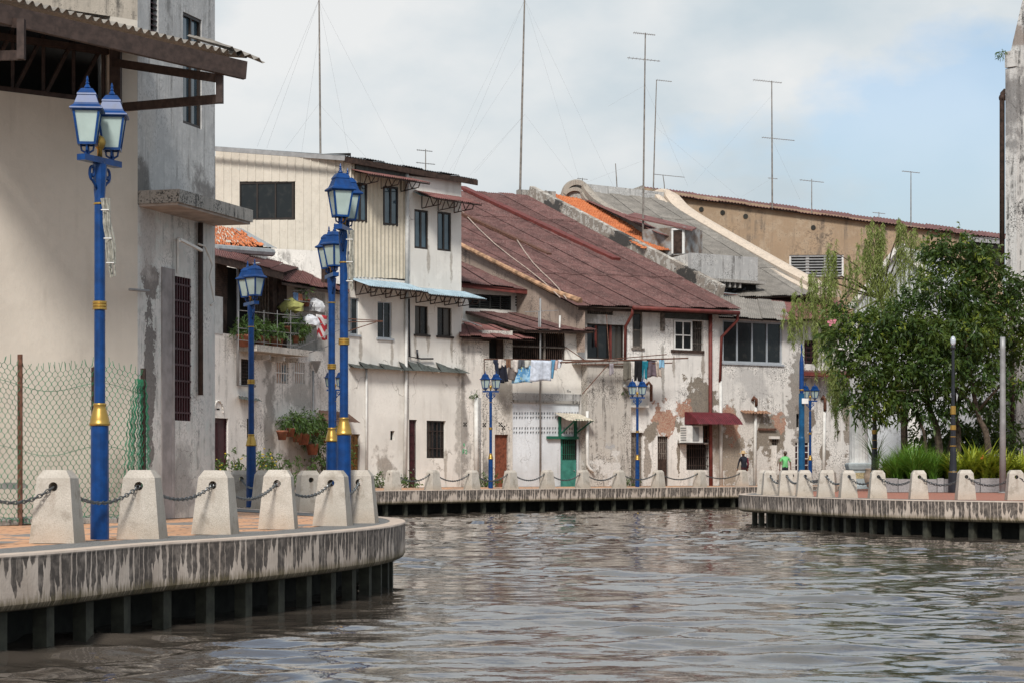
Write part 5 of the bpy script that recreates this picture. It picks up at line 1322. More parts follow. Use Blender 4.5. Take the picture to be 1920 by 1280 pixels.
# black and gold lamp posts on the quay
def black_lamp(px, Y, s, label, top):
    p = gnd(px, Y); r = thing('black_lamp_post', label, 'lamp post', p, 'black and gold lamp posts')
    mb = MB(); mb.lathe(p, [(0.20 * s, 0), (0.20 * s, 0.70), (0.16 * s, 0.78), (0.15 * s, 0.95), (0.13 * s, 1.45), (0.11 * s, 1.60), (0.105 * s, 2.2), (0.10 * s, 2.6), (0.085 * s, 2.62), (0.075 * s, 3.4), (0.09 * s, 3.42), (0.07 * s, 3.8), (0.06 * s, top - .45)], 10); mb.build('post', M['black_paint'], r)
    for (z, rr, h) in ((1.62, 0.14, 0.04), (1.95, 0.125, 0.03), (2.2, 0.125, 0.17), (2.75, 0.115, 0.30), (0.70, 0.19, 0.05)):
        mb = MB(); mb.lathe(p + UP * z, [(rr * s * .9, 0), (rr * s, 0.01), (rr * s, h - .01), (rr * s * .9, h)], 12); mb.build('gold_band', M['gold'], r)
    mb = MB(); mb.lathe(p + UP * (top - .45), [(0.09, 0), (0.10, 0.06), (0.07, 0.12)], 10); mb.build('lamp_collar', M['black_paint'], r)
    mb = MB(); mb.lathe(p + UP * (top - .33), [(0.06, 0), (0.09, 0.08), (0.10, 0.2), (0.06, 0.30), (0.0, 0.33)], 12); mb.build('lamp_globe', m_plain('clear_globe', (0.45, 0.50, 0.55), 0.1, var=0.1, spec=0.8), r, smooth=True)
black_lamp(1787, 75.2, 0.85, 'black lamp post with gold bands and glass globe before the grass bed', 5.5)
black_lamp(1640, 84.0, 0.92, 'black lamp post with gold bands beside the fluted column', 5.4)
r = thing('steel_pole', 'plain grey steel pole at the planter beside the right edge building', 'pole', gnd(1880, 74.2)); mb = MB(); mb.lathe(gnd(1880, 74.2), [(0.12, 0), (0.105, 2.5), (0.095, 5.0), (0.09, 5.4)], 12); mb.build('shaft', M['pipe_grey'], r, smooth=True)
mb = MB(); mb.lathe(gnd(1880, 74.2), [(0.17, 0), (0.17, 0.03), (0.125, 0.04)], 12); mb.build('base_plate', M['pipe_grey'], r)

# ------------------------------------------------------------------ bollards and chains
def bollard_mesh():
    mb = MB(); lv = [(0.25, 0.0), (0.185, 0.71), (0.125, 0.80)]
    sq = lambda h, z: [(-h, -h, z), (h, -h, z), (h, h, z), (-h, h, z)]
    R = [sq(h, z) for h, z in lv]
    zc, rh = 0.615, 0.052
    def face_pt(x, z, sgn):                       # a point on the tapered front/back face (normal along y)
        h = 0.25 - 0.065 * z / 0.71; return (x, -sgn * h, z)
    for sgn in (1, -1):
        oc = [face_pt(rh * math.cos(2 * math.pi * k / 12 + math.pi / 12), zc + rh * math.sin(2 * math.pi * k / 12 + math.pi / 12), sgn) for k in range(12)]
        b0, b1 = R[0], R[1]
        corners = [(b1[1] if sgn > 0 else b1[2]), (b1[0] if sgn > 0 else b1[3]), (b0[0] if sgn > 0 else b0[3]), (b0[1] if sgn > 0 else b0[2])]  # +x top, -x top, -x bottom, +x bottom
        base = len(mb.v); mb.v.extend(oc + corners)
        O = lambda k: base + (k % 12); Cn = lambda k: base + 12 + (k % 4)
        for q in range(4):
            for k in range(3): mb.f.append((O(q * 3 + k), O(q * 3 + k + 1), Cn(q)) if k < 2 else (O(q * 3 + 2), O(q * 3 + 3), Cn(q + 1), Cn(q)))
    fo = [face_pt(rh * math.cos(2 * math.pi * k / 12 + math.pi / 12), zc + rh * math.sin(2 * math.pi * k / 12 + math.pi / 12), 1) for k in range(12)]
    bo = [(x, -y, z) for x, y, z in fo]
    base = len(mb.v); mb.v.extend(fo + bo)
    for k in range(12): mb.f.append((base + k, base + (k + 1) % 12, base + 12 + (k + 1) % 12, base + 12 + k))
    for (i, j) in ((1, 2), (3, 0)): mb.add([R[0][i], R[0][j], R[1][j], R[1][i]], [(0, 1, 2, 3)])
    for i in range(4):
        j = (i + 1) % 4; mb.add([R[1][i], R[1][j], R[2][j], R[2][i]], [(0, 1, 2, 3)])
    mb.add(R[2], [(0, 1, 2, 3)])
    return mb.mesh('bollard')
BM = bollard_mesh(); BM.materials.append(M['conc_bollard'])

def chain_obj(a, b, sag, label, group, fine=True):
    L = (b - a).length * (1 + 2.2 * (sag / (b - a).length) ** 2); pitch = 0.050 if fine else 0.075; n = max(6, int(L / pitch))
    pos = lambda t: a.lerp(b, t) - UP * (sag * 4 * t * (1 - t))
    mb = MB(); rl, rw, rt = pitch * 0.78, pitch * 0.42, pitch * 0.16
    for i in range(n):
        t = (i + 0.5) / n; c = pos(t); d = (pos(min(1, t + .01)) - pos(max(0, t - .01))).normalized()
        s = d.cross(UP).normalized(); w = s if i % 2 else s.cross(d)
        w = (w + (s.cross(d) if i % 2 else -s) * 0.55).normalized(); q = d.cross(w)
        base = len(mb.v); N, K = 8, 4
        for k in range(N):
            an = 2 * math.pi * k / N; e = d * (math.cos(an) * rl) + w * (math.sin(an) * rw); en = e.normalized()
            for m in range(K):
                bn = 2 * math.pi * m / K; mb.v.append(tuple(c + e + en * (math.cos(bn) * rt) + q * (math.sin(bn) * rt)))
        for k in range(N):
            for m in range(K):
                k2, m2 = (k + 1) % N, (m + 1) % K; mb.f.append((base + k * K + m, base + k2 * K + m, base + k2 * K + m2, base + k * K + m2))
    me = mb.mesh('chain'); me.transform(Matrix.Translation(-a)); o = obj('chain', me, M['steel_chain']); o.location = a
    return tag(o, label, 'chain', group)

ORD = ['first', 'second', 'third', 'fourth', 'fifth', 'sixth', 'seventh', 'eighth', 'ninth', 'tenth', 'eleventh', 'twelfth']
def bollards(pts, tang, labels, clabels, group, cgroup, fine=True, sag=0.20, chains=True):
    prev = None
    for i, p in enumerate(pts):
        t = Vector((tang[0], tang[1], 0)).normalized(); c = t
        o = obj('bollard', BM); o.location = (p[0], p[1], -.006); o.rotation_euler = (random.uniform(-.012, .012), random.uniform(-.015, .015), math.atan2(t.y, t.x) - math.pi / 2 + random.uniform(-.05, .05)); k = random.uniform(.985, 1.015); o.scale = (k, k, random.uniform(.985, 1.01))
        tag(o, labels[i], 'bollard', group)
        P = Vector((p[0], p[1], 0.613))
        if prev is not None and chains:
            d = (P - prev).normalized(); s = 1 if d.dot(t) > 0 else -1
            chain_obj(prev + t * s * 0.17, P - t * s * 0.17, sag * random.uniform(.85, 1.12), clabels[i - 1], cgroup, fine)
        prev = P
nb = [(-62, 143), (108, 137), (267, 129), (404, 120.5), (522, 110.5), (624, 104.5), (676, 99.5)]
pts = [(gnd(x, 3200 / d + .24).x, 3200 / d + .24) for x, d in nb]
bollards(pts, (0.05, 1), ['concrete bollard just outside the left frame edge'] + ['rough concrete bollard on the near promenade, %s from the left edge' % ORD[k] for k in range(6)],
         ['steel chain running off the left frame edge to the nearest bollard'] + ['steel chain between the %s and %s near bollards from the left' % (ORD[k], ORD[k + 1]) for k in range(5)], 'bollards on the near promenade', 'chains along the near promenade')
bk = [(579, 41.3), (497, 44.3), (449, 46.3), (395, 49)]
bollards([(gnd(x, Y).x, Y) for x, Y in bk], (-0.35, 1), ['concrete bollard behind the tip, between the fourth and fifth near bollards', 'concrete bollard half hidden just right of the bush lamp', 'concrete bollard just left of the bush lamp', 'concrete bollard hidden behind the third near bollard'],
         ['chain behind the tip leading to the bush lamp', 'short chain crossing behind the bush lamp', 'chain going left behind the third near bollard'], 'bollards behind the promenade tip', 'chains behind the promenade tip')
fb_px = [736.6, 811.5, 885, 957, 1026, 1092.7, 1161, 1234, 1312, 1391]
def far_Y(px): return 3200 / (39.2 - (px - 710) * 8.2 / 690) + .85
fl = ['at the maroon door', 'below the barred window of the cream house', 'left of the brown door', 'right of the brown door', 'left of the teal door', 'right of the teal door', 'beside the white downpipe and lamp', 'left of the dark plank door', 'below the air conditioner', 'beside the person in the straw hat']
bollards([(gnd(x, far_Y(x)).x, far_Y(x)) for x in fb_px], (0.7, 0.72), ['far bank concrete bollard ' + s for s in fl], ['far bank chain between the bollards %s and %s' % (ORD[k], ORD[k + 1]) + ' from the left' for k in range(9)], 'bollards on the far bank', 'chains on the far bank', fine=False, sag=0.26)
rb = [(1443, 47.3), (1474, 48.3), (1508, 50), (1548, 51), (1590, 52.4), (1645, 53.5), (1722, 54.5), (1810, 55.5), (1904, 56.5), (2015, 57.2)]
bollards([(gnd(x, 3200 / d + .2).x, 3200 / d + .2) for x, d in rb], (0.02, 1), ['concrete bollard on the right quay edge, %s from its tip' % ORD[k] for k in range(10)], ['chain between the %s and %s quay bollards from the tip' % (ORD[k], ORD[k + 1]) for k in range(9)], 'bollards on the right quay', 'chains along the right quay', fine=False, sag=0.22)
rk = [(1436, 70.6), (1489, 74.6), (1556, 79)]
bollards([(gnd(x, Y).x, Y) for x, Y in rk], (0.4, 1), ['rear quay bollard hidden behind the first quay bollard at the tip', 'rear quay bollard peeping between the second and third quay bollards', 'rear quay bollard behind the fourth quay bollard'], ['chain behind the quay tip leading to the green-shirted man', 'chain behind the third and fourth quay bollards'], 'rear bollards of the quay', 'rear chains of the quay', fine=False)

# ------------------------------------------------------------------ green wire fence
r = thing('wire_fence', 'sagging green chicken-wire fence on rusty posts before the beige wall', 'fence', gnd(120, 31.2))
FF = Fac((-60, 30.35), (272, 33.15))
def fence_post(px, y0, w=0.055, mat='rust'):
    mb = MB(); a = FF.U(px); FF.uslab(mb, a - w / 2, -0.02, a + w / 2, FF.Z(px, y0), -0.03, 0.02); FF.uslab(mb, a - w / 2, -0.02, a - w / 2 + 0.012, FF.Z(px, y0), 0.02, 0.06); mb.build('post', M[mat], r)
fence_post(38, 664); fence_post(176, 688, 0.05, 'dark_steel'); fence_post(269, 690, 0.07, 'dark_steel')
mb = MB(); u0, u1 = FF.U(-60), FF.U(272); pitch = 0.056; n = int((u1 - u0) / pitch); H = 2.33; rows = 64
sagf = lambda u: 0.10 * math.sin((u - u0) * 2.9 + 0.5) * 0.6 - 0.05
for i in range(n):
    base_u = u0 + (i + 0.5) * pitch; pts = []; ph = i % 2
    for j in range(rows + 1):
        z = 0.04 + (H + sagf(base_u)) * j / rows
        off = (pitch * 0.47) * (1 if (j // 2 + ph) % 2 else -1) * (0.8 + 0.3 * random.random())
        pts.append(FF.W(base_u + off + 0.02 * math.sin(z * 4 + base_u * 3), z, 0.03 + 0.02 * math.sin(base_u * 5 + z * 3)))
    pts.append(pts[-1] + V(random.uniform(-.03, .03), 0, random.uniform(.04, .14)))
    mb.tube(pts, 0.0048, 3, cap=False)
for zz in (2.1, 1.15, 0.12):
    mb.tube([FF.W(u0 + (u1 - u0) * k / 30, zz + sagf(u0 + (u1 - u0) * k / 30) * 1.3, 0.03) for k in range(31)], 0.005, 3, cap=False)
mb.build('wire_mesh', M['fence_green'], r)
mb = MB()
for i in range(34):                                             # the rolled-up end of the netting
    a = FF.U(224) + random.random() * (FF.U(276) - FF.U(224)); pts = []
    for j in range(26):
        z = 0.1 + 2.1 * j / 25; k = 1 - 0.75 * (z / 2.3) ** 3; pts.append(FF.W(FF.U(262) + (a - FF.U(262)) * k + 0.02 * (-1) ** j, z, 0.06 + 0.05 * math.sin(i)))
    mb.tube(pts, 0.0045, 3, cap=False)
mb.build('rolled_netting', M['fence_green'], r)
mb = MB(); mb.tube([FF.W(u0 - 0.3, 0.0, -0.1), FF.W(FF.U(60), 0.05, -0.05), FF.W(FF.U(150), 0.03, -0.02), FF.W(FF.U(230), 0.02, 0.0)], 0.07, 6); o = mb.build('kerb_edge', M['conc_dark'], r)

# ------------------------------------------------------------------ antennas on the roofs
def yagi(mb, c, ax, n, L, el):
    a, b = c - ax * (L / 2), c + ax * (L / 2); mb.tube([a, b], 0.022, 5)
    for k in range(n):
        p = a.lerp(b, (k + .5) / n); l = el * (1 - 0.35 * k / n); s = ax.cross(UP).normalized() * l; mb.tube([p - s, p + s], 0.009, 4)
def antenna(label, px, y0, y1, Y, booms, r=0.035, lean=0.0, guys=()):
    base = at(px + lean, y1, Y); top = at(px, y0, Y); o = thing('roof_antenna', label, 'antenna', base, 'television antennas on the roofs')
    mb = MB(); mb.tube([base - UP * 0.4, base.lerp(top, .5), top], [r, r * .85, r * .6], 6); mb.build('mast', M['mast'], o)
    for (by, dx, wpx, n, ang, el) in booms:
        mb = MB(); c = at(px + dx, by, Y); yagi(mb, c, V(math.cos(ang), math.sin(ang) * .3, -0.10).normalized(), n, wpx * Y / FPX, el); mb.build('aerial', M['pipe_grey'], o)
    if guys:
        mb = MB()
        for (gy, gx_, gyb) in guys: mb.tube([at(px, gy, Y), at(gx_, gyb, Y)], 0.0042, 3, cap=False)
        mb.build('guy_wires', M['wire'], o)
antenna('very tall thin mast on the cream house roof', 598, -20, 290, 98, [], 0.05, 3, [(0, 482, 275), (0, 500, 278), (195, 535, 280), (0, 655, 295), (195, 690, 300), (0, 760, 315), (60, 565, 290)])
antenna('very tall thin mast on the red roof ridge', 984, -20, 358, 126, [], 0.07, -9, [(0, 828, 320), (0, 850, 322), (215, 890, 325), (215, 880, 330), (0, 1090, 350), (215, 1078, 340), (0, 1150, 350), (100, 840, 325)])
antenna('tall bamboo mast with two stacked aerials above the dormer', 1210, 62, 468, 118, [(64, -2, 42, 12, 0.1, 0.35), (112, -3, 62, 9, 0.1, 0.4)], 0.055, -5, [(160, 1140, 200), (300, 1080, 350), (160, 1290, 350)])
antenna('short leaning mast with single aerial right of the bamboo mast', 1231, 150, 345, 138, [(152, 14, 30, 7, 0.1, 0.3)], 0.045, -6, [(240, 1385, 370)])
antenna('tall mast with two aerials over the ochre building', 1447, 152, 382, 138, [(153, -8, 55, 12, 0.1, 0.45), (261, 12, 62, 14, 0.0, 0.35), (335, 2, 18, 3, 0.0, 0.3)], 0.055, 1, [(180, 1300, 345), (260, 1500, 375), (335, 1390, 370)])
antenna('small T-shaped aerial right of the tall ochre building mast', 1522, 336, 392, 138, [(340, 0, 46, 8, 0.1, 0.3)], 0.035)
antenna('single aerial on a short mast near the right end of the ochre roof', 1708, 322, 420, 138, [(323, 0, 34, 8, 0.1, 0.3)], 0.04)
antenna('tiny low aerial behind the ochre roof above the willow', 1648, 398, 416, 145, [(400, 0, 24, 6, 0.1, 0.25)], 0.035)
antenna('small aerial with two booms on the cream house roof', 798, 280, 320, 101, [(283, -2, 30, 8, 0.0, 0.22), (307, 0, 36, 7, 0.0, 0.25)], 0.03)
antenna('small aerial peeping over the curled gable', 1092, 334, 348, 133, [(336, 0, 20, 5, 0.0, 0.25)], 0.03)
antenna('bare dark rod left of the bamboo mast', 1154, 307, 364, 137, [], 0.04, 4)
antenna('horizontal aerial on two low rods right of the bamboo mast', 1243, 329, 355, 140, [(330, 12, 58, 12, 0.0, 0.22)], 0.035, 4)

# ------------------------------------------------------------------ air conditioner, washing
r = thing('air_conditioner', 'white air conditioner unit under the maroon awning', 'air conditioner', FD.P(1302, 830, .3)); mb = MB(); FD.slab(mb, (1288, 797, 1318, 829), 0.003, 0.55); mb.build('casing', M['white_paint'], r)
mb = MB(); FD.slab(mb, (1299, 800, 1311, 826), 0.552, 0.57); mb.build('fan_grille', M['pipe_grey'], r)
mb = MB(); u0, z0, u1, z1 = FD.rect((1288, 797, 1318, 829), .55)
for k in range(6): FD.uslab(mb, u0 - 0.012, z0 + .1 + k * .12, u0 - 0.001, z0 + .16 + k * .12, 0.05, 0.5)
mb.build('side_vents', M['pipe_grey'], r); mb = MB(); FD.slab(mb, (1284, 829.5, 1321, 832), 0.0, 0.6); mb.build('wall_bracket', M['dark_steel'], r)

CL = {}
def cmat(c):
    if c not in CL: CL[c] = m_plain('cloth_%d' % len(CL), c, 0.9, var=0.22, scale=6)
    return CL[c]
def cloth(name, label, fac, x0, x1, y0, y1, d, col, group, kind='cloth', tilt=0.0, mat=None):
    """hanging cloth with folds, thickness and sleeves for shirts"""
    mb = MB(); u0, u1 = fac.U(x0, d), fac.U(x1, d); z1, z0 = fac.Z((x0 + x1) / 2, y0, d), fac.Z((x0 + x1) / 2, y1, d); ph = random.uniform(0, 6)
    def g(u, v):
        w = 1.0
        if kind == 'shirt': w = 1.0 if v < 0.35 else 0.72
        if kind == 'legs': w = 1.0
        x = (u0 + u1) / 2 + (u - .5) * (u1 - u0) * w + tilt * v * (z1 - z0)
        dz = 0.04 * math.sin(u * 5 + ph) * v
        if kind == 'legs' and v > .35: dz += 0.0 if abs(u - .5) > .08 else 0.35 * (z1 - z0) * (v - .35)
        return fac.W(x, z1 - (z1 - z0) * v + dz, d + 0.035 * math.sin(u * 9 + ph + v) * (0.3 + v))
    mb.grid(g, 12, 8)
    o = mb.build(name, mat or cmat(col), None, smooth=True)
    so = o.modifiers.new('thickness', 'SOLIDIFY'); so.thickness = 0.012
    return tag(o, label, 'laundry', group)
r = thing('bamboo_washing_poles', 'rusty drying poles carrying the washing across the two houses', 'drying pole', FC.P(1060, 672, 1.2), None)
for (a, b, w) in (((908, 673, 1.0), (1200, 676, 1.25), 0.03), ((1050, 679, 1.2), (1290, 671, 1.4), 0.035), ((1090, 683, 1.2), (1260, 680, 1.3), 0.028), ((1060, 680, 1.2), (1250, 664, 1.4), 0.022)):
    mb = MB(); fa = lambda p: (FC if p[0] < 1090 else FD).P(p[0], p[1], p[2]); mb.tube([fa(a), fa(b)], w, 6); mb.build('pole', M['rust'], r)
for (a, b) in (((1060, 650, 0.0), (1098, 676, 1.2)), ((908, 673, 1.0), (908, 712, 0.05)), ((1092, 738, 0.5), (1142, 681, 1.3)), ((1162, 744, 0.05), (1172, 735, 0.2)), ((1137, 590, 0.6), (1143, 678, 1.3))):
    mb = MB(); fa = lambda p: (FC if p[0] < 1090 else FD).P(p[0], p[1], p[2]); mb.tube([fa(a), fa(b)], 0.022, 5); mb.build('stay', M['rust'], r)
G1, G2, G3 = 'washing on the left pole', 'washing on the right pole', 'washing on the balcony house'
def m_print():
    t = NT('blue_printed_towel'); c = t.mix(t.step(t.noise(scale=5, detail=3), .45, .55), (0.10, 0.27, 0.48), (0.30, 0.50, 0.66)); c = t.mix(t.step(t.noise(scale=9, detail=2), .62, .66), c, (0.52, 0.56, 0.22)); return t.out(c, .9)
for (nm, lab, x0, x1, y0, y1, c, k, tl) in (('hanging_shirt', 'navy shirt hanging at the left end of the washing', 924, 937, 674, 702, (0.02, 0.028, 0.05), 'shirt', .1), ('hanging_shirt', 'small cream garment on the left washing pole', 934, 945, 673, 688, (0.56, 0.50, 0.45), 'cloth', 0), ('hanging_trousers', 'dark navy trousers drooping below the left pole', 935, 949, 684, 716, (0.012, 0.014, 0.025), 'legs', .15),
    ('hanging_cloth', 'brown cloth on the left washing pole', 949, 957, 673, 689, (0.17, 0.085, 0.05), 'cloth', 0), ('hanging_shirt', 'grey brown shirt sagging between brown and white cloths', 952, 970, 688, 711, (0.16, 0.135, 0.125), 'cloth', -.1), ('hanging_shirt', 'white sleeve-like garment next to the brown cloth', 961, 972, 674, 696, (0.62, 0.57, 0.53), 'cloth', 0), ('hanging_cloth', 'dark grey garment right of the white sleeve', 972, 983, 674, 688, (0.085, 0.09, 0.10), 'cloth', 0),
    ('hanging_cloth', 'folded pale towel over the left washing pole', 983, 999, 675, 687, (0.50, 0.50, 0.46), 'cloth', 0), ('hanging_shirt', 'large beige undershirt in front of the pale blue towel', 1000, 1020, 676, 703, (0.58, 0.52, 0.45), 'shirt', 0), ('hanging_towel', 'large pale blue and white towel, biggest of the washing', 996, 1034, 675, 714, (0.58, 0.63, 0.72), 'cloth', -.06),
    ('hanging_cloth', 'narrow bright blue cloth beside the big pale towel', 1033, 1042, 674, 708, (0.11, 0.29, 0.46), 'cloth', -.15), ('hanging_cloth', 'pinkish narrow cloth near the right end of the left pole', 1041, 1047, 675, 692, (0.50, 0.36, 0.33), 'cloth', -.1), ('hanging_cloth', 'small white cloth at the right end of the left pole', 1046, 1055, 674, 689, (0.60, 0.62, 0.66), 'cloth', -.2)):
    cloth(nm, lab, FC, x0, x1, y0, y1, 1.12 + random.uniform(0, .10), c, G1, k, tl)
cloth('hanging_towel', 'blue towel with green and yellow print among the washing', FC, 962, 999, 684, 717, 1.10, None, G1, 'cloth', -.08, mat=m_print())
for (nm, lab, x0, x1, y0, y1, c, k, tl) in (('hanging_cloth', 'white rag with dark sock alone on the right pole', 1143, 1150, 681, 702, (0.30, 0.27, 0.29), 'cloth', 0), ('hanging_trousers', 'olive grey trousers at the left of the right pole', 1169, 1183, 677, 712, (0.15, 0.135, 0.11), 'cloth', 0), ('hanging_shirt', 'white twisted garment beside olive trousers', 1182, 1191, 677, 706, (0.60, 0.57, 0.53), 'cloth', .15), ('hanging_trousers', 'black trousers hanging above the far blue lamp', 1190, 1204, 675, 714, (0.008, 0.008, 0.010), 'legs', -.05),
    ('hanging_shirt', 'teal shirt hanging on the right pole', 1202, 1215, 676, 710, (0.008, 0.16, 0.22), 'shirt', 0), ('hanging_cloth', 'pale grey towel behind the teal shirt', 1195, 1208, 688, 722, (0.45, 0.47, 0.52), 'cloth', 0), ('hanging_shirt', 'grey mauve shirt with light blue hem', 1213, 1231, 675, 706, (0.145, 0.11, 0.13), 'cloth', 0), ('hanging_cloth', 'beige cloth right of the mauve shirt', 1229, 1238, 677, 706, (0.46, 0.38, 0.32), 'cloth', .1), ('hanging_cloth', 'small light blue cloth at the right pole end', 1236, 1245, 674, 689, (0.24, 0.44, 0.60), 'cloth', 0)):
    cloth(nm, lab, FD, x0, x1, y0, y1, 1.25 + random.uniform(0, .12), c, G2, k, tl)
def m_stripes():
    t = NT('red_white_striped_cloth'); s = t.sep(t.pos()); v = t.math('ADD', t.math('ADD', s[0], t.math('MULTIPLY', s[1], -0.3)), t.math('MULTIPLY', s[2], 0.25)); w = t.math('SINE', t.math('MULTIPLY', v, 52.0)); return t.out(t.mix(t.step(w, -.2, .2), (0.44, 0.030, 0.038), (0.62, 0.58, 0.56)), .9)
cloth('striped_cloth', 'red and white striped cloth hanging beside the balcony', FB, 592, 613, 591, 636, 0.85, None, G3, 'cloth', .08, mat=m_stripes())
for (nm, lab, x0, x1, y0, y1, c, dd) in (('plastic_bag', 'yellow green shopping bag hanging above the balcony pots', 534, 557, 560, 586, (0.30, 0.30, 0.10), .45), ('plastic_bag', 'white plastic bag with dark lettering hanging on the balcony', 578, 597, 560, 586, (0.56, 0.56, 0.57), .45), ('plastic_bag', 'small white knotted bag hanging under the rods', 572, 589, 590, 611, (0.60, 0.61, 0.64), .9), ('hanging_cloth', 'blue cloth pegged beside the yellow bag', 549, 559, 549, 563, (0.12, 0.20, 0.34), .4), ('hanging_cloth', 'orange cloth pegged beside the blue one', 559, 566, 551, 565, (0.40, 0.16, 0.09), .4)):
    mb = MB(); c0 = FB.P((x0 + x1) / 2, y1, dd); hh = FB.Z(550, y0) - FB.Z(550, y1); w = (FB.U(x1) - FB.U(x0)) / 2
    if 'bag' in nm: mb.lathe(c0, [(w * .3, 0), (w * .9, hh * .08), (w, hh * .35), (w * .8, hh * .7), (w * .35, hh * .9), (w * .12, hh)], 10, sy=.6); mb.v = [(a + random.gauss(0, .035), b + random.gauss(0, .035), q + random.gauss(0, .03)) for a, b, q in mb.v]; o = mb.build(nm, cmat(c), None, smooth=False, loc=c0); tag(o, lab, 'bag', G3)
    else: cloth(nm, lab, FB, x0, x1, y0, y1, dd, c, G3)
mb = MB()                                                        # lettering on the white bag: two looping marks
for (cx, cy, rr) in ((585, 572, .07), (590, 574, .06), (584, 578, .06), (590, 580, .05)):
    c = FB.P(cx, cy, .45 + .17); mb.tube([c + FB.u * (rr * math.cos(a)) + UP * (rr * math.sin(a)) for a in [k * .55 for k in range(11)]], 0.012, 4)
ob = [o for o in bpy.data.objects if o.get('label', '').startswith('white plastic bag with dark')][0]
mb.build('lettering', M['black_paint'], ob)
# small painted marks on the walls
def marks(h, fac, strokes, mat, w=0.02):
    mb = MB()
    for s in strokes: mb.tube([fac.P(x, y, .012) for x, y in s], w, 4)
    mb.build('painted_mark', mat, h)
gm = m_plain('green_spray_paint', (0.10, 0.42, 0.20), .8)
marks(hC, FC, [[(869, 834), (870, 830), (871, 836)], [(868, 842), (868, 850)], [(868, 842), (871, 842)], [(868, 846), (870.5, 846)], [(872, 844), (874, 842), (875.5, 844), (872.5, 849.5), (876, 849.5)]], gm)
marks(hC, FC, [[(1066, 730), (1064, 731), (1064, 734), (1066, 734), (1066, 732)], [(1068, 732), (1068, 734), (1070, 734), (1070, 732)]], M['black_paint'], .012)

# ------------------------------------------------------------------ columns, planter, pots
def column(px, Y, rad, z0, z1, label):
    p = gnd(px, Y); r = thing('fluted_column', label, 'column', p, 'white fluted columns')
    mb = MB(); seg = 64
    def ring(z, R): 
        for k in range(seg):
            a = 2 * math.pi * k / seg; q = R * (1 - 0.055 * (0.5 + 0.5 * math.cos(a * 16))); mb.v.append((p.x + q * math.cos(a), p.y + q * math.sin(a), z))
    zs = [(z0, rad * 1.06), (z0 + .15, rad), ((z0 + z1) / 2, rad * .96), (z1, rad * .86)]
    for z, R in zs: ring(z, R)
    for i in range(len(zs) - 1):
        for k in range(seg): mb.f.append((i * seg + k, i * seg + (k + 1) % seg, (i + 1) * seg + (k + 1) % seg, (i + 1) * seg + k))
    mb.build('shaft', M['white_paint'], r)
    mb = MB(); s = math.sqrt(2) * rad
    mb.lathe(p, [(1.25 * s, 0), (1.25 * s, .12), (1.12 * s, .16), (1.05 * s, z0 - .32), (1.2 * s, z0 - .28), (1.3 * s, z0 - .12), (1.3 * s, z0 - .05), (1.15 * s, z0)], 4, math.pi / 4); mb.build('pedestal', m_plain('grey_green_pedestal', (0.40, 0.44, 0.45), .8, var=.15), r)
    mb = MB(); mb.box(p.x - .28, p.y - rad * 1.09, .28, p.x + .28, p.y - rad * 1.04, z0 - .42); mb.build('plaque', m_plain('gold_plaque', (0.52, 0.42, 0.24), .5, var=.3, scale=14), r)
    mb = MB(); mb.lathe(p + UP * z1, [(rad * .9, 0), (rad * 1.15, .2), (rad * 1.5, .3), (rad * 1.5, .5)], 24); mb.build('capital', M['white_paint'], r)
column(1610, 91.5, 0.40, 1.10, 6.4, 'white fluted column on grey pedestal beside the old wall')
column(1711, 97.0, 0.38, 1.0, 6.2, 'white fluted column further back among the tree trunks')
FPl = Fac((1672, 76.6), (1960, 75.9))
r = thing('grey_planter', 'low grey stone planter wall along the brick quay', 'planter', FPl.G(1780)); uu = [FPl.U(1655), FPl.U(1684), FPl.U(1757), FPl.U(1770), FPl.U(1838), FPl.U(1885), FPl.U(1960)]
for k in range(len(uu) - 1):
    mb = MB(); FPl.uslab(mb, uu[k] + .01, 0.0, uu[k + 1] - .01, .50 if k % 2 == 0 else .47, -.35, 0.0 if k % 2 else .03); mb.build('planter_block', m_plain('grey_granite_%d' % k, (0.27 + .03 * (k % 3), 0.26 + .03 * (k % 3), 0.26 + .03 * (k % 3)), .8, var=.2, scale=25), r)
mb = MB(); FPl.uslab(mb, uu[0] + .1, 0, uu[-1] - .1, .40, -7.0, -.36); mb.build('soil', m_plain('dark_soil', (0.05, 0.04, 0.03), .95, var=.3), r)

# ------------------------------------------------------------------ foliage
def m_leaf(name, c1, c2, c3, rough=0.5):
    t = NT(name)
    i = t.island(); n = t.noise(scale=0.9, detail=3)
    c = t.mix(i, c1, c2); c = t.mix(t.step(n, .45, .68), c, c3)
    t.set(t.b, 'Subsurface Weight', 0.0)
    tr = t.n.new('ShaderNodeBsdfTranslucent'); t.set(tr, 'Color', t.mix(.5, c, (0.16, 0.24, 0.03)))
    m = t.out(c, rough, 0, .35); mix = t.n.new('ShaderNodeMixShader'); mix.inputs[0].default_value = .22
    t.l.new(t.b.outputs[0], mix.inputs[1]); t.l.new(tr.outputs[0], mix.inputs[2]); t.l.new(mix.outputs[0], t.n['Material Output'].inputs['Surface'])
    return m
M['leaf_dark'] = m_leaf('dark_glossy_leaf', (0.017, 0.042, 0.009), (0.050, 0.088, 0.014), (0.078, 0.115, 0.016))
M['leaf_willow'] = m_leaf('willow_leaf', (0.15, 0.195, 0.045), (0.24, 0.285, 0.075), (0.18, 0.23, 0.055))
M['leaf_grass'] = m_leaf('bright_grass_blade', (0.055, 0.14, 0.015), (0.12, 0.24, 0.025), (0.16, 0.27, 0.03))
M['leaf_lime'] = m_leaf('yellow_green_leaf', (0.19, 0.25, 0.02), (0.36, 0.37, 0.035), (0.25, 0.30, 0.03))
M['leaf_pot'] = m_leaf('pot_plant_leaf', (0.030, 0.072, 0.018), (0.085, 0.14, 0.035), (0.055, 0.10, 0.025))
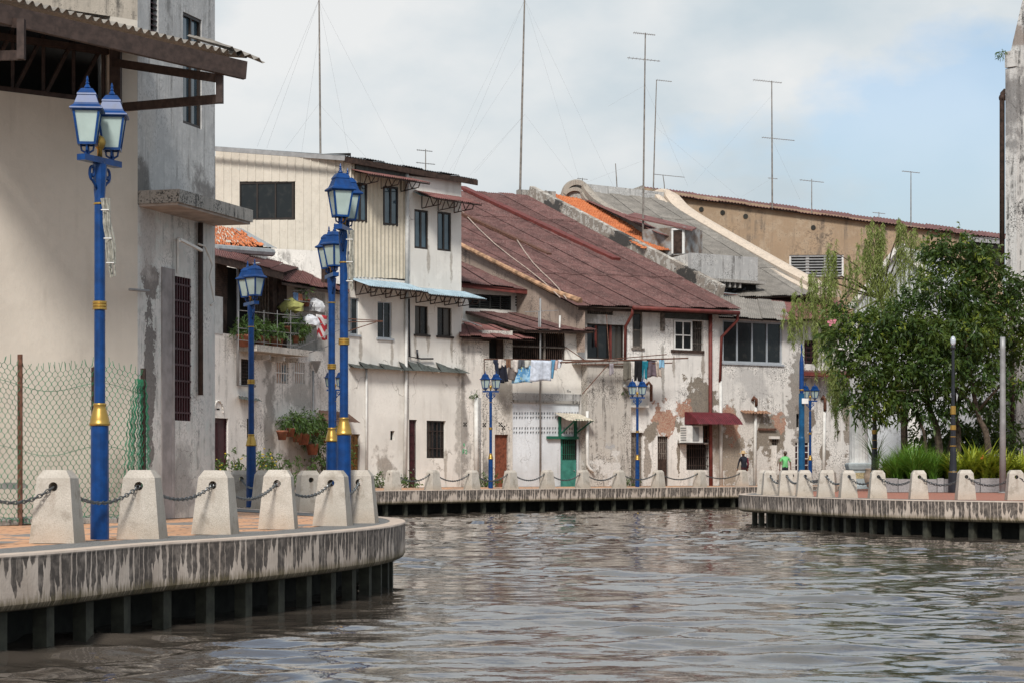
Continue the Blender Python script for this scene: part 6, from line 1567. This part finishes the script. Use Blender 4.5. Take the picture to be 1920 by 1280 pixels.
M['bark'] = m_plain('brown_bark', (0.115, 0.085, 0.062), .95, var=.4, scale=9, bump=.6, bscale=25)

def leaf_mesh(name, base, dirs, length, width, droop=0.25, mat=None, fold=.15):
    """one diamond-shaped two-face leaf per base point (numpy)"""
    n = len(base); d = dirs / np.linalg.norm(dirs, axis=1, keepdims=True)
    rv = RNG.normal(size=(n, 3)); s = np.cross(d, rv); s /= np.linalg.norm(s, axis=1, keepdims=True) + 1e-9; nn = np.cross(d, s)
    L = (length * RNG.uniform(.7, 1.25, (n, 1))); W = (width * RNG.uniform(.75, 1.2, (n, 1)))
    p0 = base; mid = base + d * L * .5; tip = base + d * L - np.array([0, 0, 1.0]) * L * droop
    a = mid + s * W * .5 + nn * W * fold; b = mid - s * W * .5 + nn * W * fold
    co = np.stack([p0, a, tip, b], 1).reshape(-1, 3).astype(np.float32)
    k = np.arange(n)[:, None] * 4; f = np.concatenate([k + np.array([0, 1, 2]), k + np.array([0, 2, 3])], 1).reshape(-1, 3)
    me = bpy.data.meshes.new(name); me.vertices.add(len(co)); me.vertices.foreach_set('co', co.ravel())
    me.loops.add(f.size); me.loops.foreach_set('vertex_index', f.ravel().astype(np.int32)); me.polygons.add(len(f))
    me.polygons.foreach_set('loop_start', np.arange(0, f.size, 3, dtype=np.int32)); me.polygons.foreach_set('loop_total', np.full(len(f), 3, np.int32))
    me.update(); me.validate()
    if mat: me.materials.append(mat)
    return me

def sprays(clumps, n_twig, n_leaf, tl, spread=1.0):
    """leaf bases and directions on twigs that radiate outward and droop from each clump (centre, radius)"""
    B, D = [], []
    for (c, r) in clumps:
        c = np.array(c)
        for _ in range(int(n_twig * r * r)):
            v = RNG.normal(size=3); v /= np.linalg.norm(v); v[2] = v[2] * .8 + .1
            o = c + v * r * RNG.uniform(.35, 1.0) * np.array([1, 1, .8]); t = v * .9 + RNG.normal(size=3) * .35; t[2] -= .25; t /= np.linalg.norm(t)
            for k in range(n_leaf):
                q = k / n_leaf; B.append(o + t * tl * q + np.array([0, 0, -0.25 * tl * q * q])); dd = t * .6 + RNG.normal(size=3) * .55; dd[2] -= .25; D.append(dd)
    return np.array(B), np.array(D)

# the big dark tree on the quay: crown clumps follow the uneven outline seen in the photograph
T0 = gnd(1762, 80.0, .4)
tr = thing('spreading_tree', 'big dark green leafy tree growing out of the quay planter', 'tree', T0)
def cp(px, py, Y, r): return (at(px, py, Y), r)
cl = [cp(1770, 470, 80, .8), cp(1745, 505, 80.5, .5), cp(1810, 480, 80, .8), cp(1845, 500, 80, .9), cp(1880, 530, 80, .9), cp(1708, 565, 80, .65), cp(1655, 595, 80, .6), cp(1622, 590, 80, .4), cp(1760, 540, 79.5, 1.1), cp(1820, 560, 79.5, 1.1), cp(1590, 600, 80, .65), cp(1630, 620, 79.6, 1.0), cp(1690, 610, 79.2, 1.1), cp(1750, 620, 78.9, 1.2), cp(1820, 630, 79, 1.2), cp(1880, 600, 79.5, 1.0), cp(1915, 560, 80, .8), cp(1590, 660, 79.6, .75), cp(1640, 680, 79.2, 1.0), cp(1700, 690, 79, 1.1), cp(1770, 690, 78.8, 1.1), cp(1840, 690, 79, 1.0), cp(1610, 730, 79.4, .65), cp(1665, 740, 79.2, .8), cp(1720, 745, 79.2, .8), cp(1790, 745, 79.5, .8), cp(1850, 740, 80, .8), cp(1580, 695, 79.4, .4), cp(1600, 760, 79.4, .35), cp(1690, 770, 79.4, .4), cp(1930, 640, 80, .9), cp(1920, 720, 79.6, .5), cp(1560, 630, 79.8, .4), cp(1790, 455, 80, .45), cp(1750, 462, 80, .4), cp(1680, 700, 81, 1.2), cp(1780, 650, 81, 1.4), cp(1830, 580, 81, 1.3), cp(1700, 625, 81, 1.0), cp(1860, 660, 81.2, 1.2), cp(1570, 570, 80, .3), cp(1640, 775, 79.4, .35), cp(1655, 765, 79.3, .45), cp(1615, 765, 79.4, .4), cp(1745, 775, 79.4, .5), cp(1800, 440, 80, .25), cp(1840, 470, 80, .35)]
B, D = sprays([((c.x, c.y, c.z), r * .88) for c, r in cl], 108, 10, .54)
obj('crown', leaf_mesh('crown', B, D, .23, .085, .2, M['leaf_dark']), None, tr)
B2, D2 = sprays([((c.x, c.y - .2, c.z), r * .9) for c, r in random.sample(cl, 24)], 24, 7, .46)
obj('light_leaves', leaf_mesh('light_leaves', B2, D2, .20, .066, .2, m_leaf('young_and_lit_leaf', (0.085, 0.13, 0.018), (0.19, 0.22, 0.025), (0.11, 0.15, 0.02))), None, tr)  # paler sprays: young growth, plus bright outer crown edges put into the colour
for k, (x0, x1, y1, y2, r0, Yb) in enumerate(((1765, 1742, 760, 660, .17, 80), (1795, 1790, 760, 620, .14, 80.5), (1859, 1832, 770, 640, .15, 79.3), (1770, 1800, 740, 600, .12, 81), (1738, 1722, 780, 690, .08, 79.6), (1690, 1700, 790, 700, .07, 82))):
    mb = MB(); b = gnd(x0, Yb, .35); m = at((x0 + x1) / 2 + 4, (y1 + 880) / 2 - 10, Yb); t_ = at(x1, y1, Yb); e = at(x1 + (x1 - x0) * .8, y2, Yb + .2)
    P = catmull([tuple(b), tuple(m), tuple(t_), tuple(e)], 5); mb.tube(P, [r0 * (1 - .65 * i / len(P)) for i in range(len(P))], 9)
    for s in (-1, 1):
        mb.tube([e, e + V(s * .9, .1, .7), e + V(s * 1.7, 0, 1.0)], [r0 * .4, r0 * .25, .02], 6); mb.tube([t_, t_ + V(s * .7, -.1, .8), t_ + V(s * 1.5, -.2, 1.5)], [r0 * .45, r0 * .28, .02], 6)
    mb.build('trunk', M['bark'], tr, smooth=True)
mb = MB(); mb.tube([at(1680, 732, 78.6), at(1735, 730, 78.8)], [.02, .035], 5); mb.build('bare_twig', M['grey_wood'], tr)

# weeping tree behind it
ww = thing('weeping_tree', 'pale green weeping tree with long hanging strands left of the dark tree', 'tree', gnd(1698, 87))
heads = [(1652, 430, 86, 13, 105), (1690, 420, 86, 14, 150), (1712, 440, 86.5, 9, 120), (1632, 425, 86, 10, 130), (1562, 470, 85, 10, 110), (1545, 520, 84.5, 14, 120), (1520, 520, 84.5, 10, 120), (1500, 560, 84, 8, 85), (1485, 590, 83.8, 5, 55), (1560, 580, 84.5, 16, 120), (1538, 620, 84, 9, 90), (1600, 500, 85.5, 8, 110), (1735, 455, 87, 6, 100), (1565, 690, 84, 12, 90), (1575, 720, 83.5, 8, 80), (1670, 520, 86, 12, 100), (1640, 500, 86, 10, 120), (1620, 460, 86, 6, 60)]
B, D = [], []; stems = MB()
for (hx, hy, Yh, n, ln) in heads:
    for k in range(int(n * 1.6)):
        p = at(hx + random.gauss(0, 7), hy + random.gauss(0, 10), Yh + random.gauss(0, .25)); L = ln * Yh / FPX * random.uniform(.45, 1.1); sx = random.gauss(0, .12); pts = []
        for j in range(26):
            q = j / 25; pt = p + V(sx * q + .02 * math.sin(q * 8 + k), .02 * math.sin(q * 5), .10 * math.sin(min(q * 6, 3.14)) - L * q); pts.append(pt)
            for _ in range(3): B.append(tuple(pt)); D.append((random.gauss(0, .5), random.gauss(0, .4), -.85))
        stems.tube(pts[::5], .006, 3, cap=False)
obj('crown', leaf_mesh('weeping_crown', np.array(B), np.array(D), .17, .026, .1, M['leaf_willow']), None, ww)
stems.build('hanging_stems', m_plain('olive_twig', (0.13, 0.12, 0.05), .9), ww)
mb = MB(); b = gnd(1698, 87); hub = at(1652, 560, 87)
mb.tube([b, at(1694, 760, 87), hub], [.16, .13, .09], 8)
for (hx, hy, Yh, n, ln) in heads:
    e = at(hx, hy, Yh); m = hub.lerp(e, .5) + UP * (.35 if hy < 560 else .9); mb.tube([hub, m, e], [.05, .03, .01], 5)
mb.build('trunk', M['bark'], ww, smooth=True)

# flowers beside the tree
fl_ = thing('frangipani_flowers', 'pink frangipani blossom cluster at the left edge of the dark tree', 'flowers', at(1556, 606, 79.3)); mb = MB()
for k in range(9):
    c = at(1560 + random.gauss(0, 5), 604 + random.gauss(0, 3), 79.3)
    for j in range(5):
        a = j * 1.257 + k; d = V(math.cos(a), -.3, math.sin(a)) * .055; s = V(-math.sin(a), 0, math.cos(a)) * .03; mb.poly(c, c + d * .6 + s, c + d, c + d * .6 - s)
mb.build('petals', m_plain('pink_petals', (0.60, 0.22, 0.27), .7, var=.3, scale=20), fl_)['kind'] = 'stuff'
ba = np.array([tuple(at(1556 + random.gauss(0, 7), 622 + random.gauss(0, 5), 79.4)) for _ in range(26)]); da = np.array([(-.8 + random.gauss(0, .5), -.3, random.gauss(-.1, .4)) for _ in range(26)])
obj('leaves', leaf_mesh('frangipani_leaves', ba, da, .40, .10, .2, M['leaf_dark']), None, fl_)

# strap-leaved bed plants: every plant is a tuft of blades
def tuft_mesh(name, n, L, W, mat, up=1.0, bend=.5):
    mb = MB()
    for k in range(n):
        a = random.uniform(0, 6.283); o = V(random.gauss(0, .05), random.gauss(0, .05), 0); d = V(math.cos(a), math.sin(a), 0); l = L * random.uniform(.65, 1.15); lean = random.uniform(.15, .75) * bend; s = V(-d.y, d.x, 0) * W * random.uniform(.7, 1.2); P = []
        for j in range(6):
            q = j / 5; P.append(o + d * (l * lean * q * (0.4 + q)) + UP * (l * up * (q - .45 * lean * q * q * 1.6)))
        b0 = len(mb.v)
        for j, p in enumerate(P):
            w = s * (1 - (j / 5) ** 2 * .95) * (.6 + .4 * math.sin(math.pi * min(1, j / 3))); mb.v.append(tuple(p - w)); mb.v.append(tuple(p + w))
        for j in range(5): mb.f.append((b0 + 2 * j, b0 + 2 * j + 1, b0 + 2 * j + 3, b0 + 2 * j + 2))
    me = mb.mesh(name); me.materials.append(mat); return me
gt = [tuft_mesh('grass_tuft', 64, 1.15, .022, M['leaf_grass'], .95, 1.05) for _ in range(3)]
grs = thing('grass_bed', 'tall bright green strap-leaf grass clump spilling over the planter', 'plant', gnd(1720, 78, .4)); k = 0
for i in range(56):
    px = random.uniform(1658, 1790); Y = random.uniform(76.9, 79.6); o = obj('blades', gt[i % 3], None, grs); q = gnd(px, Y, .38); o.location = q - grs.location; s = .85 + .55 * math.exp(-((px - 1715) / 48) ** 2) * random.uniform(.8, 1.1) + (Y - 77) * .06; o.scale = (s, s, s); o.rotation_euler = (0, 0, random.uniform(0, 6.28))
ct = [tuft_mesh('broad_tuft', 26, 1.0, .062, M['leaf_lime'], .9, 1.05) for _ in range(3)]
ct2 = [tuft_mesh('broad_tuft_green', 24, 1.05, .055, M['leaf_grass'], .95, .75) for _ in range(2)]
for i, (px, Y, s, lab) in enumerate(((1808, 77.3, 1.55, 'yellow green broad-leaved plant directly right of the black lamp post'), (1838, 77.6, 1.9, 'tall yellow green broad-leaved plant between lamp post and steel pole'), (1862, 77.2, 1.5, 'low yellow green broad-leaved plant just left of the steel pole'), (1902, 77.4, 1.75, 'yellow green broad-leaved plant right of the steel pole'), (1935, 77.9, 1.3, 'yellow green broad-leaved plant cut by the right frame edge'), (1825, 79.0, 1.5, 'taller green broad-leaved plant behind the yellow ones'))):
    p = gnd(px, Y, .38); r = thing('broad_leaved_plant', lab, 'plant', p, 'broad-leaved plants in the planter')
    for j in range(7):
        o = obj('leaves', (ct if i < 5 else ct2)[j % (3 if i < 5 else 2)], None, r); o.location = (random.uniform(-.45, .45), random.uniform(-.4, .4), 0); o.scale = (s * random.uniform(.8, 1.05),) * 3; o.rotation_euler = (0, 0, random.uniform(0, 6.28))
mb = MB()
for _ in range(7):
    c = at(1842 + random.gauss(0, 3), 857 + random.gauss(0, 2), 76.9); mb.lathe(c, [(0, -.05), (.04, 0), (0, .06)], 5)
tag(mb.build('orange_flower', m_plain('orange_petals', (0.60, 0.20, 0.03), .7)), 'small orange flower head among the yellow green leaves', 'flower')
# urn with palm beside the column
p = gnd(1642, 89); r = thing('potted_palm', 'round sandstone urn with spiky palm between column and black lamp', 'potted plant', p); mb = MB(); mb.lathe(p, [(.28, 0), (.45, .25), (.50, .55), (.42, .8), (.46, .84), (.40, .86)], 18); mb.build('urn', m_plain('sandstone_urn', (0.42, 0.32, 0.24), .85, var=.2), r, smooth=True)
mb = MB(); mb.lathe(gnd(1642, 89), [(.48, 0), (.48, .55), (.42, .62)], 4); o = obj('palm_leaves', tuft_mesh('palm_tuft', 34, 2.4, .03, M['leaf_pot'], .9, .8), None, r); o.location = (0, 0, .85)

# ------------------------------------------------------------------ bushes, pots, plants at the old houses
def bush(label, fac, px, py, rx, d, n, flowers=None, group='bushes at the foot of the balcony house'):
    g = fac.G(px, d); r = thing('leafy_bush', label, 'bush', g, group); top = fac.Z(px, py, d); cs = [((g.x + random.uniform(-rx, rx), g.y + random.uniform(-.4, .4), top * random.uniform(.3, .85)), random.uniform(.3, .5)) for _ in range(n)]
    B, D = sprays(cs, 60, 8, .28); obj('foliage', leaf_mesh('foliage', B, D, .15, .06, .2, M['leaf_pot']), None, r)
    mb = MB()
    for c, q in cs: mb.tube([g + V(random.uniform(-.2, .2), 0, 0), Vector(c)], [.03, .012], 5)
    mb.build('stems', M['bark'], r)
    if flowers:
        mb = MB()
        for _ in range(40):
            c, q = random.choice(cs); v = RNG.normal(size=3); v /= np.linalg.norm(v); mb.lathe(Vector(c) + Vector(v) * q * 1.1, [(0, -.03), (.05, 0), (0, .03)], 5)
        mb.build('flowers', m_plain('yellow_petals', (0.62, 0.46, 0.03), .7), r)['kind'] = 'stuff'
bush('leafy bush with yellow flowers beside the purple door', FB, 452, 842, 1.2, 1.2, 13, True); bush('thin sprig bush right of the bush lamp', FB, 492, 846, .35, 1.2, 5, True); bush('pale leafy bush below the hanging pots', FB, 545, 850, 1.1, 1.0, 12)
bush('dark climbing bush behind the tip lamps', FB, 618, 800, .7, .8, 12); bush('weedy tuft growing beside the brown door', FC, 915, 888, .5, .5, 5, None, 'weeds on the far bank'); bush('weeds at the foot of the cream house next to the maroon door', FW, 755, 893, .35, .5, 3, None, 'weeds on the far bank'); bush('weeds at the foot of the cream house wall corner', FW, 712, 895, .3, .5, 3, None, 'weeds on the far bank'); bush('small grass weeds left of the far lamp', FD, 1180, 900, .3, .4, 3, None, 'weeds on the far bank')
pot_m = MB(); pot_m.lathe((0, 0, 0), [(.12, 0), (.17, .24), (.19, .25), (.19, .30), (.16, .30), (.15, .26)], 12); pot_me = pot_m.mesh('pot', True); pot_me.materials.append(M['terracotta'])
def potted(label, p, s, leaf, hang=False, group='potted plants of the balcony house'):
    r = thing('potted_plant', label, 'potted plant', p, group); o = obj('pot', pot_me, None, r); o.location = (0, 0, 0); o.scale = (s,) * 3
    leaf *= 1.25; c = p + UP * (.30 * s + .22); B, D = sprays([(tuple(c), .34 * leaf), (tuple(c + UP * .2), .28 * leaf)], 120, 7, .26); obj('leaves', leaf_mesh('leaves', B, D, .20, .05, .25, M['leaf_pot']), None, r)
    if hang:
        mb = MB(); mb.tube([p + V(.15 * s, 0, .28 * s), p + V(0, 0, 1.0)], .008, 4); mb.tube([p + V(-.15 * s, 0, .28 * s), p + V(0, 0, 1.0)], .008, 4); mb.build('hanger', M['pipe_grey'], r)
for i, (x, y, d, s, lf, hg, lab) in enumerate(((458, 650, .55, 1.6, 1.0, 0, 'tall-leaved terracotta pot at the left end of the balcony'), (467, 650, .4, 1.4, 1.5, 0, 'bushy pot behind the bush lamp on the balcony'), (485, 651, .5, 1.5, 1.2, 0, 'leafy pot right of the bush lamp on the balcony'), (497, 652, .5, 1.2, .9, 0, 'small leafy pot mid-balcony'), (510, 652, .5, 1.5, .9, 0, 'round brown pot near the balcony end'), (521, 653, .5, 1.3, .7, 0, 'pale orange pot at the right end of the balcony'),
    (539, 624, .45, .9, .8, 1, 'small hanging pot left of the white wall plants'), (554, 643, .5, 1.0, 1.4, 1, 'hanging pot with long arching leaves on the white wall'), (564, 640, .45, .9, 1.1, 1, 'hanging pot right of the arching plant'), (574, 575, .4, 1.0, .5, 1, 'brown pot hanging next to the white bag'),
    (529, 824, .5, 1.3, .5, 1, 'tilted dark pot at the left end of the hanging rail'), (544, 818, .5, 1.2, 1.2, 1, 'dark hanging pot second on the rail'), (557, 828, .5, 1.3, 1.3, 1, 'hanging pot with broad leaves on the rail'), (569, 833, .55, 1.6, 1.3, 1, 'large red hanging pot, biggest on the rail'), (582, 815, .5, 1.0, 1.2, 1, 'small orange hanging pot high on the rail'), (593, 818, .5, .9, 1.0, 1, 'small hanging pot right of the orange one'), (586, 852, .5, 1.6, 1.2, 1, 'lowest hanging pot, pale terracotta, below the rail'), (606, 830, .5, 1.0, 1.1, 1, 'hanging pot beside the tip lamps'))):
    potted(lab, FB.P(x, y, d), s, lf, bool(hg))
for (px, Y, top, rx, lab) in ((1815, 82.0, 770, 1.0, 'dark shady shrub behind the black lamp post under the tree'), (1858, 82.4, 750, .9, 'dark shady shrub left of the right edge building'), (1770, 83.0, 790, .9, 'dark shady shrub among the tree trunks')):
    g = gnd(px, Y, .35); r = thing('shade_shrub', lab, 'shrub', g, 'shady shrubs under the tree'); zt_ = zat(top, Y); cs = [((g.x + random.uniform(-rx, rx), g.y + random.uniform(-.5, .5), random.uniform(.7, zt_)), random.uniform(.4, .6)) for _ in range(12)]
    B, D = sprays(cs, 70, 8, .35); obj('foliage', leaf_mesh('shrub_foliage', B, D, .24, .085, .2, M['leaf_dark']), None, r); mb = MB()
    for c, q in cs: mb.tube([g + V(random.uniform(-.3, .3), 0, 0), Vector(c)], [.03, .012], 5)
    mb.build('stems', M['bark'], r)
# little plants rooted in walls
for (lab, p, n) in (('fern sprouting from the top of the pipe left of the far lamp', FC.P(893, 744, .2), 2), ('weed growing from the joint of the white downpipe', FD.P(1171, 735, .45), 2), ('sapling sprouting from the right edge parapet', at(1881, 103, 83.6), 2)):
    r = thing('wall_weed', lab, 'weed', p, 'weeds rooted in walls'); B, D = sprays([(tuple(p + UP * .08), .22)] * n, 160, 7, .2); obj('leaves', leaf_mesh('weed_leaves', B, D, .11, .035, .3, M['leaf_pot']), None, r); mb = MB(); mb.tube([p - UP * .15, p + UP * .15], .012, 5); mb.build('stem', M['bark'], r)

# ------------------------------------------------------------------ people
def skin_person(name, label, loc, face, verts, edges, radii, colour_of, mats, rot):
    me = bpy.data.meshes.new(name); me.from_pydata(verts, edges, []); me.update(); o = bpy.data.objects.new(name, me); COL.objects.link(o)
    sm = o.modifiers.new('skin', 'SKIN'); sm.use_smooth_shade = True; o.modifiers.new('sub', 'SUBSURF').levels = 2
    for i, r in enumerate(radii): me.skin_vertices[0].data[i].radius = (r if isinstance(r, tuple) else (r, r))
    me.skin_vertices[0].data[0].use_root = True
    dg = bpy.context.evaluated_depsgraph_get(); nm = bpy.data.meshes.new_from_object(o.evaluated_get(dg)); bpy.data.objects.remove(o); bpy.data.meshes.remove(me)
    nm.name = name; nm.materials.clear()
    for m in mats: nm.materials.append(m)
    for p in nm.polygons: p.material_index = colour_of(p.center); p.use_smooth = True
    q = bpy.data.objects.new(name, nm); COL.objects.link(q); q.location = loc; q.rotation_euler = (0, 0, rot); return q

def hand_chain(vs, es, rs, wrist, d, down):
    """palm and five bent fingers hanging from a wrist vertex index"""
    w = Vector(vs[wrist]); palm = len(vs); vs.append(tuple(w + d * .055)); es.append((wrist, palm)); rs.append((.030, .018))
    side = Vector((0, 1, 0))
    for k, (off, l) in enumerate(((-.028, .060), (-.010, .075), (.010, .072), (.027, .055))):
        a = len(vs); p = w + d * .085 + side * off; vs.append(tuple(p)); es.append((palm, a)); rs.append(.010); b = len(vs); p2 = p + (d * .8 + down * .3).normalized() * l * .55; vs.append(tuple(p2)); es.append((a, b)); rs.append(.0085); c = len(vs); vs.append(tuple(p2 + (d * .5 + down * .7).normalized() * l * .5)); es.append((b, c)); rs.append(.007)
    a = len(vs); p = w + d * .035 + side * -.035; vs.append(tuple(p)); es.append((palm, a)); rs.append(.011); b = len(vs); vs.append(tuple(p + (d + side * -.6).normalized() * .05)); es.append((a, b)); rs.append(.009)

def make_person(name, label, loc, rot, shirt, trousers, skin, extra, arms, lean=0.0, group=None):
    """x = facing, y = left. joints in metres, 1.70 m tall"""
    vs = [(0, 0, .93), (0.01, 0, 1.08), (0.0 + lean * .5, 0, 1.25), (lean, 0, 1.40), (lean + .005, 0, 1.475), (lean + .02, 0, 1.53), (lean + .03, 0, 1.60), (lean + .025, 0, 1.665)]
    es = [(i, i + 1) for i in range(7)]; rs = [(.125, .185), (.125, .175), (.14, .20), (.11, .18), (.058, .06), (.068, .062), (.092, .077), (.065, .055)]
    for s in (-1, 1):
        b = len(vs); vs += [(0, s * .09, .86), (.025, s * .095, .50), (-.01, s * .095, .09), (.10, s * .10, .035), (.16, s * .10, .03)]; es += [(0, b), (b, b + 1), (b + 1, b + 2), (b + 2, b + 3), (b + 3, b + 4)]; rs += [.088, .060, .042, .040, .028]
        el, wr = arms[0 if s < 0 else 1]; b = len(vs); vs += [(lean, s * .175, 1.395), (lean + el[0], s * el[1], el[2]), (lean + wr[0], s * wr[1], wr[2])]; es += [(3, b), (b, b + 1), (b + 1, b + 2)]; rs += [.058, .043, .030]
        d = (Vector(vs[b + 2]) - Vector(vs[b + 1])).normalized(); hand_chain(vs, es, rs, b + 2, d, Vector((.5, 0, -.85)))
    def col(c):
        if c.z > 1.475: return 0
        if c.z < .07: return 3
        if c.z < .93 and abs(c.y) < .2: return 2
        ay = abs(c.y)
        if extra.get('short') and ay > .19 and c.z < 1.22: return 0
        if not extra.get('short') and c.z < .86 and ay > .2: return 0
        return 1
    q = skin_person(name, label, loc, 0, vs, es, rs, col, [skin, shirt, trousers, M['black_paint']], rot); tag(q, label, 'person', group)
    hx = lean + .03; ch = []
    def child(nm, mb, mat, sm=True):
        me = mb.mesh(nm, sm); me.materials.append(mat); o = bpy.data.objects.new(nm, me); COL.objects.link(o); o.parent = q
    mb = MB()
    for s in (-1, 1): mb.lathe((hx + .082, s * .030, 1.60), [(0, -.010), (.011, 0), (0, .010)], 6)
    child('eyes', mb, M['black_paint'])
    mb = MB(); mb.add([(hx + .085, -.013, 1.575), (hx + .085, .013, 1.575), (hx + .112, 0, 1.572), (hx + .088, 0, 1.61)], [(0, 1, 2), (1, 3, 2), (3, 0, 2)]); mb.bar((hx + .080, -.022, 1.545), (hx + .080, .022, 1.545), .008); child('nose_and_mouth', mb, skin, False)
    mb = MB()
    for s in (-1, 1): mb.lathe((hx - .005, s * .078, 1.575), [(0.0, 0), (.016, .015), (.019, .035), (.010, .055), (0, .06)], 8)
    child('ears', mb, skin)
    mb = MB(); mb.lathe((hx - .012, 0, 1.60), [(.094, 0), (.098, .03), (.088, .07), (.055, .10), (0, .11)], 14, sy=.88); child('hair', mb, m_plain('black_hair', (0.010, 0.008, 0.007), .6))
    if extra.get('straw'):
        mb = MB(); mb.lathe((hx - .005, 0, 1.635), [(.235, -.035), (.24, -.028), (.11, .015), (.098, .09), (.07, .115), (0, .122)], 20); child('straw_hat', mb, m_plain('straw', (0.52, 0.36, 0.19), .9, var=.25, scale=30))
    if extra.get('cap'):
        mb = MB(); mb.lathe((hx, 0, 1.635), [(.100, -.01), (.102, .03), (.085, .075), (.04, .095), (0, .098)], 16, sy=.9); mb.obox((hx + .12, 0, 1.632), (.055, 0, -.012), (0, .07, 0), (0, 0, .005)); child('cap', mb, m_plain('khaki_cap', (0.15, 0.11, 0.085), .9))
    if extra.get('print'):
        mb = MB(); 
        for k in range(5): mb.obox((.128 + lean * .7, -.07 + k * .035, 1.285 + .008 * (k % 2)), (.002, 0, 0), (0, .012, 0), (0, 0, .010))
        child('chest_print', mb, m_plain('dark_print', (0.10, 0.12, 0.05), .9), False)
    return q
sk1 = m_plain('brown_skin', (0.13, 0.065, 0.042), .55, var=.1); sk2 = m_plain('tan_skin', (0.22, 0.12, 0.08), .55, var=.1)
down = ((.02, .27, 1.13), (.08, .29, .88)); bent = ((.0, .28, 1.14), (.14, .25, .93))
make_person('person', 'man in bright green T-shirt and cap walking on the far bank', gnd(1472, 105.8), math.radians(-82), m_plain('green_tshirt', (0.17, 0.52, 0.20), .9, var=.15), m_plain('dark_trousers', (0.03, 0.03, 0.04), .9), sk1, dict(short=1, cap=1, print=1), (down, bent))
make_person('person', 'person in straw hat and dark jacket with maroon sleeves seen from behind', gnd(1395, 105.8), math.radians(115), m_plain('navy_jacket', (0.016, 0.018, 0.028), .9, var=.2), m_plain('maroon_trousers', (0.05, 0.015, 0.02), .9), sk2, dict(straw=1), (down, down), lean=.05)
pq = [o for o in bpy.data.objects if o.name.startswith('person')][-1]
mb = MB(); mb.tube([(.05, -.19, 1.39), (.06, -.275, 1.13), (.12, -.295, .90)], [.066, .052, .040], 8); me = mb.mesh('maroon_sleeve', True); me.materials.append(m_plain('maroon_sleeve_cloth', (0.16, 0.018, 0.035), .9)); o = bpy.data.objects.new('sleeve', me); COL.objects.link(o); o.parent = pq
# pigeons on the ledge
for k, x in enumerate((1332, 1352, 1362, 1378, 1395)):
    p = FP.P(x, 548, -.30); r = thing('pigeon', ['dark pigeon leftmost under the grey balcony ledge', 'dark pigeon second from left under the grey ledge', 'dark pigeon in the middle under the grey ledge', 'dark pigeon fourth from left under the grey ledge', 'dark pigeon rightmost under the grey balcony ledge'][k], 'pigeon', p, 'pigeons under the ledge')
    mb = MB(); mb.tube([p + V(-.17, 0, .07), p + V(-.08, 0, .10), p + V(.0, 0, .14), p + V(.06, 0, .19), p + V(.085, 0, .25), p + V(.12, 0, .245)], [.02, .055, .07, .05, .032, .012], 8); mb.build('body', m_plain('dark_feathers', (0.04, 0.042, 0.05), .8), r, smooth=True)
    mb = MB(); mb.tube([p + V(-.01, .02, .09), p + V(0, .02, .0)], .007, 4); mb.build('leg', M['rust'], r)
    mb = MB(); mb.tube([p + V(-.01, -.02, .09), p + V(0, -.02, .0)], .007, 4); mb.build('leg', M['rust'], r)
